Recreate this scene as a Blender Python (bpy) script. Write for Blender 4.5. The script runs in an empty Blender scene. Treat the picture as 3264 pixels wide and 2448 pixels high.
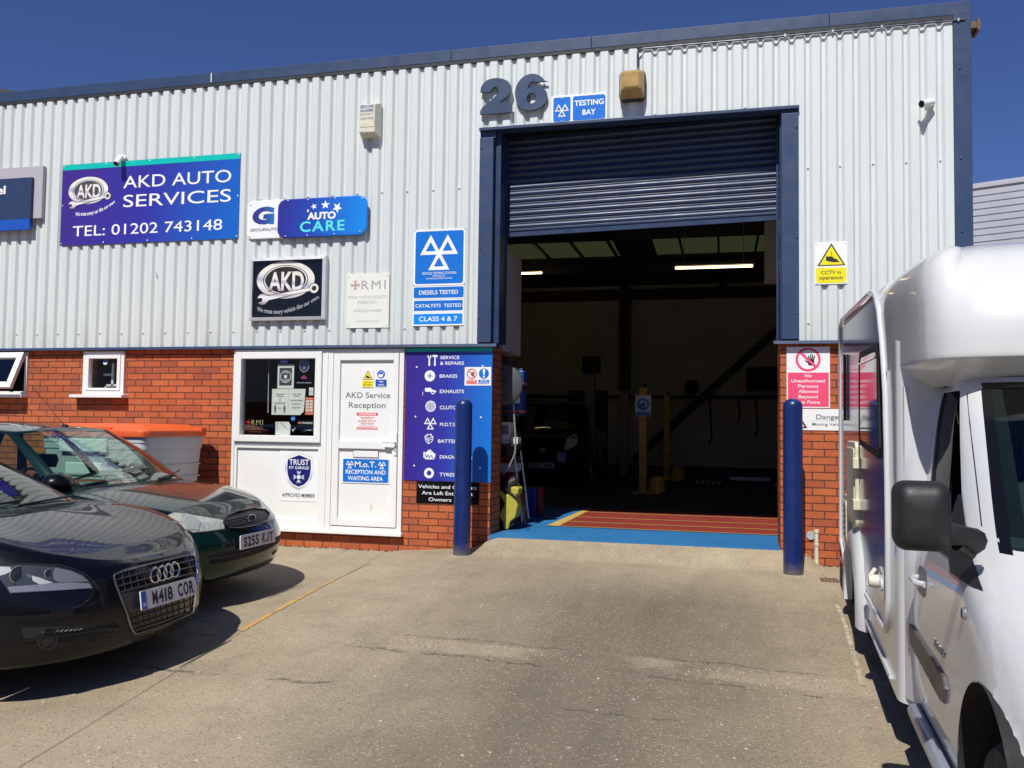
import bpy, bmesh, math, random
from mathutils import Vector, Matrix
from mathutils.bvhtree import BVHTree
R = math.radians
PI = math.pi
random.seed(7)
sc = bpy.context.scene
COL = sc.collection

# ------------------------------------------------------------------ camera
CAM_LOC = Vector((0.0, -8.810, 1.171))
YAW, PITCH, ROLL, FPX = R(13.798), R(2.7197), R(0.7674), 2735.0
_f = Vector((-math.sin(YAW) * math.cos(PITCH), math.cos(YAW) * math.cos(PITCH), math.sin(PITCH)))
_r = Vector((math.cos(YAW), math.sin(YAW), 0))
_u = _r.cross(_f)
CR = math.cos(ROLL) * _r + math.sin(ROLL) * _u
CU = -math.sin(ROLL) * _r + math.cos(ROLL) * _u
cam = bpy.data.objects.new('camera', bpy.data.cameras.new('camera'))
COL.objects.link(cam)
m = Matrix.Identity(4)
for i in range(3):
    m[i][0], m[i][1], m[i][2], m[i][3] = CR[i], CU[i], -_f[i], CAM_LOC[i]
cam.matrix_world = m
cam.data.sensor_width = 36.0
cam.data.lens = FPX / 3264 * 36
cam.data.clip_start = 0.05
cam.data.clip_end = 3000
sc.camera = cam

# ------------------------------------------------------------------ sky and sun
SUN_EL, SUN_AZ = R(51.3), R(7.3)          # sunlight travels towards +Y, 7.3 deg to the right
w = bpy.data.worlds.new('World'); sc.world = w
w.use_nodes = True
nt = w.node_tree
bg = nt.nodes['Background']
sky = nt.nodes.new('ShaderNodeTexSky')
sky.sky_type = 'NISHITA'
sky.sun_disc = False
sky.sun_elevation = SUN_EL
sky.sun_rotation = PI + SUN_AZ
sky.air_density = 1.0
sky.dust_density = 0.3
sky.ozone_density = 3.0
sky.altitude = 300
hs = nt.nodes.new('ShaderNodeHueSaturation')
hs.inputs['Hue'].default_value = 0.50
hs.inputs['Saturation'].default_value = 1.0
hs.inputs['Value'].default_value = 1.0
nt.links.new(sky.outputs[0], hs.inputs['Color'])
tint = nt.nodes.new('ShaderNodeMix'); tint.data_type = 'RGBA'; tint.blend_type = 'MULTIPLY'
tint.inputs[0].default_value = 1.0; tint.inputs[7].default_value = (0.545, 0.640, 1.05, 1)
nt.links.new(hs.outputs[0], tint.inputs[6]); nt.links.new(tint.outputs[2], bg.inputs['Color'])
bg.inputs['Strength'].default_value = 0.06
sl = bpy.data.lights.new('sun', 'SUN')
sl.energy = 4.2
sl.angle = R(0.53)
sl.color = (1.0, 0.965, 0.90)
sun = bpy.data.objects.new('sun', sl); COL.objects.link(sun)
tosun = Vector((-math.sin(SUN_AZ) * math.cos(SUN_EL), -math.cos(SUN_AZ) * math.cos(SUN_EL), math.sin(SUN_EL)))
sun.rotation_euler = tosun.to_track_quat('Z', 'Y').to_euler()
sun.location = (0, -20, 25)
sc.view_settings.view_transform = 'Standard'
sc.view_settings.look = 'None'
sc.view_settings.exposure = 0.30
sc.view_settings.gamma = 1.0
sc.render.engine = 'CYCLES'
sc.cycles.max_bounces = 10
sc.cycles.transparent_max_bounces = 16

# ------------------------------------------------------------------ materials
def srgb(r, g, b):
    return tuple(((c / 255) / 12.92 if c / 255 <= 0.04045 else ((c / 255 + 0.055) / 1.055) ** 2.4) for c in (r, g, b))

class N:
    """small node-tree helper"""
    def __init__(s, name):
        s.m = bpy.data.materials.new(name); s.m.use_nodes = True
        s.t = s.m.node_tree; s.b = s.t.nodes['Principled BSDF']
        s.out = s.t.nodes['Material Output']
    def n(s, typ, **kw):
        x = s.t.nodes.new('ShaderNode' + typ)
        for k, v in kw.items():
            if k.startswith('i_'):
                x.inputs[k[2:].replace('_', ' ')].default_value = v
            else:
                setattr(x, k, v)
        return x
    def l(s, a, b): s.t.links.new(a, b)
    def obj(s): return s.n('TexCoord').outputs['Object']
    def noise(s, scale, detail=4, rough=0.55, vec=None, dist=0.0):
        x = s.n('TexNoise'); x.inputs['Scale'].default_value = scale
        x.inputs['Detail'].default_value = detail; x.inputs['Roughness'].default_value = rough
        x.inputs['Distortion'].default_value = dist
        s.l(vec if vec is not None else s.obj(), x.inputs['Vector'])
        return x.outputs['Fac']
    def ramp(s, fac, stops, interp='LINEAR'):
        x = s.n('ValToRGB'); s.l(fac, x.inputs[0]); cr = x.color_ramp; cr.interpolation = interp
        while len(cr.elements) < len(stops): cr.elements.new(0.5)
        for e, (p, c) in zip(cr.elements, stops):
            e.position = p
            e.color = (c, c, c, 1) if isinstance(c, (int, float)) else (*c[:3], 1)
        return x.outputs[0]
    def mix(s, fac, a, b, mode='MIX'):
        x = s.n('Mix', data_type='RGBA', blend_type=mode)
        for sock, v in ((x.inputs[0], fac), (x.inputs[6], a), (x.inputs[7], b)):
            if isinstance(v, (int, float)): sock.default_value = v if sock.type == 'VALUE' else (v, v, v, 1)
            elif isinstance(v, tuple): sock.default_value = (*v[:3], 1)
            else: s.l(v, sock)
        return x.outputs[2]
    def math(s, op, a, b=0.0, clamp=False):
        x = s.n('Math', operation=op, use_clamp=clamp)
        for sock, v in ((x.inputs[0], a), (x.inputs[1], b)):
            if isinstance(v, (int, float)): sock.default_value = v
            else: s.l(v, sock)
        return x.outputs[0]
    def bump(s, h, strength=0.3, dist=0.01, normal=None):
        x = s.n('Bump'); x.inputs['Strength'].default_value = strength; x.inputs['Distance'].default_value = dist
        s.l(h, x.inputs['Height'])
        if normal is not None: s.l(normal, x.inputs['Normal'])
        return x.outputs[0]
    def set(s, **kw):
        for k, v in kw.items():
            sock = s.b.inputs[k.replace('_', ' ')]
            if isinstance(v, (int, float)): sock.default_value = v
            elif isinstance(v, tuple): sock.default_value = (*v[:3], 1) if len(v) == 3 and sock.type == 'RGBA' else v
            else: s.l(v, sock)
        return s

def M(name, col, rough=0.5, metal=0.0, coat=0.0, var=0.08, scale=6.0, bump=0.0, bscale=80.0, spec=0.5):
    n = N(name)
    f = n.noise(scale, 5, 0.6)
    c = n.mix(1.0, col, n.ramp(f, [(0.3, 1 - var), (0.7, 1 + var * 0.6)]), 'MULTIPLY')
    n.set(Base_Color=c, Roughness=n.ramp(n.noise(scale * 2.3, 3), [(0.3, max(0.02, rough * 0.85)), (0.7, min(1, rough * 1.15))]), Metallic=metal)
    n.b.inputs['Specular IOR Level'].default_value = spec
    if coat:
        n.b.inputs['Coat Weight'].default_value = coat; n.b.inputs['Coat Roughness'].default_value = 0.03
    if bump: n.set(Normal=n.bump(n.noise(bscale, 4), bump, 0.004))
    return n.m

def emis(name, col, st):
    n = N(name); n.set(Base_Color=col, Emission_Color=col, Emission_Strength=st); return n.m

MAT = {}
MAT['black_text'] = M('black_print', (0.012, 0.012, 0.014), 0.5, var=0.02)
MAT['grey_text'] = M('grey_print', (0.16, 0.16, 0.18), 0.5, var=0.05)
MAT['white_text'] = M('white_print', (0.82, 0.83, 0.85), 0.45, var=0.03)
MAT['white_sign'] = M('white_sign_panel', (0.80, 0.81, 0.81), 0.4, var=0.04, scale=3)
MAT['upvc'] = M('white_upvc', (0.78, 0.78, 0.75), 0.3, var=0.04, scale=2.5)
MAT['sign_blue'] = M('sign_blue', (0.004, 0.150, 0.58), 0.35, var=0.03)
MAT['sign_light_blue'] = M('sign_light_blue', (0.004, 0.235, 0.80), 0.35, var=0.03)
MAT['sign_red'] = M('sign_red', (0.72, 0.06, 0.05), 0.4, var=0.06)
MAT['sign_pink'] = M('faded_red_sign', (0.80, 0.075, 0.17), 0.4, var=0.05)
MAT['sign_yellow'] = M('sign_yellow', (0.80, 0.70, 0.01), 0.4, var=0.04)
MAT['teal'] = M('sign_teal', (0.0, 0.48, 0.42), 0.35, var=0.03)
MAT['cyan_text'] = M('cyan_print', (0.10, 0.70, 0.78), 0.4, var=0.03)
MAT['chrome_print'] = None
MAT['navy'] = M('navy_coated_steel', (0.026, 0.050, 0.112), 0.42, var=0.12, scale=3)
MAT['navy_dark'] = M('navy_shutter_steel', (0.018, 0.036, 0.090), 0.4, var=0.12, scale=3)
MAT['navy_sign'] = M('navy_sign_face', (0.020, 0.040, 0.105), 0.45, var=0.03)
MAT['grey_sign'] = M('lilac_grey_sign_tray', (0.42, 0.40, 0.44), 0.45, var=0.03)
MAT['royal'] = M('royal_blue_sign', (0.01, 0.08, 0.42), 0.4, var=0.03)
MAT['bollard'] = M('bollard_blue_paint', (0.008, 0.030, 0.165), 0.30, coat=0.3, var=0.12, scale=9, bump=0.12, bscale=90)
def mk_bollard():
    n = N('scuffed_blue_bollard_paint')
    c = n.ramp(n.noise(5, 5, 0.65), [(0.3, (0.004, 0.016, 0.100)), (0.7, (0.007, 0.026, 0.140))])
    mp = n.n('Mapping'); n.l(n.obj(), mp.inputs[0]); mp.inputs['Scale'].default_value = (1.0, 1.0, 3.5)
    c = n.mix(n.ramp(n.noise(9, 6, 0.75, mp.outputs[0]), [(0.68, 0.0), (0.73, 0.7)]), c, (0.10, 0.12, 0.17))
    sp = n.n('SeparateXYZ'); n.l(n.obj(), sp.inputs[0])
    low = n.ramp(n.math('ADD', sp.outputs['Z'], n.math('MULTIPLY', n.noise(14, 4), 0.16)), [(0.08, 0.75), (0.20, 0.0)])
    c = n.mix(low, c, (0.15, 0.12, 0.085))
    n.set(Base_Color=c, Roughness=n.ramp(n.noise(7, 4), [(0.3, 0.25), (0.7, 0.42)]), Normal=n.bump(n.noise(60, 4), 0.15, 0.004))
    return n.m
MAT['bollard'] = mk_bollard()
MAT['chrome'] = M('chrome', (0.75, 0.75, 0.77), 0.08, metal=1.0, var=0.03)
MAT['steel'] = M('galvanised_steel', (0.45, 0.45, 0.46), 0.4, metal=0.8, var=0.15, scale=14)
MAT['black_plastic'] = M('black_textured_plastic', (0.011, 0.011, 0.012), 0.55, var=0.12, bump=0.15, bscale=300)
MAT['black_gloss'] = M('black_gloss_trim', (0.006, 0.006, 0.007), 0.15, var=0.05)
MAT['rubber'] = M('tyre_rubber', (0.018, 0.018, 0.018), 0.8, var=0.2, bump=0.2, bscale=60)
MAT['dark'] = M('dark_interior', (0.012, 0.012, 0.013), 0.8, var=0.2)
MAT['alloy'] = M('alloy_wheel', (0.42, 0.42, 0.44), 0.3, metal=0.9, var=0.06)
MAT['orange'] = M('orange_plastic_lid', (0.72, 0.105, 0.018), 0.45, var=0.10, scale=4)
MAT['bin_grey'] = M('pale_grey_bin_plastic', (0.50, 0.51, 0.53), 0.5, var=0.12, scale=3)
MAT['cream'] = M('cream_plastic', (0.62, 0.58, 0.42), 0.5, var=0.14, scale=9)
MAT['alarm'] = M('ivory_alarm_case', (0.62, 0.60, 0.50), 0.45, var=0.10, scale=12)
MAT['amber'] = M('amber_lamp_lens', (0.40, 0.26, 0.09), 0.25, var=0.25, scale=8)
MAT['yellow_paint'] = M('yellow_machine_paint', (0.62, 0.36, 0.03), 0.5, var=0.2, scale=5)
MAT['grey_post'] = M('grey_painted_post', (0.25, 0.27, 0.30), 0.5, var=0.15)
MAT['off_white_wall'] = None
MAT['plate_white'] = M('number_plate_white', (0.62, 0.62, 0.66), 0.35, var=0.03)
MAT['plate_blue'] = M('plate_blue_band', (0.02, 0.10, 0.50), 0.35, var=0.03)
MAT['amber_glass'] = M('orange_indicator', (0.55, 0.16, 0.02), 0.2, var=0.05)
MAT['red_tool'] = M('red_tool_paint', (0.13, 0.012, 0.012), 0.45, var=0.2)
MAT['lime'] = M('yellow_casing', (0.42, 0.38, 0.05), 0.5, var=0.12)
MAT['blue_tub'] = M('blue_plastic', (0.01, 0.05, 0.30), 0.4, var=0.1)
MAT['paper'] = M('printed_paper', (0.72, 0.73, 0.66), 0.7, var=0.05)
MAT['dark_grey'] = M('dark_grey_print', (0.05, 0.055, 0.06), 0.6, var=0.05)
MAT['magenta'] = M('magenta_print', (0.35, 0.03, 0.22), 0.5, var=0.05)
MAT['gold'] = M('gold_print', (0.45, 0.36, 0.16), 0.5, var=0.08)
MAT['pale_print'] = M('pale_grey_print', (0.40, 0.42, 0.45), 0.5, var=0.05)
MAT['shield_blue'] = M('shield_blue', (0.012, 0.016, 0.15), 0.35, var=0.06)
MAT['rust'] = M('rusty_brown_steel', (0.16, 0.09, 0.05), 0.8, var=0.3)
MAT['green_bldg'] = M('dark_green_ribbed_steel', (0.035, 0.085, 0.08), 0.5, var=0.15, scale=1)
MAT['hose'] = M('grey_hose', (0.2, 0.2, 0.2), 0.6)
MAT['orange_tag'] = M('orange_label', (0.75, 0.12, 0.03), 0.4, var=0.04)

def mk_chrome_print():
    n = N('chrome_effect_print')                     # printed metal look: bands that belong to the artwork
    g = n.n('TexCoord').outputs['Generated']
    sp = n.n('SeparateXYZ'); n.l(g, sp.inputs[0])
    f = n.math('ADD', sp.outputs['Z'], n.math('MULTIPLY', sp.outputs['X'], 0.25))
    c = n.ramp(f, [(0.0, (0.10, 0.09, 0.10)), (0.22, (0.62, 0.56, 0.56)), (0.42, (0.80, 0.78, 0.80)), (0.55, (0.40, 0.40, 0.46)), (0.75, (0.80, 0.77, 0.72)), (1.0, (0.72, 0.70, 0.62))])
    n.set(Base_Color=c, Roughness=0.4)
    return n.m
MAT['chrome_print'] = mk_chrome_print()

def grad_mat(name, c0, c1, axis='X', mid=None, rough=0.3, tilt=0.0):
    n = N(name)
    sp = n.n('SeparateXYZ'); n.l(n.n('TexCoord').outputs['Generated'], sp.inputs[0])
    f = sp.outputs[axis]
    if tilt: f = n.math('ADD', f, n.math('MULTIPLY', sp.outputs['Z'], tilt))
    st = [(0.0, c0), (1.0, c1)] if mid is None else [(0.0, c0), (mid[0], mid[1]), (1.0, c1)]
    n.set(Base_Color=n.ramp(f, st), Roughness=rough)
    return n.m
MAT['grad_sign'] = grad_mat('purple_to_blue_print', (0.050, 0.022, 0.230), (0.006, 0.125, 0.52), mid=(0.45, (0.030, 0.030, 0.32)), tilt=-0.12)
MAT['grad_board'] = grad_mat('purple_to_blue_board', (0.040, 0.020, 0.240), (0.006, 0.175, 0.62), mid=(0.42, (0.030, 0.034, 0.33)), tilt=-0.10)
MAT['grad_auto'] = grad_mat('blue_badge_print', (0.028, 0.028, 0.26), (0.008, 0.235, 0.74), mid=(0.35, (0.016, 0.06, 0.40)), tilt=-0.05)
MAT['grad_g'] = grad_mat('blue_to_green_print', (0.04, 0.03, 0.18), (0.02, 0.16, 0.42), mid=(0.5, (0.03, 0.05, 0.26)))

def mk_cladding():
    n = N('coated_cladding_steel')
    o = n.obj()
    mp = n.n('Mapping'); n.l(o, mp.inputs[0]); mp.inputs['Scale'].default_value = (3, 3, 0.35)
    streak = n.noise(2.2, 5, 0.6, mp.outputs[0])
    c = n.ramp(streak, [(0.3, (0.560, 0.603, 0.588)), (0.6, (0.605, 0.645, 0.630))])
    sz = n.n('SeparateXYZ'); n.l(o, sz.inputs[0])
    foot = n.math('MULTIPLY', n.ramp(n.math('MULTIPLY', n.math('SUBTRACT', sz.outputs['Z'], 2.0), 1.0), [(0.0, 1.0), (0.45, 0.0)]), n.ramp(n.noise(1.3, 5, 0.6, mp.outputs[0]), [(0.4, 0.0), (0.7, 0.5)]))
    c = n.mix(foot, c, (0.40, 0.385, 0.34))
    c = n.mix(n.ramp(n.noise(7.5, 4, 0.7, mp.outputs[0]), [(0.62, 0.0), (0.74, 0.30)]), c, (0.36, 0.36, 0.33))
    spots = n.noise(26, 2, 0.5)
    c = n.mix(n.ramp(spots, [(0.76, 0.0), (0.80, 0.35)]), c, (0.30, 0.29, 0.27))
    n.set(Base_Color=c, Roughness=0.42)
    return n.m
MAT['cladding'] = mk_cladding()

def mk_brick():
    n = N('orange_red_brick')
    o = n.obj()
    sp = n.n('SeparateXYZ'); n.l(o, sp.inputs[0])
    cb = n.n('CombineXYZ')
    n.l(n.math('ADD', sp.outputs['X'], sp.outputs['Y']), cb.inputs[0]); n.l(sp.outputs['Z'], cb.inputs[1])
    wob = n.n('TexNoise'); wob.inputs['Scale'].default_value = 9
    n.l(o, wob.inputs['Vector'])
    v = n.n('VectorMath', operation='SCALE'); n.l(wob.outputs['Color'], v.inputs[0]); v.inputs['Scale'].default_value = 0.006
    va = n.n('VectorMath', operation='ADD'); n.l(cb.outputs[0], va.inputs[0]); n.l(v.outputs[0], va.inputs[1])
    b = n.n('TexBrick'); n.l(va.outputs[0], b.inputs['Vector'])
    b.offset = 0.5
    b.inputs['Color1'].default_value = (0.0, 0.0, 0.0, 1); b.inputs['Color2'].default_value = (1, 1, 1, 1)
    b.inputs['Mortar'].default_value = (0.5, 0.5, 0.5, 1)
    b.inputs['Scale'].default_value = 1.0; b.inputs['Mortar Size'].default_value = 0.0055
    b.inputs['Mortar Smooth'].default_value = 0.15
    b.inputs['Brick Width'].default_value = 0.225; b.inputs['Row Height'].default_value = 0.075
    tone = n.ramp(b.outputs['Color'], [(0.0, (0.33, 0.078, 0.036)), (0.22, (0.42, 0.094, 0.034)), (0.42, (0.465, 0.108, 0.033)), (0.8, (0.49, 0.118, 0.035)), (1.0, (0.52, 0.132, 0.038))])
    dirt = n.noise(3.0, 6, 0.65)
    tone = n.mix(1.0, tone, n.ramp(dirt, [(0.3, 0.82), (0.65, 1.06)]), 'MULTIPLY')
    fine = n.noise(120, 3, 0.6)
    tone = n.mix(1.0, tone, n.ramp(fine, [(0.25, 0.80), (0.7, 1.08)]), 'MULTIPLY')
    # pale efflorescence scuffs
    tone = n.mix(n.ramp(n.noise(4.5, 4, 0.6), [(0.70, 0.0), (0.80, 0.22)]), tone, (0.55, 0.36, 0.28))
    # low damp band of the wall
    mort = n.mix(n.ramp(n.noise(38, 3, 0.6), [(0.66, 0.0), (0.70, 0.8)]), (0.085, 0.027, 0.014), (0.50, 0.36, 0.28))
    c = n.mix(b.outputs['Fac'], tone, mort)
    h = n.math('SUBTRACT', n.math('MULTIPLY', fine, 0.18), b.outputs['Fac'])
    n.set(Base_Color=c, Roughness=0.85, Normal=n.bump(h, 1.0, 0.009))
    return n.m
MAT['brick'] = mk_brick()

def mk_ground():
    n = N('worn_concrete')
    o = n.obj()
    sp = n.n('SeparateXYZ'); n.l(o, sp.inputs[0])
    X, Y = sp.outputs['X'], sp.outputs['Y']
    big = n.noise(0.55, 6, 0.6)
    med = n.noise(2.6, 6, 0.62)
    c = n.ramp(big, [(0.32, (0.285, 0.232, 0.158)), (0.5, (0.335, 0.275, 0.188)), (0.7, (0.380, 0.316, 0.220))])
    c = n.mix(1.0, c, n.ramp(med, [(0.28, 0.84), (0.5, 1.0), (0.74, 1.12)]), 'MULTIPLY')
    # oily wheel tracks towards the door
    d = n.math('ABSOLUTE', n.math('ADD', X, 0.75))
    tr = n.ramp(n.math('ADD', d, n.math('MULTIPLY', n.noise(0.9, 5, 0.6), 1.4)), [(0.55, 1.0), (1.75, 0.0)])
    tr = n.math('MULTIPLY', tr, n.ramp(n.math('MULTIPLY', Y, -1.0), [(0.0, 0.0), (0.06, 0.15), (1.0, 1.0)]))
    tr2 = n.ramp(n.math('MULTIPLY', Y, -0.12), [(0.05, 0.0), (0.22, 1.0)])
    c = n.mix(n.math('MULTIPLY', n.math('MULTIPLY', n.ramp(n.math('MULTIPLY', n.math('ADD', d, n.math('MULTIPLY', n.noise(0.8, 5, 0.6), 1.6)), 0.3), [(0.33, 1.0), (0.82, 0.0)]), tr2), 0.88), c, (0.150, 0.126, 0.093))
    # exposed aggregate bands across the slab
    def band(y0, slope, half, w):
        yy = n.math('ADD', n.math('SUBTRACT', Y, y0), n.math('MULTIPLY', X, slope))
        yy = n.math('ADD', yy, n.math('MULTIPLY', n.math('SUBTRACT', n.noise(1.6, 6, 0.65), 0.5), w))
        return n.ramp(n.math('ABSOLUTE', yy), [(half * 0.75, 1.0), (half, 0.0)])
    bm_ = band(-3.38, 0.03, 0.14, 0.25)
    patchy = n.ramp(n.noise(1.3, 4, 0.6), [(0.42, 0.0), (0.58, 1.0)])
    bandm = n.math('MULTIPLY', bm_, patchy)
    c = n.mix(n.math('MULTIPLY', bandm, 0.6), c, (0.34, 0.28, 0.20))
    # aggregate speckle: small stones
    vor = n.n('TexVoronoi'); vor.inputs['Scale'].default_value = 58; n.l(o, vor.inputs['Vector'])
    rnd = n.n('SeparateColor'); n.l(vor.outputs['Color'], rnd.inputs[0])
    inst = n.ramp(vor.outputs['Distance'], [(0.30, 1.0), (0.46, 0.0)])
    dens = n.mix(bandm, n.ramp(n.noise(1.1, 4, 0.6), [(0.35, 0.80), (0.7, 0.55)]), 0.20)
    pale = n.math('MULTIPLY', n.math('GREATER_THAN', rnd.outputs[0], dens), inst)
    c = n.mix(n.math('MULTIPLY', pale, 0.42), c, n.mix(rnd.outputs[1], (0.33, 0.25, 0.16), (0.55, 0.50, 0.42)))
    darkst = n.math('MULTIPLY', n.math('LESS_THAN', rnd.outputs[0], 0.12), inst)
    c = n.mix(n.math('MULTIPLY', darkst, 0.5), c, (0.09, 0.075, 0.06))
    # large sparse white chips
    v2 = n.n('TexVoronoi'); v2.inputs['Scale'].default_value = 17; n.l(o, v2.inputs['Vector'])
    r2 = n.n('SeparateColor'); n.l(v2.outputs['Color'], r2.inputs[0])
    chip = n.math('MULTIPLY', n.math('GREATER_THAN', r2.outputs[0], 0.955), n.ramp(n.math('ADD', v2.outputs['Distance'], n.math('MULTIPLY', n.noise(60, 2), 0.25)), [(0.24, 1.0), (0.30, 0.0)]))
    c = n.mix(n.math('MULTIPLY', chip, 0.75), c, (0.60, 0.57, 0.50))
    st = n.n('Mapping'); n.l(o, st.inputs[0]); st.inputs['Scale'].default_value = (2.2, 0.35, 1)
    c = n.mix(1.0, c, n.ramp(n.noise(1.6, 6, 0.7, st.outputs[0]), [(0.30, 0.88), (0.5, 1.0), (0.72, 1.06)]), 'MULTIPLY')
    c = n.mix(n.ramp(n.noise(2.6, 4, 0.6, None, 0.8), [(0.68, 0.0), (0.76, 0.30)]), c, (0.10, 0.085, 0.066))
    fine = n.noise(75, 6, 0.75)
    c = n.mix(1.0, c, n.ramp(fine, [(0.25, 0.62), (0.5, 1.0), (0.75, 1.32)]), 'MULTIPLY')
    # cracks along the bands
    def crack(y0, slope, amp, width, sc_):
        yy = n.math('ADD', n.math('SUBTRACT', Y, y0), n.math('MULTIPLY', X, slope))
        yy = n.math('ADD', yy, n.math('MULTIPLY', n.math('SUBTRACT', n.noise(sc_, 10, 0.78), 0.5), amp))
        return n.math('MULTIPLY', n.ramp(n.math('ABSOLUTE', yy), [(width * 0.4, 1.0), (width, 0.0)]), n.ramp(n.noise(1.5, 4, 0.7), [(0.50, 0.0), (0.58, 1.0)]))
    ck = crack(-3.22, 0.03, 0.40, 0.010, 2.2)
    ck = n.math('MAXIMUM', ck, crack(-3.60, 0.05, 0.42, 0.013, 2.0))
    ck = n.math('MAXIMUM', ck, crack(-4.22, 0.02, 0.30, 0.018, 1.6))
    jn = n.math('ADD', n.math('ADD', X, 3.535), n.math('ADD', n.math('MULTIPLY', Y, 0.083), n.math('MULTIPLY', n.math('SUBTRACT', n.noise(3.0, 5), 0.5), 0.03)))
    ck = n.math('MAXIMUM', ck, n.math('MULTIPLY', n.ramp(n.math('ABSOLUTE', jn), [(0.003, 1.0), (0.008, 0.0)]), 0.8))
    c = n.mix(n.math('MULTIPLY', ck, 0.6), c, (0.05, 0.042, 0.035))
    h = n.math('ADD', n.math('MULTIPLY', fine, 0.5), n.math('MULTIPLY', inst, 0.35))
    h = n.math('SUBTRACT', h, n.math('MULTIPLY', ck, 2.0))
    n.set(Base_Color=c, Roughness=0.9, Normal=n.bump(h, 0.55, 0.006))
    n.b.inputs['Specular IOR Level'].default_value = 0.25
    return n.m
MAT['ground'] = mk_ground()

def mk_floor():
    n = N('painted_workshop_floor')
    f = n.noise(1.2, 6, 0.65)
    mp = n.n('Mapping'); n.l(n.obj(), mp.inputs[0]); mp.inputs['Scale'].default_value = (1.5, 9, 1)
    scr = n.noise(3.0, 6, 0.7, mp.outputs[0])
    c = n.ramp(f, [(0.3, (0.018, 0.135, 0.34)), (0.7, (0.028, 0.185, 0.42))])
    c = n.mix(n.ramp(scr, [(0.68, 0.0), (0.76, 0.5)]), c, (0.26, 0.24, 0.20))
    n.set(Base_Color=c, Roughness=0.55)
    return n.m
MAT['floor'] = mk_floor()
MAT['shade_floor'] = M('shade_darkened_floor', (0.030, 0.036, 0.050), 0.5, var=0.4, scale=1.5)  # indoor shade put into the floor colour, not an oil stain
def mk_red():
    n = N('red_oxide_floor_paint')
    c = n.ramp(n.noise(2.2, 6, 0.65), [(0.3, (0.20, 0.022, 0.016)), (0.7, (0.27, 0.040, 0.028))])
    c = n.mix(n.ramp(n.noise(7, 5, 0.7), [(0.68, 0.0), (0.78, 0.4)]), c, (0.22, 0.10, 0.08))
    n.set(Base_Color=c, Roughness=0.6)
    return n.m
MAT['red_floor'] = mk_red()
def worn_line(name, col, lo=0.45, hi=0.62, under=(0.27, 0.215, 0.15)):
    n = N(name)
    f = n.noise(9, 6, 0.7)
    k = n.math('MULTIPLY', n.ramp(f, [(lo - 0.1, 0.0), (hi - 0.1, 1.0)]), n.ramp(n.noise(1.7, 3), [(0.32, 0.25), (0.55, 1.0)]))
    n.set(Base_Color=n.mix(k, under, col), Roughness=0.85)
    return n.m
MAT['yellow_line'] = worn_line('worn_yellow_paint', (0.56, 0.31, 0.06))
MAT['white_line'] = worn_line('faded_cream_paint', (0.46, 0.41, 0.29), 0.50, 0.66)
MAT['floor_yellow'] = M('yellow_floor_paint', (0.55, 0.38, 0.10), 0.6, var=0.2)

def mk_wall(name, lo, hi):
    n = N(name)
    c = n.ramp(n.noise(0.8, 6, 0.65), [(0.3, lo), (0.7, hi)])
    n.set(Base_Color=c, Roughness=0.9)
    return n.m
MAT['off_white_wall'] = mk_wall('grimy_painted_block', (0.46, 0.43, 0.38), (0.56, 0.53, 0.48))
MAT['office_wall'] = mk_wall('cream_partition', (0.34, 0.32, 0.28), (0.42, 0.40, 0.35))
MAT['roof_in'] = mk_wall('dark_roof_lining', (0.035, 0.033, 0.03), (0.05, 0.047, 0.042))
MAT['dado'] = M('dark_blue_dado', (0.012, 0.03, 0.075), 0.6)
MAT['dark_steel'] = M('dark_painted_steel', (0.018, 0.02, 0.024), 0.6)

def mk_skylight():
    n = N('grp_rooflight')
    t = n.n('BsdfTranslucent'); t.inputs[0].default_value = (0.020, 0.024, 0.010, 1)
    n.l(t.outputs[0], n.out.inputs[0]); return n.m
MAT['skylight'] = mk_skylight()

def mk_glass(name, tint=(0.75, 0.85, 0.80), refl=1.0, rough=0.0):
    n = N(name)
    tr = n.n('BsdfTransparent'); tr.inputs[0].default_value = (*tint, 1)
    gl = n.n('BsdfGlossy'); gl.inputs['Roughness'].default_value = rough
    gl.inputs['Color'].default_value = (refl, refl, refl, 1)
    fr = n.n('LayerWeight'); fr.inputs[0].default_value = 0.5
    fz = n.math('ADD', 0.042, n.math('MULTIPLY', n.math('POWER', fr.outputs['Facing'], 4.2), 0.95))
    mx = n.n('MixShader'); n.l(fz, mx.inputs[0])
    n.l(tr.outputs[0], mx.inputs[1]); n.l(gl.outputs[0], mx.inputs[2]); n.l(mx.outputs[0], n.out.inputs[0])
    return n.m
MAT['glass'] = mk_glass('window_glass', (0.93, 0.95, 0.94))
MAT['van_glass'] = mk_glass('van_door_glass', (0.30, 0.42, 0.38), 0.30)
MAT['car_glass'] = mk_glass('tinted_car_glass', (0.55, 0.72, 0.64))
MAT['lens'] = mk_glass('clear_headlamp_lens', (0.86, 0.88, 0.88))
MAT['projector'] = M('projector_glass', (0.035, 0.038, 0.045), 0.05, var=0.05)
MAT['dark_glass'] = M('dark_tinted_acrylic', (0.008, 0.008, 0.010), 0.06, var=0.05)

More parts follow.
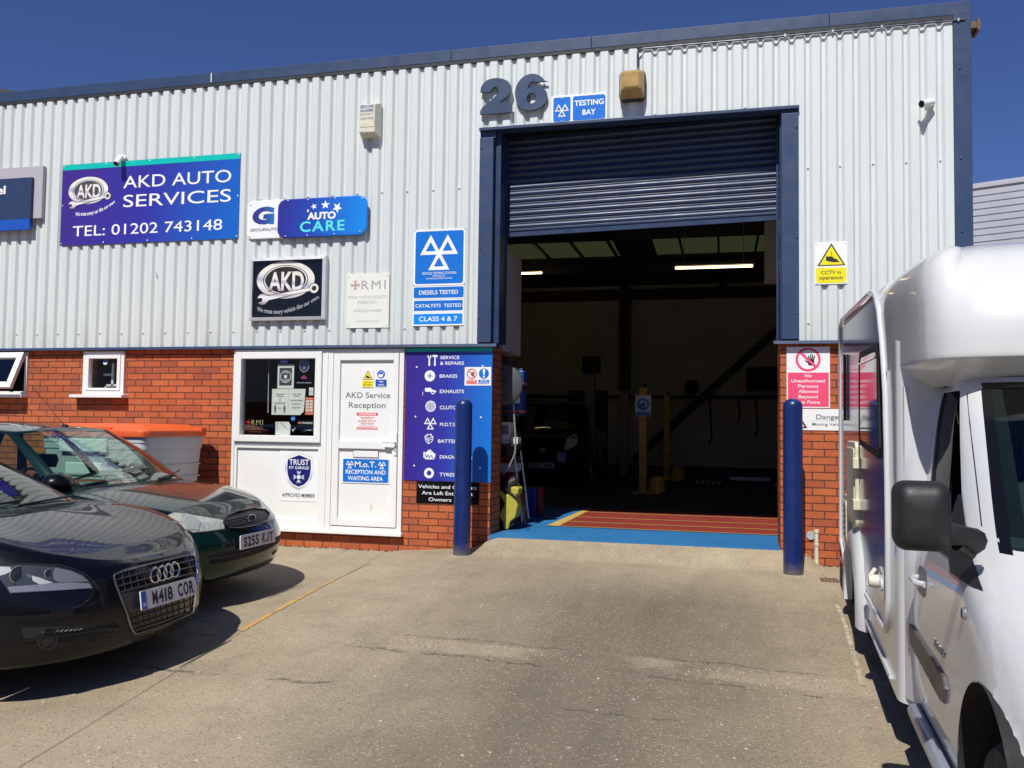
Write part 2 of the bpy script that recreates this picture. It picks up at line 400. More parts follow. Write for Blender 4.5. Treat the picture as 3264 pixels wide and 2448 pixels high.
def car_paint(name, col, metal=0.0, rough=0.3, flake=0.0, coat=1.0):
    n = N(name)
    c = col
    if flake:
        c = n.mix(n.ramp(n.noise(900, 2), [(0.45, 0.0), (0.7, flake)]), col, tuple(min(1, x * 3 + 0.002) for x in col))
    d = n.noise(3.0, 6, 0.7)
    rg = n.ramp(d, [(0.35, 0.015), (0.75, 0.06)])
    n.set(Base_Color=c, Roughness=rough, Metallic=metal, Coat_Weight=coat, Coat_Roughness=rg)
    n.b.inputs['Coat IOR'].default_value = 1.36; n.b.inputs['Specular IOR Level'].default_value = 0.15
    return n.m
MAT['paint_black'] = car_paint('deep_blue_black_paint', (0.002, 0.0022, 0.004), 0.0, 0.35, 0.1, 0.8)
MAT['paint_green'] = car_paint('dark_green_metallic_paint', (0.002, 0.017, 0.015), 0.5, 0.30, 0.2)
MAT['paint_dark'] = car_paint('black_van_paint', (0.006, 0.006, 0.007), 0.2, 0.35, 0.1)
def mk_white_gel():
    n = N('white_gelcoat')
    d = n.noise(2.2, 6, 0.65)
    c = n.ramp(d, [(0.3, (0.575, 0.585, 0.585)), (0.7, (0.625, 0.635, 0.63))])
    sp_ = n.n('TexVoronoi'); sp_.inputs['Scale'].default_value = 7; n.l(n.obj(), sp_.inputs['Vector'])
    r = n.n('SeparateColor'); n.l(sp_.outputs['Color'], r.inputs[0])
    k = n.math('MULTIPLY', n.math('GREATER_THAN', r.outputs[0], 0.90), n.ramp(n.math('ADD', sp_.outputs['Distance'], n.math('MULTIPLY', n.noise(70, 2), 0.2)), [(0.13, 1.0), (0.17, 0.0)]))
    c = n.mix(n.math('MULTIPLY', k, 0.7), c, (0.22, 0.21, 0.20))
    n.set(Base_Color=c, Roughness=0.28, Coat_Weight=0.6, Coat_Roughness=0.06)
    return n.m
MAT['gel'] = mk_white_gel()
MAT['van_white'] = car_paint('white_van_paint', (0.56, 0.57, 0.58), 0.0, 0.35, 0.0)
MAT['side_blue'] = None
def mk_side():
    n = N('glossy_blue_grey_side_panel')
    sp = n.n('SeparateXYZ'); n.l(n.obj(), sp.inputs[0])
    n.set(Base_Color=n.ramp(n.math('MULTIPLY', n.math('ADD', sp.outputs['Z'], 1.0), 0.5), [(0.655, (0.40, 0.41, 0.45)), (0.66, (0.055, 0.075, 0.17))], 'CONSTANT'), Roughness=0.13)
    n.b.inputs['Specular IOR Level'].default_value = 0.30
    return n.m
MAT['side_blue'] = mk_side()

# ------------------------------------------------------------------ mesh helpers
class MB:
    def __init__(s): s.v = []; s.f = []; s.mi = []; s.cur = 0
    def add(s, vs, fs):
        b = len(s.v); s.v += [tuple(p) for p in vs]
        for f in fs: s.f.append([b + i for i in f]); s.mi.append(s.cur)
        return s
    def box(s, x0, x1, y0, y1, z0, z1):
        vs = [(x, y, z) for x in (x0, x1) for y in (y0, y1) for z in (z0, z1)]
        return s.add(vs, [(0, 1, 3, 2), (4, 6, 7, 5), (0, 4, 5, 1), (2, 3, 7, 6), (0, 2, 6, 4), (1, 5, 7, 3)])
    def grid(s, pts, closed_u=False, closed_v=False, flip=False):
        nu, nv = len(pts), len(pts[0])
        vs = [p for r in pts for p in r]
        fs = []
        for i in range(nu - (0 if closed_u else 1)):
            for j in range(nv - (0 if closed_v else 1)):
                q = [i * nv + j, ((i + 1) % nu) * nv + j, ((i + 1) % nu) * nv + (j + 1) % nv, i * nv + (j + 1) % nv]
                fs.append(q[::-1] if flip else q)
        return s.add(vs, fs)
    def tube(s, path, r, n=10, cap=True, closed=False):
        path = [Vector(p) for p in path]; rings = []
        up = None
        for i, p in enumerate(path):
            if closed: t = path[(i + 1) % len(path)] - path[i - 1]
            else: t = path[min(i + 1, len(path) - 1)] - path[max(i - 1, 0)]
            t.normalize()
            if up is None:
                up = Vector((0, 0, 1)) if abs(t.z) < 0.9 else Vector((1, 0, 0))
            up = (up - t * up.dot(t)).normalized()
            sd = t.cross(up)
            rr = r[i] if isinstance(r, (list, tuple)) else r
            rings.append([p + (up * math.cos(2 * PI * k / n) + sd * math.sin(2 * PI * k / n)) * rr for k in range(n)])
        s.grid(rings, closed_u=closed, closed_v=True)
        if cap and not closed:
            b = len(s.v) - n * len(rings)
            s.f.append([b + k for k in range(n)]); s.mi.append(s.cur)
            s.f.append([b + (len(rings) - 1) * n + k for k in range(n)][::-1]); s.mi.append(s.cur)
        return s
    def lathe(s, prof, c=(0, 0, 0), axis='Z', n=32):
        rings = []
        for r, h in prof:
            ring = []
            for k in range(n):
                a = 2 * PI * k / n
                x, y = r * math.cos(a), r * math.sin(a)
                p = {'Z': (x, y, h), 'Y': (x, h, y), 'X': (h, x, y)}[axis]
                ring.append((c[0] + p[0], c[1] + p[1], c[2] + p[2]))
            rings.append(ring)
        s.grid(rings, closed_v=True)
        return s
    def prism(s, poly, y0, y1):
        """polygon in X,Z extruded from y0 (front) to y1"""
        n = len(poly)
        vs = [(x, y0, z) for x, z in poly] + [(x, y1, z) for x, z in poly]
        fs = [list(range(n)), list(range(2 * n - 1, n - 1, -1))]
        fs += [[i, i + n, (i + 1) % n + n, (i + 1) % n] for i in range(n)]
        return s.add(vs, fs)
    def flat(s, poly, y):
        return s.add([(x, y, z) for x, z in poly], [list(range(len(poly)))])
    def ring(s, cx, cz, r0, r1, y, n=28, ax=1.0, a0=0, a1=2 * PI):
        full = abs(a1 - a0 - 2 * PI) < 1e-6
        k = n if full else n + 1
        A = [a0 + (a1 - a0) * i / n for i in range(k)]
        p = [[(cx + r * ax * math.cos(a), y, cz + r * math.sin(a)) for a in A] for r in (r0, r1)]
        return s.grid(p, closed_v=full)
    def disc(s, cx, cz, r, y, n=28, ax=1.0):
        return s.flat([(cx + r * ax * math.cos(2 * PI * i / n), cz + r * math.sin(2 * PI * i / n)) for i in range(n)], y)
    def build(s, name, mat, parent=None, smooth=30, bevel=0.0, xf=None, mirror=False, weld=False):
        me = bpy.data.meshes.new(name)
        if parent is not None and not xf: off = Vector(ORG.get(parent.name, (0, 0, 0)))
        else: off = Vector((0, 0, 0))
        me.from_pydata([tuple(Vector(p) - off) for p in s.v], [], s.f)
        bm = bmesh.new(); bm.from_mesh(me)
        if weld: bmesh.ops.remove_doubles(bm, verts=bm.verts, dist=1e-5)
        bmesh.ops.recalc_face_normals(bm, faces=bm.faces)
        bm.to_mesh(me); bm.free()
        for mt in (mat if isinstance(mat, (list, tuple)) else [mat]): me.materials.append(mt)
        if len(s.mi) == len(me.polygons): me.polygons.foreach_set('material_index', s.mi)
        if smooth:
            me.shade_smooth(); me.set_sharp_from_angle(angle=R(smooth))
        o = bpy.data.objects.new(name, me); COL.objects.link(o)
        if parent is not None:
            o.parent = parent
            if parent.name in ORG: ORG[o.name] = ORG[parent.name]
        if bevel:
            b = o.modifiers.new('bevel', 'BEVEL'); b.width = bevel; b.segments = 2; b.limit_method = 'ANGLE'; b.angle_limit = R(40)
            b.harden_normals = False
        return o

ORG = {}
def thing(name, label, cat, loc=(0, 0, 0), group=None, rotz=0.0, local=False):
    o = bpy.data.objects.new(name, None); COL.objects.link(o)
    o.empty_display_size = 0.2
    o.location = loc; o.rotation_euler = (0, 0, rotz)
    o['label'] = label; o['category'] = cat
    if group: o['group'] = group
    if not local: ORG[o.name] = loc        # parts given in world coordinates are shifted to the thing's base
    return o
def tag(o, label, cat, group=None):
    o['label'] = label; o['category'] = cat
    if group: o['group'] = group
    return o
def struct(o): o['kind'] = 'structure'; return o

# ------------------------------------------------------------------ lettering
_cv = bpy.data.curves.new('lettering', 'FONT')
_co = bpy.data.objects.new('lettering_source', _cv)
def _glyphs(txt, bold, spacing=1.0, shear=0.0):
    _cv.body = txt; _cv.size = 1.0; _cv.offset = bold; _cv.space_character = spacing; _cv.shear = shear
    _cv.resolution_u = 4; _cv.fill_mode = 'FRONT'
    COL.objects.link(_co)
    dg = bpy.context.evaluated_depsgraph_get(); dg.update()
    ev = _co.evaluated_get(dg); me = ev.to_mesh()
    vs = [(v.co.x, v.co.y) for v in me.vertices]; fs = [list(p.vertices) for p in me.polygons]
    ev.to_mesh_clear(); COL.objects.unlink(_co)
    return vs, fs
_CAPH = None
def text(mb, s, x0, x1, z0, z1, y, bold=0.012, spacing=1.0, shear=0.0, warp=None, cap=True):
    """letters on the plane y, x0..x1 wide, z0 = baseline, z1 = capital height"""
    global _CAPH
    if _CAPH is None:
        q, _ = _glyphs('H', 0.0); _CAPH = max(p[1] for p in q)
    vs, fs = _glyphs(s, bold, spacing, shear)
    if not vs: return
    a, b = min(p[0] for p in vs), max(p[0] for p in vs)
    kx = (x1 - x0) / (b - a); kz = (z1 - z0) / (_CAPH + bold * 2)
    out = []
    for px, pz in vs:
        X = x0 + (px - a) * kx; Z = z0 + (pz + bold) * kz
        if warp: X, Z = warp(X, Z)
        out.append((X, y, Z))
    mb.add(out, fs)
def lettering(parent, mat, lines, y, name='lettering', bold=0.012, **kw):
    for l in lines:
        mb = MB(); text(mb, *l, y=y, bold=bold, **kw); o = mb.build(name, mat, parent, smooth=0)
    return o

def rrect(x0, x1, z0, z1, r, n=6):
    p = []
    for cx, cz, a in ((x1 - r, z1 - r, 0), (x0 + r, z1 - r, 90), (x0 + r, z0 + r, 180), (x1 - r, z0 + r, 270)):
        for i in range(n + 1):
            t = R(a + 90 * i / n); p.append((cx + r * math.cos(t), cz + r * math.sin(t)))
    return p
def panel(parent, name, mat, x0, x1, z0, z1, y, th=0.006, r=0.0, bevel=0.0):
    mb = MB()
    mb.prism(rrect(x0, x1, z0, z1, r) if r else [(x1, z1), (x0, z1), (x0, z0), (x1, z0)], y, y + th)
    return mb.build(name, mat, parent, smooth=30, bevel=bevel)
def screws(parent, pts, y, mat='steel', r=0.009, name='screw'):
    for x, z in pts:
        mb = MB(); mb.lathe([(0.0005, -0.006), (r * 0.6, -0.005), (r, -0.002), (r, 0.001)], (x, y, z), 'Y', 10)
        mb.build(name, MAT[mat], parent)
def sign(name, label, cat, x0, x1, z0, z1, y, mat, th=0.006, r=0.0, group=None, bevel=0.0):
    t = thing(name, label, cat, ((x0 + x1) / 2, y, z0), group)
    panel(t, 'panel', MAT[mat], x0, x1, z0, z1, y, th, r, bevel)
    return t
def tri_outline(mb, ax, az, w, h, t, y):
    """triangle outline, apex up at (ax,az)"""
    O = [(ax, az), (ax + w / 2, az - h), (ax - w / 2, az - h)]
    cx, cz = ax, az - h * 2 / 3
    k = 1 - t
    I = [(cx + (x - cx) * k, cz + (z - cz) * k) for x, z in O]
    for i in range(3):
        j = (i + 1) % 3
        mb.add([(O[i][0], y, O[i][1]), (O[j][0], y, O[j][1]), (I[j][0], y, I[j][1]), (I[i][0], y, I[i][1])], [(0, 1, 2, 3)])
def three_triangles(mb, cx, zc, w, y, t=0.5):
    """zc = z of the meeting point; w = overall width"""
    tw = w * 0.555; th = tw * 0.90
    for i, (ax, az) in enumerate(((cx - w * 0.2225, zc + th * 0.97), (cx + w * 0.2225, zc + th * 0.97), (cx, zc + th * 0.19))):
        tri_outline(mb, ax, az, tw, th, t, y - i * 0.0004)

# ------------------------------------------------------------------ ground
def sst(a, b, x):
    t = max(0.0, min(1.0, (x - a) / (b - a))); return t * t * (3 - 2 * t)
def lerp(a, b, t): return a + (b - a) * t
def ground_z(x, y):
    d = max(0.0, -y)
    fall = -0.012 * min(d, 0.4) - 0.050 * max(0.0, min(d, 9.0) - 0.4)
    right = sst(-0.5, 1.0, x)
    base = lerp(-0.145, -0.150, right) + fall * lerp(1.0, 1.2, right)
    # the ramp up to the door threshold
    k = sst(-2.65, -2.25, x) * (1 - sst(0.72, 0.95, x))
    apron = lerp(-0.012, 0.0, 1) - 0.012
    z = lerp(base, apron - 0.36 * d, k * (1 - sst(0.28, 0.52, d)))
    # lower strip of forecourt by the reception, with a small side slope
    lowk = 1 - sst(-3.47, -3.36, x)
    soft = 1 - sst(-3.5, -2.5, x)
    z -= 0.055 * soft * (1 - sst(0.4, 3.5, d)) + 0.022 * lowk * (1 - sst(3.0, 4.5, d))
    return z
def make_ground():
    def axis(lo, hi, flo, fhi, step):
        a = []; x = lo
        while x < flo: a.append(x); x += max(step, (flo - x) * 0.25)
        n = int((fhi - flo) / step)
        a += [flo + (fhi - flo) * i / n for i in range(n + 1)]
        x = fhi + step
        while x < hi: a.append(x); x += max(step, (x - fhi) * 0.35)
        a.append(hi)
        return sorted(set(round(t, 4) for t in a))
    xs = axis(-900, 900, -6.5, 3.0, 0.06); ys = axis(-900, 1200, -9.5, 0.05, 0.06)
    mb = MB()
    def hz(x, y):
        z = ground_z(x, min(y, 0))
        if y > 0.03 and -9.6 < x < 2.3 and y < 14: z = -0.30      # under the building
        if y >= 14: z = -0.2
        return z
    mb.grid([[(x, y, hz(x, y)) for y in ys] for x in xs])
    return struct(mb.build('forecourt_ground', MAT['ground'], None, smooth=40))
make_ground()
def strip(name, mat, pts, w, lift=0.004):
    out = [[], []]; path = []
    for (x0, y0), (x1, y1) in zip(pts[:-1], pts[1:]):
        n = max(2, int(math.hypot(x1 - x0, y1 - y0) / 0.06))
        for i in range(n): path.append((lerp(x0, x1, i / n), lerp(y0, y1, i / n)))
    path.append(pts[-1])
    for i, (x, y) in enumerate(path):
        a = path[max(0, i - 1)]; b = path[min(len(path) - 1, i + 1)]
        dx, dy = b[0] - a[0], b[1] - a[1]; L = math.hypot(dx, dy); nx, ny = -dy / L, dx / L
        ww = w * (0.85 + 0.3 * random.random()) / 2
        for s_, o in ((1, out[0]), (-1, out[1])):
            X, Y = x + nx * ww * s_, y + ny * ww * s_
            o.append((X, Y, ground_z(X, Y) + lift))
    return struct(MB().grid(out).build(name, MAT[mat], None, smooth=0))
strip('painted_yellow_line', 'yellow_line', [(-3.43, -0.75), (-3.40, -1.6), (-3.34, -2.4), (-3.27, -3.35)], 0.042)
strip('painted_bay_line', 'white_line', [(0.885, -1.5), (0.87, -2.1), (0.80, -3.35)], 0.030)
strip('painted_bay_mark', 'white_line', [(0.91, -0.12), (0.905, -0.55)], 0.030)

# ------------------------------------------------------------------ the workshop building
XL, XR = -10.6, 2.134            # cladding extent
DX0, DX1, DH = -2.40, 0.565, 4.335
bld = thing('workshop_building', 'grey clad industrial unit with blue trim, brick base and open roller shutter door', 'building', (0, 0, 0))
BY = 0.045                       # brick face, cladding crest at 0
def brick():
    mb = MB(); D = 0.26
    def b(x0, x1, z0, z1): mb.box(x0, x1, BY, D, z0, z1)
    top = 2.02
    W1 = (-9.0, -8.33, 1.43, 1.992); W2 = (-7.512, -6.938, 1.45, 1.990)
    b(XL, W1[0], -0.5, top); b(W1[1], W2[0], -0.5, top); b(W2[1], -5.476, -0.5, top)
    for a in (W1, W2): b(a[0], a[1], -0.5, a[2]); b(a[0], a[1], a[3], top)
    b(-5.476, -3.385, -0.5, -0.052); b(-5.476, -3.385, 1.995, top)
    b(-3.385, DX0, -0.5, top)
    mb.build('brick_wall', MAT['brick'], bld, smooth=0)
    mb = MB(); mb.box(0.555, XR + 0.02, BY, D, -0.5, top); mb.build('brick_wall', MAT['brick'], bld, smooth=0)
    # returns of the two piers behind the door opening
    for x in (DX0 - 0.22, 0.555):
        mb = MB(); mb.box(x, x + 0.22, D, 0.46, -0.3, top); mb.build('brick_pier_return', MAT['brick'], bld, smooth=0)
brick()

def cladding():
    P = 0.1504; X0 = 0.818; dep = 0.030
    def prof(xa, xb):
        k0 = math.floor((xa - X0) / P) - 1; k1 = math.ceil((xb - X0) / P) + 1
        pts = []
        for k in range(k0, k1 + 1):
            c = X0 + k * P
            pts += [(c - 0.038, 0.0), (c - 0.014, dep), (c + 0.014, dep), (c + 0.038, 0.0)]
            pts += [(c + 0.038 + 0.004, 0.0)]
        out = []
        for i in range(len(pts) - 1):
            (a, ya), (b, yb) = pts[i], pts[i + 1]
            if b <= xa or a >= xb: continue
            if a < xa: ya = lerp(ya, yb, (xa - a) / (b - a)); a = xa
            if b > xb: yb = lerp(ya, yb, (xb - a) / (b - a)); b = xb
            if not out: out.append((a, ya))
            out.append((b, yb))
        return out
    mb = MB()
    for xa, xb, z0, z1 in ((XL, -2.552, 2.026, 5.146), (-2.552, 0.728, 4.372, 5.146), (0.728, XR, 2.026, 5.146)):
        p = prof(xa, xb)
        mb.grid([[(x, y, z) for z in (z0, z1)] for x, y in p])
    mb.build('cladding', MAT['cladding'], bld, smooth=0)
    # inner lining sheets so the wall has thickness
    mb = MB()
    mb.box(XL, -2.56, 0.10, 0.20, 2.022, 5.19); mb.box(-2.56, 0.735, 0.10, 0.20, 4.39, 5.19); mb.box(0.735, XR, 0.10, 0.20, 2.022, 5.19)
    mb.build('wall_lining', MAT['roof_in'], bld, smooth=0)
    # domed fixings in every other trough
    mb = MB()
    for z, xa, xb in ((3.742, XL, -2.6), (3.752, 0.75, XR), (2.21, XL, -2.6), (2.21, 0.75, XR), (4.40, -2.5, 0.7)):
        k0 = math.ceil((xa - X0) / (2 * P)); k1 = math.floor((xb - X0) / (2 * P))
        for k in range(k0, k1 + 1):
            x = X0 + 2 * k * P
            mb.lathe([(0.0004, -0.016), (0.006, -0.014), (0.010, -0.008), (0.0115, 0.0)], (x, dep, z + random.uniform(-0.006, 0.006)), 'Y', 8)
    mb.build('fixings', MAT['cladding'], bld)
cladding()

def trims():
    mb = MB()
    # fascia in lengths with small joints
    xs = [XL, -8.55, -5.866, -2.90, -1.35, 1.02, 2.296]
    for a, b in zip(xs[:-1], xs[1:]): mb.box(a + 0.0015, b - 0.0015, -0.008, 0.24, 5.148, 5.276)
    mb.build('fascia', MAT['navy'], bld, smooth=0, bevel=0.004)
    mb = MB(); mb.box(-5.872, -5.860, -0.011, -0.004, 5.160, 5.27)
    mb.build('fascia_joint_seal', MAT['upvc'], bld, smooth=0)
    mb = MB(); mb.box(XL, XR, -0.0045, 0.06, 5.112, 5.147)
    mb.build('fascia_drip_edge', MAT['dark_steel'], bld, smooth=0)
    mb = MB(); mb.box(2.136, 2.292, -0.012, 0.30, -0.5, 5.147); mb.build('corner_trim', MAT['navy'], bld, smooth=0, bevel=0.004)
    mb = MB()
    for x, z in ((2.16, 4.62), (2.16, 3.75), (2.165, 3.05), (2.16, 2.4)): mb.lathe([(0.0004, -0.012), (0.009, -0.008), (0.011, 0.0)], (x + 0.03, -0.012, z), 'Y', 8)
    for x in (-2.532, 0.710):
        for z in (4.15, 3.05, 2.3): mb.lathe([(0.0004, -0.012), (0.008, -0.008), (0.010, 0.0)], (x, -0.022, z), 'Y', 8)
    mb.build('trim_fixings', MAT['navy_dark'], bld)
    # sloping drip flashing at the foot of the cladding
    mb = MB()
    for a, b in ((XL, -2.335), (0.489, XR)):
        mb = MB(); p = [(0.09, 2.045), (-0.028, 2.030), (-0.034, 2.000), (-0.028, 1.998), (0.044, 2.006), (0.09, 2.006)]
        mb.grid([[(x, y, z) for y, z in p] for x in (a, b)], closed_v=True)
        mb.add([(a, y, z) for y, z in p], [list(range(6))]); mb.add([(b, y, z) for y, z in p], [list(range(6))])
        mb.build('flashing', MAT['navy'], bld, smooth=20)
    # door surround
    for x0, x1, z1 in ((-2.552, -2.40, 4.262), (0.565, 0.728, 4.30)):
        mb = MB(); mb.box(x0, x1, -0.022, 0.06, 2.046, z1); mb.build('door_post_trim', MAT['navy'], bld, smooth=0, bevel=0.003)
    mb = MB()
    mb.box(-2.556, 0.733, -0.05, 0.10, 4.336, 4.368); mb.box(-2.552, -2.38, 0.0, 0.07, 4.262, 4.334); mb.box(0.56, 0.730, 0.0, 0.07, 4.30, 4.334)
    mb.build('door_head_trim', MAT['navy'], bld, smooth=0, bevel=0.003)
    # guide channels and jambs
    mb = MB()
    mb.box(-2.402, -2.335, 0.062, 0.33, 2.046, 4.333); mb.box(-2.335, -2.318, 0.31, 0.33, 2.046, 4.333)
    mb.build('shutter_guide', MAT['navy_dark'], bld, smooth=0)
    mb = MB(); mb.box(0.555, 0.61, 0.062, 0.33, 2.046, 4.333); mb.box(0.535, 0.555, 0.31, 0.33, 2.046, 4.333)
    mb.build('shutter_guide', MAT['navy_dark'], bld, smooth=0)
    mb = MB(); mb.box(-2.40, 0.61, 0.42, 0.50, 4.30, 4.95); mb.box(-2.40, 0.61, 0.10, 0.42, 4.42, 4.50)
    mb.build('shutter_box', MAT['dark_steel'], bld, smooth=0)
    # pipe / cable clipped under the fascia and the conduit down to the lamp
    mb = MB()
    pth = [(-0.86, -0.012, 4.90), (-0.86, -0.012, 5.05), (-0.84, -0.018, 5.082), (-0.80, -0.018, 5.088)]
    pth += [(x, -0.018, 5.088 + 0.002 * math.sin(x * 9)) for x in [0.0, 0.5, 1.0, 1.5, 2.0, 2.24]]
    mb.tube(pth, 0.010, 8)
    mb.build('lamp_conduit', MAT['navy_dark'], bld)
    for x in (0.6, 1.05, 1.5, 2.18):
        mb = MB(); mb.box(x - 0.008, x + 0.008, -0.032, -0.003, 5.074, 5.104); mb.build('conduit_clip', MAT['steel'], bld, smooth=0)
    mb = MB(); mb.box(2.298, 2.385, 0.05, 0.20, 5.03, 5.095); mb.box(2.36, 2.385, 0.03, 0.22, 5.00, 5.11)
    mb.build('gutter_outlet', MAT['rust'], bld, smooth=0)
trims()

def shutter():
    mb = MB(); pitch = 0.0735
    prof = []
    z = 3.405
    while z < 4.42:
        for k in range(7):
            t = k / 6
            prof.append((0.36 - 0.016 * math.sin(PI * t) ** 0.8, z + 0.058 * t))
        prof += [(0.356, z + 0.0595), (0.351, z + 0.0635), (0.352, z + 0.068), (0.362, z + 0.0705)]
        z += pitch
    mb.grid([[(x, y, z) for y, z in prof] for x in (-2.325, 0.545)])
    tilt = lambda x: 0.023 * (x - 0.545)
    mb.v = [(x, y, z + tilt(x)) for x, y, z in mb.v]
    mb.build('shutter_curtain', MAT['navy_dark'], bld, smooth=50)
    mb = MB(); mb.box(-2.33, 0.55, 0.335, 0.375, 3.378, 3.403); mb.box(-2.33, 0.55, 0.345, 0.366, 3.318, 3.378)
    mb.v = [(x, y, z + tilt(x)) for x, y, z in mb.v]
    mb.build('shutter_bottom_bar', MAT['navy_dark'], bld, smooth=0, bevel=0.003)
shutter()

YB = 12.5
def shell():
    mb = MB()
    mb.box(XL, 2.30, YB, YB + 0.2, -0.3, 4.72)                           # back wall
    mb.box(XL - 0.2, XL, 0.2, YB, -0.3, 5.0); mb.box(2.10, 2.28, 0.47, YB, -0.3, 5.0)
    mb.build('inner_wall', MAT['off_white_wall'], bld, smooth=0)
    mb = MB(); mb.box(XL, 2.10, YB - 0.012, YB - 0.002, 0.0, 0.22); mb.build('wall_dado', MAT['dado'], bld, smooth=0)
    # roof with rooflight strips: slabs around the openings
    def rz(y): return 5.02 - 0.028 * y
    sk = [(-5.6, -2.1), (-1.35, 2.0)]; y0, y1 = 7.6, 9.4
    mb = MB()
    def slab(xa, xb, ya, yb):
        vs = [(x, y, rz(y) + dz) for x in (xa, xb) for y in (ya, yb) for dz in (0, 0.1)]
        mb.add(vs, [(0, 1, 3, 2), (4, 6, 7, 5), (0, 4, 5, 1), (2, 3, 7, 6), (0, 2, 6, 4), (1, 5, 7, 3)])
    slab(XL - 0.2, 2.3, 0.245, y0); slab(XL - 0.2, 2.3, y1, YB + 0.2)
    slab(XL - 0.2, sk[0][0], y0, y1); slab(sk[0][1], sk[1][0], y0, y1); slab(sk[1][1], 2.3, y0, y1)
    mb.build('roof', MAT['roof_in'], bld, smooth=0)
    mb = MB()
    for a, b in sk:
        mb.add([(a, y0, rz(y0) + 0.05), (b, y0, rz(y0) + 0.05), (b, y1, rz(y1) + 0.05), (a, y1, rz(y1) + 0.05)], [(0, 1, 2, 3)])
    mb.build('rooflight', MAT['skylight'], bld, smooth=0)
    mb = MB()
    for a, b in sk:
        x = a + 0.55
        while x < b: mb.box(x - 0.02, x + 0.02, y0 - 0.1, y1 + 0.1, rz(8.5) - 0.06, rz(8.5) + 0.0); x += 0.72
    for y in (2.2, 4.6, 7.0, 9.9): mb.box(XL, 2.1, y - 0.03, y + 0.03, rz(y) - 0.20, rz(y) - 0.004)
    mb.build('purlins', MAT['dark_steel'], bld, smooth=0)
    # steel frame: column, rafter, wind brace, eaves beam
    mb = MB()
    mb.box(-2.46, -2.20, YB - 0.35, YB - 0.04, 2.05, 4.6); mb.box(XL, 2.1, YB - 0.2, YB - 0.02, 4.30, 4.55)
    mb.build('steel_column', MAT['dark_steel'], bld, smooth=0)
    mb = MB(); mb.box(-2.44, -2.24, YB - 0.3, YB - 0.05, 0.0, 2.05); mb.build('column_casing', MAT['office_wall'], bld, smooth=0)
    mb = MB()
    a, b = Vector((1.9, YB - 0.3, 4.1)), Vector((-2.1, YB - 0.3, 0.35)); mb.tube([a, b], 0.085, 6)
    mb.build('wind_brace', MAT['dark_steel'], bld)
    mb = MB(); mb.tube([(-0.2, 9.5, 4.0), (1.9, 5.0, 4.78)], 0.06, 6); mb.build('roof_brace', MAT['dark_steel'], bld)
    # office block just inside the left jamb, with its store below
    mb = MB(); mb.box(XL, -2.37, 0.47, 1.25, 2.0, 3.16); mb.build('office_partition', MAT['office_wall'], bld, smooth=0)
    mb = MB(); mb.box(-3.2, -2.55, 0.27, 1.80, -0.01, 1.995); mb.build('store_partition', MAT['roof_in'], bld, smooth=0)
    mb = MB(); mb.box(0.52, 0.72, 1.9, 2.6, 3.02, 3.78); mb.build('heater_box', MAT['office_wall'], bld, smooth=0, bevel=0.01)
shell()
mb = MB()
for a, b, ya, yb in ((DX0 + 0.003, 0.552, 0.0, 0.27), (XL, 2.1, 0.27, YB)): mb.add([(x, y, z) for x in (a, b) for y in (ya, yb) for z in (-0.2, 0.0)], [(0, 1, 3, 2), (4, 6, 7, 5), (0, 4, 5, 1), (2, 3, 7, 6), (0, 2, 6, 4), (1, 5, 7, 3)])
struct(mb.build('workshop_floor', MAT['floor'], None, smooth=0))
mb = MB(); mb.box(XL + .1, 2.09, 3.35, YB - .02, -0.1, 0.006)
struct(mb.build('inner_floor', MAT['shade_floor'], None, smooth=0))  # floor past the sunlit strip, painted darker to stand for shade
def floor_marks():
    mb = MB(); mb.add([(-1.90, 1.08, .004), (2.05, 1.08, .004), (2.05, 3.3, .004), (-1.82, 3.3, .004)], [(0, 1, 2, 3)])
    struct(mb.build('red_floor_panel', MAT['red_floor'], None, smooth=0))
    mb = MB()
    for y in (1.56, 2.12, 2.78): mb.add([(-1.86 + y * 0.03, y - .018, .008), (2.05, y - .018, .008), (2.05, y + .018, .008), (-1.86 + y * 0.03, y + .018, .008)], [(0, 1, 2, 3)])
    mb.add([(-1.98, 1.04, .008), (2.05, 1.04, .008), (2.05, 1.075, .008), (-1.98, 1.075, .008)], [(0, 1, 2, 3)])
    mb.add([(-1.98, 1.077, .008), (-1.84, 1.077, .008), (-1.77, 3.3, .008), (-1.86, 3.3, .008)], [(0, 1, 2, 3)])
    struct(mb.build('yellow_floor_lines', MAT['floor_yellow'], None, smooth=0))
floor_marks()

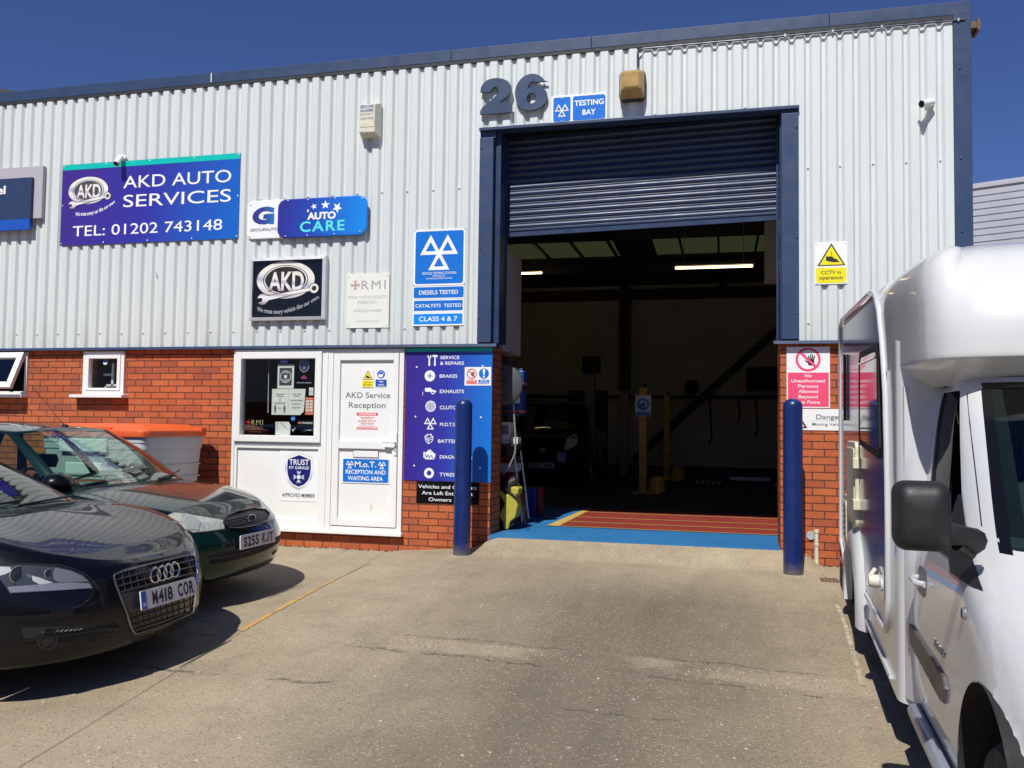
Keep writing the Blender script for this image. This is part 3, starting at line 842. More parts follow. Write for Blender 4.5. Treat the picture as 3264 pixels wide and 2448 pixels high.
# ------------------------------------------------------------------ windows and reception front (parts of the building)
def frame_bars(mb, x0, x1, z0, z1, y0, y1, w, wb=None):
    wb = wb or w
    mb.box(x0, x0 + w, y0, y1, z0, z1); mb.box(x1 - w, x1, y0, y1, z0, z1)
    mb.box(x0 + w, x1 - w, y0, y1, z1 - w, z1); mb.box(x0 + w, x1 - w, y0, y1, z0, z0 + wb)
def joinery():
    # closed toilet window
    mb = MB(); frame_bars(mb, -7.512, -6.938, 1.466, 1.988, 0.012, 0.09, 0.045, 0.05)
    fr = mb.build('window', MAT['upvc'], bld, smooth=0, bevel=0.004)
    mb = MB(); frame_bars(mb, -7.466, -6.984, 1.517, 1.942, 0.0, 0.075, 0.042, 0.03); mb.build('sash', MAT['upvc'], fr, smooth=0, bevel=0.004)
    mb = MB(); mb.box(-7.62, -6.892, -0.075, 0.044, 1.428, 1.464); mb.build('sill', MAT['upvc'], fr, smooth=0, bevel=0.004)
    mb = MB(); mb.box(-7.424, -7.026, 0.045, 0.051, 1.547, 1.90); mb.build('pane', MAT['glass'], fr, smooth=0)
    mb = MB()      # pale bars seen through the pane
    for x in (-7.245, -7.07): mb.box(x - 0.014, x + 0.014, 0.20, 0.22, 1.57, 1.86)
    mb.box(-7.35, -7.03, 0.20, 0.22, 1.575, 1.60); mb.box(-7.37, -7.26, 0.20, 0.22, 1.705, 1.73); mb.box(-7.35, -7.325, 0.20, 0.22, 1.55, 1.60); mb.box(-7.06, -7.03, 0.20, 0.22, 1.705, 1.73)
    mb.build('window_bars', MAT['white_sign'], fr, smooth=0)
    mb = MB(); mb.disc(-7.225, 1.862, 0.036, 0.0435, 20); mb.build('round_sticker', MAT['royal'], fr, smooth=0)
    mb = MB(); mb.ring(-7.225, 1.862, 0.001, 0.034, 0.0431, 14, a0=PI, a1=2 * PI); mb.build('sticker_print', MAT['white_text'], fr, smooth=0)
    # tilted open window at the far left
    mb = MB(); frame_bars(mb, -9.0, -8.33, 1.462, 1.990, 0.02, 0.09, 0.035, 0.03); f2 = mb.build('window', MAT['upvc'], bld, smooth=0, bevel=0.004)
    mb = MB(); mb.box(-9.05, -8.325, -0.06, 0.044, 1.425, 1.460); mb.build('sill', MAT['upvc'], f2, smooth=0, bevel=0.004)
    piv = Vector((0, 0.01, 1.975)); rot = Matrix.Rotation(R(-24), 4, 'X')
    def tilt(mb): mb.v = [tuple(rot @ (Vector(p) - piv) + piv) for p in mb.v]; return mb
    mb = MB(); frame_bars(mb, -8.985, -8.35, 1.49, 1.972, -0.02, 0.03, 0.075, 0.075); tilt(mb).build('open_sash', MAT['upvc'], f2, smooth=0, bevel=0.004)
    mb = MB(); mb.box(-8.912, -8.424, 0.002, 0.008, 1.563, 1.90); tilt(mb).build('pane', MAT['glass'], f2, smooth=0)
    mb = MB()
    for x in (-8.92, -8.70, -8.47): mb.tube([(x - 0.08, 0.06, 1.485), (x + 0.10, 0.06, 1.485)], 0.018, 10)
    mb.build('sill_clutter', MAT['paper'], f2)
    # dark room behind these windows and behind the reception glass
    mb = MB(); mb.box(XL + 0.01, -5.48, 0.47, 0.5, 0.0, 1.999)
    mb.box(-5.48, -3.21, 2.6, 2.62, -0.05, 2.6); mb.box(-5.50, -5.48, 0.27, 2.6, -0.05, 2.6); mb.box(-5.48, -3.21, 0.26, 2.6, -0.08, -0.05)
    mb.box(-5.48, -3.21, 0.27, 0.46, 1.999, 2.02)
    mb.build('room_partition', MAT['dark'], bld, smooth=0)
    # reception window and panel
    Y0 = 0.012
    mb = MB(); mb.box(-5.474, -5.44, Y0, 0.10, -0.02, 1.992); mb.box(-4.355, -4.225, Y0 - 0.004, 0.10, -0.02, 1.992)
    mb.box(-4.30, -4.285, Y0 - 0.012, Y0 - 0.004, 0.0, 1.99)
    mb.box(-5.44, -4.355, Y0, 0.10, 1.965, 1.992); mb.box(-5.44, -4.355, Y0, 0.10, 0.90, 0.938); mb.box(-5.44, -4.355, Y0, 0.10, -0.02, 0.05)
    mb.box(-5.48, -3.37, -0.03, 0.10, -0.055, -0.021)
    rf = mb.build('reception_frame', MAT['upvc'], bld, smooth=0, bevel=0.004)
    mb = MB(); frame_bars(mb, -5.438, -4.357, 0.94, 1.963, Y0 - 0.03, 0.09, 0.078, 0.075); win = mb.build('reception_window', MAT['upvc'], bld, smooth=0, bevel=0.006)
    mb = MB(); mb.box(-5.36, -4.437, 0.040, 0.046, 1.016, 1.885); mb.build('pane', MAT['glass'], win, smooth=0)
    mb = MB(); mb.box(-5.44, -4.357, 0.045, 0.09, 0.05, 0.90); mb.build('reception_panel', MAT['upvc'], bld, smooth=0)
    mb = MB(); frame_bars(mb, -5.438, -4.357, 0.05, 0.90, Y0 + 0.006, 0.045, 0.032, 0.032); mb.build('panel_bead', MAT['upvc'], rf, smooth=0, bevel=0.003)
    # door
    mb = MB(); mb.box(-4.223, -3.43, Y0, 0.10, 1.942, 1.992); mb.box(-3.44, -3.387, Y0, 0.10, -0.02, 1.992); mb.box(-4.223, -3.44, Y0, 0.10, -0.02, 0.03)
    mb.build('door_frame', MAT['upvc'], rf, smooth=0, bevel=0.004)
    mb = MB(); D0, D1 = -4.218, -3.445
    y0 = Y0 - 0.012
    mb.box(D0, D0 + 0.08, y0, 0.085, 0.035, 1.938); mb.box(D1 - 0.06, D1, y0, 0.085, 0.035, 1.938)
    mb.box(D0 + 0.08, D1 - 0.06, y0, 0.085, 1.862, 1.938); mb.box(D0 + 0.08, D1 - 0.06, y0, 0.085, 0.883, 0.968); mb.box(D0 + 0.08, D1 - 0.06, y0, 0.085, 0.035, 0.11)
    dr = mb.build('reception_door', MAT['upvc'], bld, smooth=0, bevel=0.006)
    mb = MB(); mb.box(D0 + 0.08, D1 - 0.06, 0.03, 0.06, 0.968, 1.862); mb.box(D0 + 0.08, D1 - 0.06, 0.03, 0.06, 0.11, 0.883)
    mb.build('door_panel', MAT['upvc'], dr, smooth=0)
    mb = MB(); mb.box(-3.475, -3.447, -0.012, -0.001, 0.82, 1.065); mb.tube([(-3.461, -0.012, 0.962), (-3.461, -0.055, 0.962), (-3.50, -0.06, 0.965), (-3.595, -0.06, 0.968)], 0.011, 8)
    mb.build('handle', MAT['upvc'], dr, smooth=40, bevel=0.002)
    mb = MB(); mb.disc(-3.461, 0.875, 0.008, -0.0125, 12); mb.box(-3.464, -3.458, -0.0126, -0.012, 0.855, 0.872); mb.build('keyhole', MAT['dark'], dr, smooth=0)
    mb = MB(); mb.box(-3.963, -3.672, 0.017, 0.03, 0.792, 0.862); lf = mb.build('letter_slot', MAT['upvc'], dr, smooth=0, bevel=0.003)
    mb = MB(); frame_bars(mb, -3.968, -3.667, 0.787, 0.867, 0.019, 0.0302, 0.006); mb.build('letter_slot_edge', MAT['grey_text'], dr, smooth=0)
    mb = MB(); mb.flat([(-3.757, 0.245), (-3.748, 0.29), (-3.742, 0.29), (-3.739, 0.25), (-3.747, 0.20)], 0.0285); mb.build('paint_chip', MAT['cream'], dr, smooth=0)
joinery()

# ------------------------------------------------------------------ signs on the front
def spanner_logo(parent, x0, x1, z0, z1, y, dark, tone, words=None):
    """metal oval with three letters and a combination spanner laid across its foot"""
    cx, cz = (x0 + x1) / 2, (z0 + z1) / 2; W = (x1 - x0); H = (z1 - z0)
    q = lambda u, v: (x0 + u * W, z0 + v * H)
    mb = MB(); c = q(0.46, 0.60); mb.ring(c[0], c[1], 0.325 * H, 0.46 * H, y, 48, ax=(0.40 * W) / (0.41 * H)); mb.build('emblem_oval', tone, parent, smooth=0)
    mb = MB(); mb.ring(c[0], c[1], 0.345 * H, 0.36 * H, y - .0006, 48, ax=(0.40 * W) / (0.41 * H)); mb.build('emblem_oval_line', MAT['dark_grey'], parent, smooth=0)
    mb = MB(); mb.disc(c[0], c[1], 0.323 * H, y - .0001, 48, ax=(0.40 * W) / (0.41 * H)); mb.build('emblem_field', dark, parent, smooth=0)
    a, b = q(0.20, 0.33); a2, b2 = q(0.745, 0.80)
    mb = MB(); text(mb, 'AKD', a - .006 * W, a2 + .008 * W, b - .01 * H, b2, y - .0008, bold=0.045); mb.build('emblem_letter_shadow', MAT['black_text'], parent, smooth=0)
    mb = MB(); text(mb, 'AKD', a, a2, b, b2, y - .0012, bold=0.03); mb.build('emblem_letters', tone, parent, smooth=0)
    # spanner
    def outline(g):
        p0, p1 = Vector(q(0.11, 0.135)), Vector(q(0.905, 0.375)); d = (p1 - p0).normalized(); n = Vector((-d.y, d.x))
        L = (p1 - p0).length; pts = []
        r = 0.135 * H + g; j = 0.052 * H + g; e = 0.115 * H + g
        # open jaw, going round clockwise from the top of the shank
        def P(u, v): w_ = p0 + d * u + n * v; return (w_.x, w_.y)
        pts += [P(L - e * 0.9, j * 0.75)]
        pts += [P(r * 1.25, j)]
        for k in range(7): t = R(50 + 17 * k); pts.append(P(r * math.cos(t) * 1.0, r * math.sin(t)))
        pts += [P(-r * 1.12, r * 0.42), P(-r * 0.2, r * 0.30), P(r * 0.02, -0.0), P(-r * 0.2, -r * 0.36), P(-r * 1.2, -r * 0.52)]
        for k in range(7): t = R(210 + 17 * k); pts.append(P(r * math.cos(t), r * math.sin(t)))
        pts += [P(r * 1.25, -j), P(L - e * 0.9, -j * 0.75)]
        return pts, P, L, e
    for g, mt, yy in ((0.016 * H, MAT['black_text'], y - .0016), (0.0, tone, y - .0022)):
        pts, P, L, e = outline(g); mb = MB(); mb.flat(pts, yy)
        c2 = P(L, 0); mb.ring(c2[0], c2[1], 0.062 * H if g == 0 else 0.05 * H, e, yy, 28)
        mb.build('emblem_spanner' if g == 0 else 'spanner_outline', mt, parent, smooth=0)
    mb = MB(); c2 = P(L, 0); mb.disc(c2[0], c2[1], 0.06 * H, y - .002, 20); mb.build('spanner_eye', dark, parent, smooth=0)

def shield(parent, cx, x0, x1, z0, z1, y, text_on=True, pale=False):
    W, H = x1 - x0, z1 - z0
    def sh(k, dz=0.0):
        P = []
        base = [(-0.5, 0.86), (-0.25, 0.93), (0, 1.0), (0.25, 0.93), (0.5, 0.86), (0.52, 0.6), (0.49, 0.38), (0.40, 0.20), (0.24, 0.08), (0, 0.0), (-0.24, 0.08), (-0.40, 0.20), (-0.49, 0.38), (-0.52, 0.6)]
        for u, v in base: P.append((cx + u * W * k, z0 + H * (0.5 + (v - 0.5) * k)))
        return P
    rim = MAT['chrome_print'] if not pale else MAT['pale_print']
    mb = MB(); mb.flat(sh(1.0), y); mb.build('shield_rim', rim, parent, smooth=0)
    mb = MB(); mb.flat(sh(0.88), y - .0005); mb.build('shield_line', MAT['white_text'] if not pale else MAT['dark_grey'], parent, smooth=0)
    mb = MB(); mb.flat(sh(0.83), y - .001); mb.build('shield_field', MAT['shield_blue'], parent, smooth=0)
    wt = MAT['white_text'] if not pale else MAT['pale_print']
    mb = MB()
    text(mb, 'TRUST', cx - 0.36 * W, cx + 0.36 * W, z0 + 0.655 * H, z0 + 0.80 * H, y - .0015, bold=0.012)
    text(mb, 'MY GARAGE', cx - 0.36 * W, cx + 0.36 * W, z0 + 0.545 * H, z0 + 0.62 * H, y - .0015, bold=0.008)
    arrows(mb, cx, z0 + 0.34 * H, 0.155 * H, y - .0015)
    mb.build('shield_lettering', wt, parent, smooth=0)
def arrows(mb, cx, cz, r, y, centre=True, which=None):
    if centre: mb.flat([(cx - r * .3, cz - r * .3), (cx + r * .3, cz - r * .3), (cx + r * .3, cz + r * .3), (cx - r * .3, cz + r * .3)], y)
    for k in range(4):
        if which is not None and k not in which: continue
        t = PI / 2 * k
        def P(u, v): return (cx + r * (u * math.cos(t) - v * math.sin(t)), cz + r * (u * math.sin(t) + v * math.cos(t)))
        mb.flat([P(0.38, -.035), P(1.0, -.035), P(1.0, .035), P(0.38, .035)], y)
        for s_ in (1, -1):
            q = [P(0.42, .06 * s_), P(0.78, .36 * s_), P(0.78, .22 * s_), P(0.50, .06 * s_ - 0.0)]
            mb.flat(q if s_ > 0 else q[::-1], y - .0002)
            q = [P(0.62, .06 * s_), P(1.0, .40 * s_), P(1.0, .27 * s_), P(0.74, .06 * s_)]
            mb.flat(q if s_ > 0 else q[::-1], y - .0002)

def main_signs():
    # large company sign
    Y = -0.012
    t = sign('company_sign', 'large purple to blue sign with white company name and phone number above the brick wall', 'sign', -7.89, -5.45, 3.285, 4.288, Y, 'grad_sign')
    panel(t, 'top_band', MAT['teal'], -7.889, -5.451, 4.220, 4.287, Y - .0015, 0.002)
    lettering(t, MAT['white_text'], [('AKD AUTO', -7.015, -5.560, 3.953, 4.098), ('SERVICES', -7.008, -5.556, 3.722, 3.868), ('TEL: 01202 743148', -7.710, -5.660, 3.394, 3.520)], Y - .0015, bold=0.002)
    spanner_logo(t, -7.80, -7.17, 3.735, 4.10, Y - .0012, MAT['dark_grey'], MAT['chrome_print'])
    c = -7.40
    mb = MB(); text(mb, 'We treat every car like our own', -7.68, -7.13, 3.665, 3.712, Y - .0015, bold=0.02, warp=lambda x, z: (x, z + 0.75 * max(0, x + 7.55) ** 2 - 0.02)); mb.build('motto_lettering', MAT['white_text'], t, smooth=0)
    screws(t, [(-7.87, 4.265), (-7.27, 4.268), (-6.66, 4.268), (-6.06, 4.268), (-5.47, 4.268), (-7.87, 3.31), (-7.27, 3.305), (-6.66, 3.305), (-6.06, 3.305), (-5.47, 3.31), (-7.87, 3.78), (-5.47, 3.78)], Y, r=0.010)
    # neighbour's sign, cut by the edge of the picture
    t = thing('neighbour_sign', 'navy sign ending in el on a lilac grey tray at the far left edge', 'sign', (-9.2, -0.05, 3.5))
    mb = MB(); mb.box(-10.4, -8.138, -0.055, -0.004, 3.633, 4.286); mb.build('tray', MAT['grey_sign'], t, smooth=0, bevel=0.003)
    mb = MB(); mb.box(-10.4, -8.262, -0.095, -0.056, 3.622, 4.138); mb.build('panel', MAT['navy_sign'], t, smooth=0, bevel=0.002)
    mb = MB(); mb.box(-10.4, -8.268, -0.095, -0.056, 3.488, 3.6215); mb.build('lower_band', MAT['royal'], t, smooth=0, bevel=0.002)
    lettering(t, MAT['white_text'], [('el', -8.775, -8.642, 3.945, 4.050)], -0.0965, bold=0.03)
    # two-part badge sign
    t = thing('badge_sign', 'rounded two part sign, white square with a G beside a blue badge with stars', 'sign', (-4.6, -0.03, 3.27))
    panel(t, 'white_panel', MAT['white_sign'], -5.335, -4.80, 3.262, 3.708, -0.026, 0.024, 0.075, bevel=0.008)
    panel(t, 'blue_panel', MAT['grad_auto'], -4.928, -3.832, 3.252, 3.700, -0.056, 0.030, 0.10, bevel=0.010)
    mb = MB(); mb.prism(rrect(-4.900, -3.858, 3.278, 3.675, 0.085), -0.0575, -0.0563); mb.build('blue_panel_face', MAT['grad_auto'], t, smooth=0)
    mb = MB(); text(mb, 'AUTO', -4.555, -4.205, 3.449, 3.532, -0.059, bold=0.045)
    def star(cx, cz, r, rot, k=1.0):
        p = []
        for i in range(10):
            a = PI / 2 + rot + PI * i / 5; rr = r if i % 2 == 0 else r * 0.40
            p.append((cx + rr * math.cos(a) * k, cz + rr * math.sin(a)))
        mb.add([(cx, -0.059, cz)] + [(x, -0.059, z) for x, z in p], [(0, 1 + i, 1 + (i + 1) % 10) for i in range(10)])
    star(-4.335, 3.610, 0.052, 0.0, 1.15); star(-4.475, 3.598, 0.038, 0.35, 1.1); star(-4.548, 3.553, 0.026, 0.7, 0.7); star(-4.190, 3.572, 0.066, -0.55, 0.95)
    mb.build('lettering', MAT['white_text'], t, smooth=0)
    mb = MB(); text(mb, 'CARE', -4.642, -4.096, 3.313, 3.432, -0.059, bold=0.022, spacing=1.2); mb.build('lettering_second_line', MAT['cyan_text'], t, smooth=0)
    mb = MB(); text(mb, 'G', -5.262, -4.985, 3.432, 3.632, -0.028, bold=0.06, shear=0.12); mb.flat([(-5.045, 3.43), (-4.985, 3.43), (-4.985, 3.55), (-5.09, 3.55), (-5.09, 3.515), (-5.045, 3.515)], -0.0284)
    mb.build('emblem_letter', MAT['grad_g'], t, smooth=0)
    lettering(t, MAT['grey_text'], [('GROUPAUTO', -5.288, -4.932, 3.352, 3.385)], -0.028, bold=0.02, name='caption_lettering')
    screws(t, [(-5.29, 3.66), (-5.29, 3.30)], -0.028); screws(t, [(-4.80, 3.678), (-4.55, 3.678), (-4.22, 3.678), (-3.90, 3.66), (-4.82, 3.272), (-4.55, 3.272), (-4.22, 3.272), (-3.91, 3.292)], -0.0575)
    # framed black sign
    t = thing('framed_sign', 'square black sign with a chrome oval and spanner in a silver frame', 'sign', (-4.79, -0.05, 2.32))
    mb = MB(); mb.box(-5.235, -4.335, -0.030, -0.002, 2.34, 3.02); mb.build('panel', MAT['black_gloss'], t, smooth=0)
    mb = MB(); o = rrect(-5.257, -4.317, 2.318, 3.038, 0.001, 1); 
    X0, X1, Z0, Z1 = -5.257, -4.317, 2.318, 3.038; wd = 0.036
    for (a, b, c_, d_) in (((X0, Z1), (X1, Z1), (X1 - wd, Z1 - wd), (X0 + wd, Z1 - wd)), ((X1, Z1), (X1, Z0), (X1 - wd, Z0 + wd), (X1 - wd, Z1 - wd)), ((X1, Z0), (X0, Z0), (X0 + wd, Z0 + wd), (X1 - wd, Z0 + wd)), ((X0, Z0), (X0, Z1), (X0 + wd, Z1 - wd), (X0 + wd, Z0 + wd))):
        vs = [(a[0], -0.002, a[1]), (b[0], -0.002, b[1]), (c_[0], -0.002, c_[1]), (d_[0], -0.002, d_[1]), (a[0], -0.05, a[1]), (b[0], -0.05, b[1]), (c_[0], -0.060, c_[1]), (d_[0], -0.060, d_[1])]
        mb.add(vs, [(0, 1, 2, 3), (4, 5, 6, 7), (0, 1, 5, 4), (2, 3, 7, 6), (0, 3, 7, 4), (1, 2, 6, 5)])
    mb.build('frame', M('silver_frame', (0.62, 0.63, 0.64), 0.35, metal=0.3), t, smooth=0)
    spanner_logo(t, -5.19, -4.385, 2.50, 2.965, -0.0315, MAT['black_text'], MAT['chrome_print'])
    mb = MB(); text(mb, 'We treat every vehicle like our own.', -5.168, -4.395, 2.415, 2.465, -0.0318, bold=0.01, warp=lambda x, z: (x, z + 0.55 * (x + 4.90) ** 2 - 0.022 + 0.06 * max(0, x + 4.9))); mb.build('motto_lettering', MAT['pale_print'], t, smooth=0)
    # faded federation plate
    Y = -0.008
    t = sign('faded_sign', 'faded cream sign with small grey lettering and a red arrow cross', 'sign', -4.074, -3.570, 2.221, 2.831, Y, 'paper')
    fade = M('faded_lilac_print', (0.36, 0.33, 0.37), 0.6, var=0.15, scale=20)
    lettering(t, fade, [('RMI', -3.898, -3.612, 2.650, 2.748)], Y - .0015, spacing=1.25, bold=0.0)
    fade2 = M('faded_grey_print', (0.47, 0.46, 0.43), 0.6, var=0.12, scale=30)
    lettering(t, fade2, [('RETAIL MOTOR INDUSTRY', -4.055, -3.587, 2.548, 2.580), ('FEDERATION', -3.942, -3.706, 2.490, 2.522), ('APPROVED MEMBER', -3.992, -3.652, 2.397, 2.426), ('WWW.RMIF.CO.UK', -3.961, -3.683, 2.283, 2.305)], Y - .0015, name='small_lettering', bold=0.0)
    mb = MB(); arrows(mb, -3.973, 2.701, 0.052, Y - .0015, True, (1, 3)); mb.build('red_cross', M('faded_red_print', (0.62, 0.16, 0.18), 0.5), t, smooth=0)
    mb = MB(); arrows(mb, -3.973, 2.701, 0.052, Y - .0017, False, (0, 2)); mb.build('blue_cross_arms', M('faded_blue_print', (0.25, 0.38, 0.45), 0.5), t, smooth=0)
    screws(t, [(-4.05, 2.80), (-3.595, 2.805), (-4.05, 2.245), (-3.595, 2.247)], Y, r=0.006)
    # testing station signs, a stack of three boards
    t = sign('testing_station_sign', 'white edged blue square sign with three large white triangles', 'sign', -3.292, -2.700, 2.674, 3.291, Y, 'white_sign')
    panel(t, 'blue_face', MAT['sign_blue'], -3.271, -2.721, 2.693, 3.271, Y - .0012, 0.002, 0.025)
    mb = MB(); three_triangles(mb, -2.998, 3.018, 0.435, Y - .0026, 0.52); mb.build('triangle_symbol', MAT['white_text'], t, smooth=0)
    lettering(t, MAT['white_text'], [('VEHICLE TESTING STATION', -3.194, -2.800, 2.794, 2.820), ('APPROVED BY', -3.071, -2.925, 2.768, 2.783), ('THE VEHICLE INSPECTORATE', -3.147, -2.846, 2.742, 2.757)], Y - .0028, bold=0.004)
    screws(t, [(-3.283, 3.282), (-2.709, 3.282), (-3.283, 2.683), (-2.709, 2.683)], Y, r=0.006, mat='rust')
    t = sign('testing_station_sign', 'narrow blue board lettered for diesels, directly under the triangle sign', 'sign', -3.293, -2.703, 2.525, 2.669, Y, 'white_sign', group='blue boards stacked under the triangle sign')
    panel(t, 'blue_face', MAT['sign_blue'], -3.282, -2.712, 2.538, 2.657, Y - .0012, 0.002, 0.016)
    lettering(t, MAT['white_text'], [('DIESELS TESTED', -3.220, -2.775, 2.576, 2.620)], Y - .0028, bold=0.014)
    t = sign('testing_station_sign', 'lowest blue board of the stack, lettered for catalysts and class 4 & 7', 'sign', -3.293, -2.705, 2.234, 2.522, Y, 'white_sign', group='blue boards stacked under the triangle sign')
    panel(t, 'blue_face', MAT['sign_blue'], -3.276, -2.721, 2.398, 2.509, Y - .0012, 0.002)
    panel(t, 'light_blue_face', MAT['sign_light_blue'], -3.277, -2.721, 2.251, 2.363, Y - .0012, 0.002)
    lettering(t, MAT['white_text'], [('CATALYSTS', -3.259, -2.968, 2.434, 2.471), ('TESTED', -2.934, -2.734, 2.434, 2.471)], Y - .0028, bold=0.012)
    lettering(t, MAT['white_text'], [('CLASS 4 & 7', -3.216, -2.778, 2.282, 2.333)], Y - .0028, bold=0.014, name='class_lettering')
    # house number
    t = thing('house_number', 'big raised navy numerals 26 above the left door post', 'number sign', (-2.18, -0.05, 4.51))
    from mathutils.geometry import tessellate_polygon
    two = [(88, 310), (93, 265), (112, 228), (145, 197), (190, 180), (235, 176), (285, 184), (325, 205), (350, 240), (356, 275), (345, 312), (318, 345), (285, 372), (252, 400), (362, 398), (362, 485), (88, 515), (90, 482), (110, 446), (150, 408), (200, 362), (235, 322), (247, 292), (240, 266), (220, 257), (198, 266), (184, 284), (178, 306)]
    two = [((x - 88) / 274, (515 - (y + 0.11 * (x - 88))) / 335) for x, y in two]
    six = [(0.5 + 0.5 * math.cos(R(t)), 0.5 + 0.5 * math.sin(R(t))) for t in range(33, 214, 10)]
    six = [(1.0, 0.765)] + six + [(0.02 + 0.0, 0.33), (0.09, 0.18), (0.20, 0.075), (0.34, 0.018), (0.5, 0.0), (0.66, 0.018), (0.80, 0.07), (0.91, 0.16), (0.98, 0.27), (0.995, 0.36), (0.96, 0.49), (0.87, 0.595), (0.74, 0.66), (0.60, 0.675), (0.48, 0.65), (0.39, 0.595), (0.40, 0.68), (0.44, 0.75), (0.51, 0.79), (0.58, 0.785), (0.64, 0.765)]
    hole = [(0.51 + 0.155 * math.cos(R(t)), 0.335 + 0.145 * math.sin(R(t))) for t in range(0, 360, 15)]
    for loops, a, b, z0, z1 in (([two], -2.548, -2.192, 4.512, 4.912), ([six, hole], -2.162, -1.806, 4.514, 4.912)):
        L = [[Vector((a + u * (b - a), z0 + v * (z1 - z0), 0)) for u, v in lp] for lp in loops]
        tri = tessellate_polygon(L); flat_ = [p for lp in L for p in lp]; n = len(flat_)
        mb = MB(); mb.add([(p.x, -0.050, p.y) for p in flat_] + [(p.x, -0.026, p.y) for p in flat_], [list(t_) for t_ in tri] + [[i + n for i in t_][::-1] for t_ in tri])
        k0 = 0
        for lp in L:
            m_ = len(lp)
            for i in range(m_): mb.f.append([k0 + i, k0 + (i + 1) % m_, k0 + (i + 1) % m_ + n, k0 + i + n]); mb.mi.append(0)
            k0 += m_
        mb.box((a + b) / 2 - 0.02, (a + b) / 2 + 0.02, -0.0255, 0.0, z0 + 0.02, z0 + 0.06)
        mb.build('digit', MAT['navy'], t, smooth=0)
    # testing bay sign above the door
    t = sign('testing_bay_sign', 'white sign with two blue fields, triangles and two words, above the shutter', 'sign', -1.772, -1.180, 4.372, 4.667, Y, 'white_sign')
    panel(t, 'blue_face', MAT['sign_blue'], -1.750, -1.564, 4.385, 4.646, Y - .0012, 0.002, 0.02); panel(t, 'blue_face', MAT['sign_blue'], -1.540, -1.195, 4.385, 4.646, Y - .0012, 0.002, 0.02)
    mb = MB(); three_triangles(mb, -1.657, 4.498, 0.152, Y - .0026, 0.42); mb.build('triangle_symbol', MAT['white_text'], t, smooth=0)
    lettering(t, MAT['white_text'], [('TESTING', -1.523, -1.213, 4.540, 4.598), ('BAY', -1.438, -1.296, 4.438, 4.496)], Y - .0028, bold=0.022)
    screws(t, [(-1.657, 4.632), (-1.657, 4.392), (-1.205, 4.632), (-1.235, 4.392)], Y - .001, r=0.008)
    # cctv warning, right of the door
    def cctv(x0, x1, z0, z1, y, label, name='cctv_sign'):
        W, H = x1 - x0, z1 - z0; q = lambda u, v: (x0 + u * W, z0 + v * H)
        t = sign(name, label, 'sign', x0, x1, z0, z1, y, 'white_sign', th=0.005)
        mb = MB(); mb.flat([q(0.07, 0.43), q(0.945, 0.43), q(0.51, 0.965)], y - .0008); mb.build('triangle_edge', MAT['black_text'], t, smooth=0)
        mb = MB(); mb.flat([q(0.14, 0.455), q(0.875, 0.455), q(0.51, 0.905)], y - .0014); mb.flat(rrect(*[q(0.03, 0)[0], q(0.97, 0)[0], q(0, 0.025)[1], q(0, 0.385)[1]], 0.01 * W, 3), y - .0012); mb.build('yellow_field', MAT['sign_yellow'], t, smooth=0)
        mb = MB()
        mb.flat([q(0.335, 0.615), q(0.355, 0.545), q(0.62, 0.505), q(0.70, 0.575), q(0.60, 0.60), q(0.36, 0.66)], y - .002)
        mb.flat([q(0.62, 0.525), q(0.735, 0.50), q(0.745, 0.535), q(0.68, 0.56)], y - .0022); mb.flat([q(0.50, 0.64), q(0.515, 0.64), q(0.525, 0.77), q(0.51, 0.77)], y - .0022)
        mb.flat([q(0.43, 0.635), q(0.58, 0.615), q(0.58, 0.635), q(0.43, 0.655)], y - .0024)
        mb.build('camera_symbol', MAT['black_text'], t, smooth=0)
        lettering(t, MAT['black_text'], [('CCTV in', q(0.19, 0)[0], q(0.80, 0)[0], q(0, 0.235)[1], q(0, 0.315)[1]), ('operation', q(0.13, 0)[0], q(0.85, 0)[0], q(0, 0.11)[1], q(0, 0.195)[1])], y - .002, bold=0.012)
        return t
    t = cctv(0.878, 1.176, 2.582, 2.999, Y, 'white and yellow CCTV warning sign on the cladding right of the shutter')
    screws(t, [(0.893, 2.984), (1.160, 2.982), (0.893, 2.598), (1.158, 2.598)], Y, r=0.009, mat='white_sign')
    cctv(-3.884, -3.746, 1.562, 1.760, 0.024, 'small yellow CCTV warning sticker on the reception door')
    # no unauthorised persons
    Y = BY - 0.008
    t = sign('no_entry_sign', 'faded pink and white sign barring unauthorised persons on the right brick pier', 'sign', 0.614, 1.018, 1.374, 1.975, Y, 'white_sign')
    panel(t, 'pink_field', MAT['sign_pink'], 0.626, 1.006, 1.386, 1.721, Y - .001, 0.0015)
    hand(t, 0.815, 1.849, 0.118, Y - .001, MAT['sign_pink'])
    lettering(t, MAT['white_text'], [('No', 0.784, 0.848, 1.676, 1.708), ('Unauthorised', 0.658, 0.970, 1.624, 1.656), ('Persons', 0.720, 0.910, 1.572, 1.604), ('Allowed', 0.722, 0.908, 1.520, 1.552), ('Beyond', 0.724, 0.905, 1.468, 1.500), ('This Point', 0.690, 0.926, 1.415, 1.447)], Y - .0025, bold=0.012)
    # danger moving vehicles
    t = sign('danger_sign', 'white sign headed Danger below the pink and white sign', 'sign', 0.616, 1.24, 1.157, 1.365, Y, 'white_sign')
    lettering(t, MAT['grey_text'], [('Danger', 0.888, 1.130, 1.265, 1.312)], Y - .0015, bold=0.012)
    lettering(t, MAT['grey_text'], [('Moving Vehicles', 0.851, 1.175, 1.202, 1.232)], Y - .0015, bold=0.008, name='small_lettering')
    mb = MB(); mb.flat([(0.86, 1.2485), (1.17, 1.2485), (1.17, 1.2505), (0.86, 1.2505)], Y - .0014); mb.build('rule', MAT['pale_print'], t, smooth=0)
    mb = MB(); tri_outline(mb, 0.722, 1.318, 0.172, 0.142, 0.30, Y - .0015); mb.build('warning_triangle', MAT['black_text'], t, smooth=0)

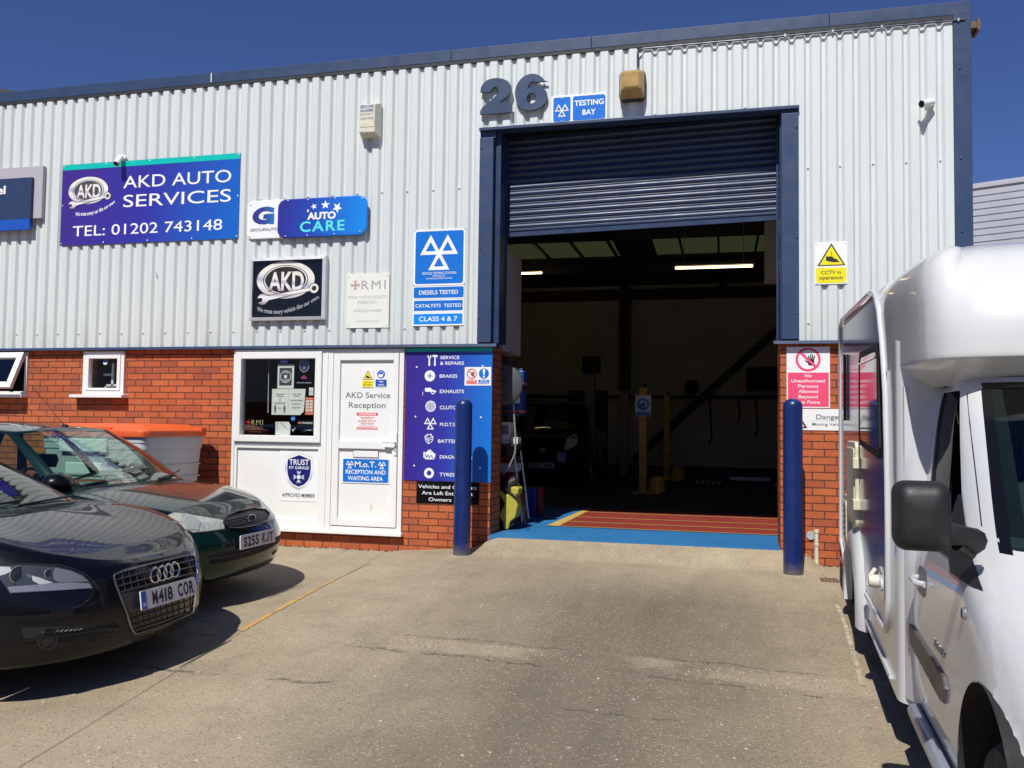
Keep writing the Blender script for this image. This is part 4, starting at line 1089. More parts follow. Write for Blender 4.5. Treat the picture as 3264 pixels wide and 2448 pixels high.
def hand(parent, cx, cz, r, y, red):
    """barred hand: ring and bar over a black raised palm"""
    mb = MB(); mb.ring(cx, cz, r * 0.80, r, y, 36)
    mb.build('prohibition_ring', red, parent, smooth=0)
    mb = MB()
    px, pz, k = cx + r * 0.22, cz - r * 0.16, r * 0.95
    mb.flat([(px - .26 * k, pz + .02 * k), (px - .20 * k, pz - .34 * k), (px + .16 * k, pz - .36 * k), (px + .30 * k, pz - .02 * k), (px + .24 * k, pz + .18 * k), (px - .16 * k, pz + .20 * k)], y - .0006)
    for u, v, u2, v2 in ((-.13, .14, -.20, .52), (-.02, .17, -.01, .64), (.10, .16, .16, .62), (.21, .12, .33, .50), (-.22, -.10, -.46, .10)):
        d = Vector((u2 - u, v2 - v)).normalized(); n = Vector((-d.y, d.x)) * 0.055
        mb.flat([(px + (u + n.x) * k, pz + (v + n.y) * k), (px + (u2 + n.x * .8) * k, pz + (v2 + n.y * .8) * k), (px + (u2 - n.x * .8) * k, pz + (v2 - n.y * .8) * k), (px + (u - n.x) * k, pz + (v - n.y) * k)], y - .0008)
    mb.build('hand_symbol', MAT['black_text'], parent, smooth=0)
    mb = MB(); a = R(-45); d = Vector((math.cos(a), math.sin(a))); n = Vector((-d.y, d.x)) * r * 0.10
    p0 = Vector((cx, cz)) - d * r * 0.85; p1 = Vector((cx, cz)) + d * r * 0.85
    mb.flat([tuple(p0 + n), tuple(p0 - n), tuple(p1 - n), tuple(p1 + n)], y - .0014); mb.build('prohibition_bar', red, parent, smooth=0)
main_signs()

def services_board():
    Y = BY - 0.012
    t = sign('services_board', 'tall purple to blue board listing eight garage services with white icons', 'sign', -3.372, -2.392, 0.553, 1.997, Y, 'grad_board', th=0.011)
    panel(t, 'top_band', MAT['teal'], -3.371, -2.393, 1.955, 1.996, Y - .0014, 0.0016)
    y = Y - .0015
    L = [('SERVICE', -2.977, -2.760, 1.872, 1.908), ('& REPAIRS', -2.977, -2.707, 1.810, 1.846), ('BRAKES', -2.981, -2.780, 1.670, 1.706), ('EXHAUSTS', -2.976, -2.702, 1.504, 1.541), ('CLUTCHES', -2.973, -2.690, 1.329, 1.366), ('M.O.T.S', -2.968, -2.800, 1.147, 1.184), ('BATTERIES', -2.986, -2.700, 0.966, 1.003), ('DIAGNOSTICS', -2.964, -2.600, 0.796, 0.833), ('TYRES', -2.962, -2.793, 0.607, 0.644)]
    lettering(t, MAT['white_text'], L, y, bold=0.010)
    mb = MB()
    # spanner and hammer
    mb.flat([(-3.112, 1.80), (-3.092, 1.80), (-3.094, 1.885), (-3.110, 1.885)], y); mb.ring(-3.102, 1.902, .010, .022, y, 16, a0=R(130), a1=R(410))
    mb.flat([(-3.048, 1.80), (-3.028, 1.80), (-3.032, 1.905), (-3.044, 1.905)], y); mb.flat([(-3.068, 1.898), (-3.010, 1.893), (-3.010, 1.915), (-3.050, 1.922), (-3.068, 1.914)], y - .0003)
    # brake disc
    mb.ring(-3.093, 1.690, .026, .060, y, 30); mb.ring(-3.093, 1.690, .012, .021, y, 20)
    # exhaust
    mb.flat(rrect(-3.148, -3.070, 1.517, 1.560, .015, 3), y); mb.flat([(-3.085, 1.548), (-3.02, 1.528), (-3.015, 1.512), (-3.09, 1.525)], y - .0003); mb.ring(-3.055, 1.512, .012, .022, y - .0005, 14)
    # clutch plate
    mb.ring(-3.078, 1.360, .052, .060, y, 30)
    for k in range(16): a = 2 * PI * k / 16; mb.ring(-3.078, 1.360, .036, .049, y, 2, a0=a, a1=a + .27)
    mb.ring(-3.078, 1.360, .026, .032, y, 24)
    for k in range(5): a = 2 * PI * k / 5; mb.disc(-3.078 + .014 * math.cos(a), 1.360 + .014 * math.sin(a), .007, y, 10)
    # battery
    for a, b in (((-3.138, 1.035), (-3.10, 1.012)), ((-3.10, 1.012), (-3.042, 1.030)), ((-3.138, 1.035), (-3.085, 1.052)), ((-3.085, 1.052), (-3.042, 1.030)), ((-3.138, 1.035), (-3.128, 0.985)), ((-3.128, 0.985), (-3.096, 0.953)), ((-3.10, 1.012), (-3.096, 0.953)), ((-3.096, 0.953), (-3.05, 0.985)), ((-3.05, 0.985), (-3.042, 1.030)), ((-3.132, 1.012), (-3.098, 0.988)), ((-3.098, 0.988), (-3.046, 1.008))):
        d = (Vector(b) - Vector(a)).normalized(); n = Vector((-d.y, d.x)) * .0035
        mb.flat([tuple(Vector(a) + n), tuple(Vector(a) - n), tuple(Vector(b) - n), tuple(Vector(b) + n)], y - random.random() * .0008)
    mb.disc(-3.11, 1.052, .009, y - .001, 10); mb.disc(-3.07, 1.055, .009, y - .001, 10)
    # engine with trace
    for p in ([(-3.15, 0.80), (-3.135, 0.80), (-3.135, 0.865), (-3.15, 0.865)], [(-3.132, 0.785), (-3.03, 0.785), (-3.015, 0.815), (-3.015, 0.852), (-3.035, 0.852), (-3.045, 0.870), (-3.115, 0.870), (-3.132, 0.850)]): mb.flat(p, y)
    mb.flat([(-3.10, 0.872), (-3.06, 0.872), (-3.06, 0.888), (-3.10, 0.888)], y - .0004)
    # tyre
    mb.ring(-3.083, 0.637, .027, .056, y, 30)
    mb.build('service_icons', MAT['white_text'], t, smooth=0)
    mb = MB(); three_triangles(mb, -3.078, 1.168, 0.145, y, 0.48); mb.build('triangle_symbol', MAT['white_text'], t, smooth=0)
    mb = MB()
    pp = [(-3.13, 0.84), (-3.112, 0.805), (-3.098, 0.835), (-3.082, 0.80), (-3.06, 0.832), (-3.045, 0.795), (-3.03, 0.80)]
    for a, b in zip(pp[:-1], pp[1:]):
        d = (Vector(b) - Vector(a)).normalized(); n = Vector((-d.y, d.x)) * .004
        mb.flat([tuple(Vector(a) + n), tuple(Vector(a) - n), tuple(Vector(b) - n), tuple(Vector(b) + n)], y - .0008 - random.random() * .0005)
    mb.build('icon_trace', MAT['grad_board'], t, smooth=0)
    mb = MB(); mb.flat([(-3.175, 1.50), (-3.168, 1.525), (-3.166, 1.50), (-3.172, 1.465)], y); mb.build('print_scuff', MAT['cream'], t, smooth=0)
    screws(t, [(-3.246, 1.786), (-2.498, 1.795), (-3.250, 1.245), (-2.51, 1.245), (-3.255, 0.712), (-2.51, 0.705)], Y, r=0.010, mat='white_sign')
    # little notice on the board
    t = sign('entry_notice', 'small white notice with red and blue circles stuck on the services board', 'sign', -2.697, -2.402, 1.586, 1.785, Y - .004, 'white_sign', th=0.002)
    hand(t, -2.618, 1.713, 0.056, Y - .0055, MAT['sign_red'])
    mb = MB(); mb.flat(rrect(-2.676, -2.560, 1.602, 1.648, .004, 2), Y - .0048); mb.build('red_field', MAT['sign_red'], t, smooth=0)
    mb = MB(); mb.disc(-2.482, 1.715, .056, Y - .0048, 28); mb.flat(rrect(-2.542, -2.422, 1.602, 1.648, .004, 2), Y - .0048); mb.build('blue_field', MAT['sign_blue'], t, smooth=0)
    mb = MB(); mb.flat([(-2.489, 1.700), (-2.475, 1.700), (-2.468, 1.755), (-2.478, 1.765), (-2.486, 1.765), (-2.496, 1.755)], Y - .0056); mb.disc(-2.482, 1.682, .011, Y - .0056, 12)
    text(mb, 'NO ENTRY', -2.671, -2.565, 1.628, 1.642, Y - .0056, bold=0.02); text(mb, 'DURING MOT TEST', -2.671, -2.565, 1.608, 1.616, Y - .0056, bold=0.02); text(mb, 'MOT IN', -2.520, -2.444, 1.628, 1.642, Y - .0056, bold=0.02); text(mb, 'PROGRESS', -2.536, -2.428, 1.607, 1.620, Y - .0056, bold=0.02)
    mb.build('lettering', MAT['white_text'], t, smooth=0)
    # owners risk notice
    Y2 = BY - 0.006
    t = sign('risk_notice', 'black notice in white letters about vehicles left at owners risk, under the services board', 'sign', -3.226, -2.52, 0.312, 0.545, Y2, 'black_gloss', th=0.005)
    lettering(t, MAT['white_text'], [('Vehicles and Contents', -3.205, -2.545, 0.473, 0.511), ('Are Left Entirely At', -3.162, -2.585, 0.405, 0.443), ('Owners Risk', -3.084, -2.665, 0.336, 0.374)], Y2 - .0015, bold=0.004)
services_board()

def reception_signs():
    Y = 0.044
    # shield board on the lower panel
    t = sign('shield_sign', 'white rounded sign with a blue and silver shield under the reception window', 'sign', -4.872, -4.383, 0.280, 0.877, 0.0405, 'white_sign', th=0.0042, r=0.03)
    shield(t, -4.630, -4.800, -4.460, 0.405, 0.835, 0.0395)
    lettering(t, MAT['black_text'], [('APPROVED MEMBER', -4.832, -4.425, 0.325, 0.367)], 0.0395, bold=0.010)
    # door signs
    y = 0.0265
    t = sign('mask_sign', 'small white and blue wear masks sticker on the reception door', 'sign', -3.727, -3.588, 1.562, 1.758, y, 'white_sign', th=0.003)
    mb = MB(); mb.disc(-3.658, 1.708, .046, y - .001, 28); mb.flat([(-3.722, 1.572), (-3.592, 1.572), (-3.592, 1.650), (-3.722, 1.650)], y - .001); mb.build('blue_field', MAT['royal'], t, smooth=0)
    mb = MB(); mb.ring(-3.655, 1.714, .022, .026, y - .002, 18, a0=-0.6, a1=PI + .3); mb.flat([(-3.690, 1.705), (-3.640, 1.710), (-3.634, 1.690), (-3.645, 1.676), (-3.676, 1.676), (-3.692, 1.688)], y - .002)
    text(mb, 'Wear', -3.686, -3.628, 1.618, 1.638, y - .002, bold=0.02); text(mb, 'masks', -3.694, -3.620, 1.586, 1.604, y - .002, bold=0.02)
    mb.build('lettering', MAT['white_text'], t, smooth=0)
    y = 0.0285
    t = thing('door_lettering', 'dark grey reception lettering on the upper door panel', 'lettering', (-3.82, y, 1.34))
    lettering(t, MAT['grey_text'], [('AKD Service', -4.081, -3.545, 1.445, 1.508), ('Reception', -4.036, -3.599, 1.335, 1.398)], y, bold=0.01)
    t = sign('warning_sticker', 'red and white closed circuit television warning sticker below the door lettering', 'sign', -3.938, -3.689, 1.098, 1.284, y, 'white_sign', th=0.0012)
    panel(t, 'red_band', MAT['sign_red'], -3.938, -3.689, 1.250, 1.284, y - .001, 0.0012); panel(t, 'red_band', MAT['sign_red'], -3.938, -3.689, 1.099, 1.121, y - .001, 0.0012)
    lettering(t, MAT['white_text'], [('WARNING', -3.918, -3.710, 1.256, 1.277), ('24 HOUR VIDEO RECORDING', -3.930, -3.697, 1.104, 1.115)], y - .002, bold=0.03)
    lettering(t, MAT['sign_red'], [('THESE PREMISES ARE', -3.905, -3.722, 1.226, 1.237), ('PROTECTED BY', -3.880, -3.745, 1.210, 1.221), ('CLOSED CIRCUIT', -3.922, -3.705, 1.182, 1.199), ('TELEVISION', -3.892, -3.735, 1.154, 1.171), ('IMAGES ARE BEING MONITORED', -3.915, -3.712, 1.132, 1.140)], y - .002, name='red_lettering', bold=0.01)
    t = sign('reception_sign', 'blue sign with triangles and white reception lettering on the lower door panel', 'sign', -4.100, -3.538, 0.505, 0.778, 0.022, 'white_sign', th=0.008)
    panel(t, 'blue_face', MAT['sign_blue'], -4.086, -3.547, 0.517, 0.771, 0.0205, 0.002, 0.015)
    lettering(t, MAT['white_text'], [('M.o.T.', -3.945, -3.690, 0.682, 0.745), ('RECEPTION AND', -4.052, -3.580, 0.606, 0.652), ('WAITING AREA', -4.025, -3.610, 0.536, 0.582)], 0.0192, bold=0.014)
    mb = MB(); three_triangles(mb, -4.005, 0.706, 0.095, 0.0192, 0.48); three_triangles(mb, -3.625, 0.706, 0.095, 0.0192, 0.48); mb.build('triangle_symbol', MAT['white_text'], t, smooth=0)
    # stickers and papers in the window, behind the glass
    y = 0.050
    t = sign('face_covering_poster', 'grey poster with a masked face in a white circle inside the reception window', 'poster', -4.932, -4.727, 1.549, 1.823, y, 'paper', th=0.001)
    panel(t, 'dark_field', MAT['dark_grey'], -4.909, -4.753, 1.583, 1.784, y - .0008, 0.0008)
    mb = MB(); mb.ring(-4.831, 1.684, .062, .069, y - .0016, 30); mb.ring(-4.831, 1.715, .020, .025, y - .0016, 18, a0=0, a1=PI); mb.flat([(-4.852, 1.700), (-4.810, 1.700), (-4.816, 1.670), (-4.831, 1.660), (-4.846, 1.670)], y - .0016)
    text(mb, 'Face coverings', -4.875, -4.787, 1.648, 1.658, y - .0018, bold=0.02); text(mb, 'are compulsory', -4.872, -4.790, 1.634, 1.644, y - .0018, bold=0.02); text(mb, 'in this garage', -4.862, -4.800, 1.621, 1.630, y - .0018, bold=0.02)
    mb.build('print', MAT['white_text'], t, smooth=0)
    t = thing('guidance_poster', 'pair of pale public health posters joined side by side inside the reception window', 'poster', (-4.79, y, 1.25))
    panel(t, 'left_sheet', MAT['paper'], -4.997, -4.790, 1.249, 1.544, y + .001, 0.001)
    mb = MB(); mb.prism([(-4.578, 1.545), (-4.788, 1.545), (-4.789, 1.249), (-4.64, 1.249), (-4.594, 1.29)], y + .0005, y + .0014); mb.build('right_sheet', MAT['paper'], t, smooth=0)
    mb = MB(); yy = y - .001
    for s_, a, b, z0, z1 in (('Public Health', -4.948, -4.842, 1.478, 1.492), ('Guidance', -4.932, -4.858, 1.456, 1.470), ('!', -4.899, -4.889, 1.395, 1.440), ('2m', -4.912, -4.876, 1.318, 1.334), ('Public Health', -4.738, -4.632, 1.478, 1.492), ('Guidance', -4.722, -4.648, 1.456, 1.470), ('WE ARE OPEN!', -4.765, -4.608, 1.406, 1.422)): text(mb, s_, a, b, z0, z1, yy, bold=0.02)
    for cx in (-4.952, -4.836):
        mb.disc(cx, 1.352, .009, yy, 12); mb.flat(rrect(cx - .014, cx + .014, 1.305, 1.342, .005, 2), yy); mb.flat([(cx - .010, 1.305), (cx + .010, 1.305), (cx + .007, 1.272), (cx - .007, 1.272)], yy - .0003)
    for z in (1.385, 1.377): mb.flat([(-4.965, z), (-4.825, z), (-4.825, z + .003), (-4.965, z + .003)], yy)
    for z in (1.375, 1.366, 1.335, 1.326): mb.flat([(-4.745, z), (-4.635, z), (-4.635, z + .003), (-4.745, z + .003)], yy)
    mb.build('print', MAT['grey_text'], t, smooth=0)
    def sticker(name, label, x0, x1, z0, z1, mat, prints, yy=y):
        t = sign(name, label, 'sticker', x0, x1, z0, z1, yy, mat, th=0.001)
        for mt, lines in prints: lettering(t, MAT[mt], lines, yy - .001, bold=0.02, name='print')
        return t
    sticker('card_payment_sticker', 'orange card payments sticker at the right edge of the reception window', -4.578, -4.474, 1.252, 1.450, 'orange_tag', [('white_text', [('Card payment', -4.572, -4.48, 1.262, 1.274), ('We accept', -4.572, -4.50, 1.430, 1.441)])])
    t = bpy.data.objects['card_payment_sticker']; mb = MB()
    for i in range(2):
        for j in range(4): mb.flat(rrect(-4.570 + i * .046, -4.532 + i * .046, 1.290 + j * .034, 1.315 + j * .034, .003, 2), y - .0012)
    mb.build('card_symbols', MAT['paper'], t, smooth=0)
    sticker('round_top_sticker', 'small blue and red sticker above the masked face poster', -4.917, -4.811, 1.828, 1.877, 'royal', [('white_text', [('Service', -4.885, -4.818, 1.848, 1.862)])])
    panel(bpy.data.objects['round_top_sticker'], 'red_band', MAT['sign_red'], -4.913, -4.812, 1.814, 1.8275, y, 0.001)
    sticker('white_card', 'small white card stuck above the orange sticker', -4.536, -4.482, 1.472, 1.561, 'paper', [('pale_print', [('card', -4.528, -4.49, 1.51, 1.525)])])
    sticker('radio_sticker', 'black radio station sticker low in the reception window', -4.664, -4.476, 1.124, 1.196, 'black_gloss', [('white_text', [('H', -4.658, -4.644, 1.150, 1.172), ('T', -4.618, -4.604, 1.150, 1.172), ('RADIO', -4.600, -4.482, 1.150, 1.172)])])
    mb = MB(); mb.disc(-4.631, 1.161, .013, y - .001, 14); mb.build('print_dot', MAT['sign_pink'], bpy.data.objects['radio_sticker'], smooth=0)
    t = thing('round_sticker', 'round blue and white sticker near the foot of the reception window', 'sticker', (-4.724, y, 1.20)); mb = MB(); mb.disc(-4.724, 1.207, .029, y, 20); mb.build('disc', MAT['sign_blue'], t, smooth=0); lettering(t, MAT['white_text'], [('RMI', -4.742, -4.706, 1.199, 1.215)], y - .001)
    t = thing('shield_sticker', 'pale shield sticker at the top right of the reception window glass', 'sticker', (-4.60, y, 1.73)); shield(t, -4.602, -4.662, -4.542, 1.732, 1.876, y, pale=True)
    lettering(t, MAT['pale_print'], [('APPROVED MEMBER', -4.692, -4.507, 1.606, 1.622)], y)
    mb = MB(); mb.flat([(-4.645, 1.660), (-4.555, 1.660), (-4.575, 1.682), (-4.602, 1.700), (-4.630, 1.682)], y); mb.build('magenta_roof_symbol', MAT['magenta'], t, smooth=0)
    t = thing('federation_sticker', 'gold lettered sticker low on the left of the reception window', 'sticker', (-5.2, y, 1.03)); lettering(t, MAT['gold'], [('RMI', -5.248, -5.102, 1.130, 1.188)], y, bold=0.0, spacing=1.2)
    mb = MB(); arrows(mb, -5.288, 1.158, .030, y); mb.build('cross', MAT['sign_red'], t, smooth=0)
    lettering(t, MAT['rust'], [('RETAIL MOTOR INDUSTRY', -5.315, -5.095, 1.100, 1.113), ('FEDERATION', -5.26, -5.14, 1.080, 1.093), ('APPROVED MEMBER', -5.28, -5.12, 1.045, 1.058)], y, name='small_lettering', bold=0.0)
    t = thing('window_tick_sticker', 'white tick mark sticker above the white folded sheet', 'sticker', (-4.71, y, 1.06)); mb = MB(); mb.flat([(-4.737, 1.092), (-4.722, 1.060), (-4.685, 1.112), (-4.722, 1.080)], y); mb.build('tick', MAT['white_text'], t, smooth=0)
    t = thing('paper_sheet', 'blank white folded sheet at the foot of the reception window', 'paper', (-4.86, .08, 1.01)); mb = MB(); mb.prism([(-4.955, 1.012), (-4.775, 1.012), (-4.765, 1.13), (-4.79, 1.171), (-4.957, 1.170)], 0.075, 0.077); mb.build('sheet', MAT['paper'], t, smooth=0)
    mb = MB(); mb.flat([(-4.93, 1.165), (-4.93, 1.07), (-4.937, 1.07), (-4.937, 1.165)], 0.0735); mb.flat([(-4.885, 1.165), (-4.81, 1.09), (-4.82, 1.092), (-4.895, 1.162)], 0.0735); mb.build('drawn_line', MAT['grey_text'], t, smooth=0)
    t = thing('blind_wand', 'thin pale blind wand hanging inside the reception window', 'blind wand', (-5.09, .12, 1.28)); mb = MB(); mb.tube([(-5.092, .12, 1.90), (-5.085, .12, 1.72)], .003, 6); mb.build('cord', MAT['pale_print'], t); mb = MB(); mb.tube([(-5.085, .12, 1.72), (-5.080, .12, 1.30), (-5.079, .12, 1.275)], [.006, .006, .010], 8); mb.build('wand', MAT['pale_print'], t)
reception_signs()

# ------------------------------------------------------------------ fittings on the wall
def fittings():
    t = thing('alarm_box', 'ivory burglar alarm box with blue lettering high on the cladding', 'alarm box', (-3.82, 0, 4.36))
    mb = MB(); F, B = -0.12, 0.0
    vs = [(-3.920, F, 4.386), (-3.737, F, 4.380), (-3.737, F, 4.697), (-3.920, F, 4.697), (-3.935, B, 4.345), (-3.704, B, 4.345), (-3.704, B, 4.745), (-3.935, B, 4.745)]
    mb.add(vs, [(0, 1, 2, 3), (4, 7, 6, 5), (0, 4, 5, 1), (1, 5, 6, 2), (2, 6, 7, 3), (3, 7, 4, 0)]); mb.build('case', MAT['alarm'], t, smooth=0, bevel=0.006)
    blue = M('blue_alarm_print', (0.05, 0.11, 0.36), 0.5)
    lettering(t, blue, [('SECURE', -3.910, -3.752, 4.658, 4.690), ('ALARMS', -3.910, -3.752, 4.612, 4.646)], F - .0015, bold=0.02)
    lettering(t, MAT['grey_text'], [('SECURITY', -3.910, -3.752, 4.578, 4.594), ('01202-737025', -3.910, -3.752, 4.528, 4.550)], F - .0015, bold=0.0, name='small_lettering')
    mb = MB(); mb.box(-3.915, -3.745, F - .004, F + .01, 4.440, 4.490); mb.build('strobe_lens', MAT['cream'], t, smooth=0, bevel=0.003)
    t = thing('bulkhead_light', 'weathered amber bulkhead lamp above the middle of the shutter', 'lamp', (-0.91, 0, 4.52))
    mb = MB(); x0, x1 = -1.045, -0.775
    mb.prism(rrect(x0, x1, 4.535, 4.845, 0.05), -0.075, 0.0); mb.build('back_case', MAT['dark_steel'], t, bevel=0.005)
    mb = MB(); rows = []
    for (ins, y, zb, zt) in ((0.008, -0.076, 4.545, 4.835), (0.010, -0.10, 4.548, 4.83), (0.035, -0.185, 4.60, 4.80), (0.06, -0.20, 4.63, 4.775)):
        rows.append([(x, y, z) for x, z in rrect(x0 + ins, x1 - ins, zb, zt, 0.03)])
    mb.grid(rows, closed_v=True); mb.add(rows[-1], [list(range(len(rows[-1])))]); mb.build('lens', MAT['amber'], t, smooth=35)
    def camera(name, label, x, z, aim):
        t = thing(name, label, 'security camera', (x, 0, z))
        mb = MB(); mb.lathe([(0.0004, -0.030), (0.034, -0.028), (0.042, -0.012), (0.042, 0.0)], (x, 0, z), 'Y', 20); mb.build('base', MAT['upvc'], t)
        p = Vector((x, -0.03, z)); d = Vector(aim).normalized()
        mb = MB(); mb.tube([p + Vector((0, 0.02, 0)), p + Vector((0, -0.03, -0.005)), p + d * 0.02 + Vector((0, -0.03, -0.01))], 0.014, 10); mb.build('arm', MAT['upvc'], t)
        q = p + Vector((0, -0.035, -0.012))
        mb = MB(); mb.tube([q - d * 0.03, q - d * 0.022, q + d * 0.10, q + d * 0.125], [0.018, 0.032, 0.036, 0.037], 20); mb.build('body', MAT['upvc'], t, smooth=40)
        mb = MB(); mb.tube([q + d * 0.120, q + d * 0.1265], [0.033, 0.032], 20); mb.build('lens_face', MAT['black_gloss'], t)
        return t
    camera('security_camera', 'white bullet camera fixed above the company sign', -7.03, 4.325, (0.05, -0.7, -0.9))
    camera('security_camera', 'white bullet camera high on the cladding near the right corner', 1.925, 4.305, (-0.78, -0.55, -0.28))
    t = thing('hose_hook', 'small bare wire hook left hanging on the cladding', 'hook', (-6.52, 0, 2.85))
    mb = MB(); mb.tube([(-6.545, 0.0, 2.925), (-6.54, -0.012, 2.915), (-6.515, -0.014, 2.91), (-6.513, -0.014, 2.85)], 0.004, 6); mb.build('wire', MAT['steel'], t)
    t = thing('waste_pipe', 'short cream waste pipe stub at the foot of the right brick pier', 'pipe', (0.88, 0, -0.1))
    mb = MB(); mb.tube([(0.885, 0.0, 0.19), (0.885, 0.0, -0.16)], 0.021, 12); mb.build('pipe', MAT['cream'], t)
    mb = MB(); mb.tube([(0.885, 0.0, 0.17), (0.885, 0.0, 0.20)], 0.026, 12); mb.tube([(0.885, 0.0, 0.045), (0.885, 0.0, 0.065)], 0.026, 12); mb.build('collar', MAT['cream'], t)
    mb = MB(); mb.lathe([(0.0004, 0.03), (0.040, 0.03), (0.042, 0.045)], (0.835, 0.0, 0.135), 'Y', 16); mb.build('wall_plate', MAT['pale_print'], t)
    t = thing('drain_cover', 'small rectangular metal cover set in the concrete by the right pier', 'drain cover', (0.92, -0.66, ground_z(.92, -.66)))
    z = ground_z(.92, -.66); mb = MB(); mb.box(0.85, 1.0, -0.74, -0.58, z - .01, z + .008); mb.build('plate', MAT['rust'], t, smooth=0)
    mb = MB()
    for x in (0.875, 0.905, 0.935, 0.965): mb.box(x, x + .012, -0.725, -0.595, z + .008, z + .012)
    mb.build('rib', MAT['steel'], t, smooth=0)
fittings()

# ------------------------------------------------------------------ bollards
def bollard(x, y, label, top):
    gz = ground_z(x, y); z1 = top - gz
    t = thing('bollard', label, 'bollard', (x, y, gz), 'blue steel bollards guarding the door', local=True)
    r = 0.087
    prof = [(r, -0.06), (r, z1 - 0.075)] + [(r * math.cos(a), z1 - 0.075 + 0.075 * math.sin(a) ** 0.9) for a in [R(q) for q in (12, 25, 38, 50, 62, 74, 84)]] + [(0.0005, z1)]
    MB().lathe(prof, n=48).build('post', MAT['bollard'], t, smooth=50)
    MB().lathe([(r, 0.001), (r + 0.018, 0.0005), (r + 0.03, -0.02)], n=24).build('concrete_collar', MAT['ground'], t)
bollard(-2.566, -0.41, 'blue bollard in front of the services board left of the door', 1.433)
bollard(0.632, -0.48, 'blue bollard in front of the right brick pier', 1.450)

# ------------------------------------------------------------------ cars
def cr(tab, x):
    """smooth interpolation of a table of (x, value)"""
    if x <= tab[0][0]: return tab[0][1]
    if x >= tab[-1][0]: return tab[-1][1]
    for i in range(len(tab) - 1):
        if tab[i][0] <= x <= tab[i + 1][0]: break
    x0, y0 = tab[i]; x1, y1 = tab[i + 1]; h = x1 - x0
    def sl(j):
        if j <= 0 or j >= len(tab) - 1: 
            j2 = max(1, min(len(tab) - 1, j if j > 0 else 1)); return (tab[j2][1] - tab[j2 - 1][1]) / (tab[j2][0] - tab[j2 - 1][0])
        a = (tab[j][1] - tab[j - 1][1]) / (tab[j][0] - tab[j - 1][0]); b = (tab[j + 1][1] - tab[j][1]) / (tab[j + 1][0] - tab[j][0])
        return 0 if a * b <= 0 else 2 * a * b / (a + b)
    m0, m1 = sl(i), sl(i + 1); t = (x - x0) / h
    return (2 * t ** 3 - 3 * t ** 2 + 1) * y0 + (t ** 3 - 2 * t ** 2 + t) * h * m0 + (-2 * t ** 3 + 3 * t ** 2) * y1 + (t ** 3 - t ** 2) * h * m1

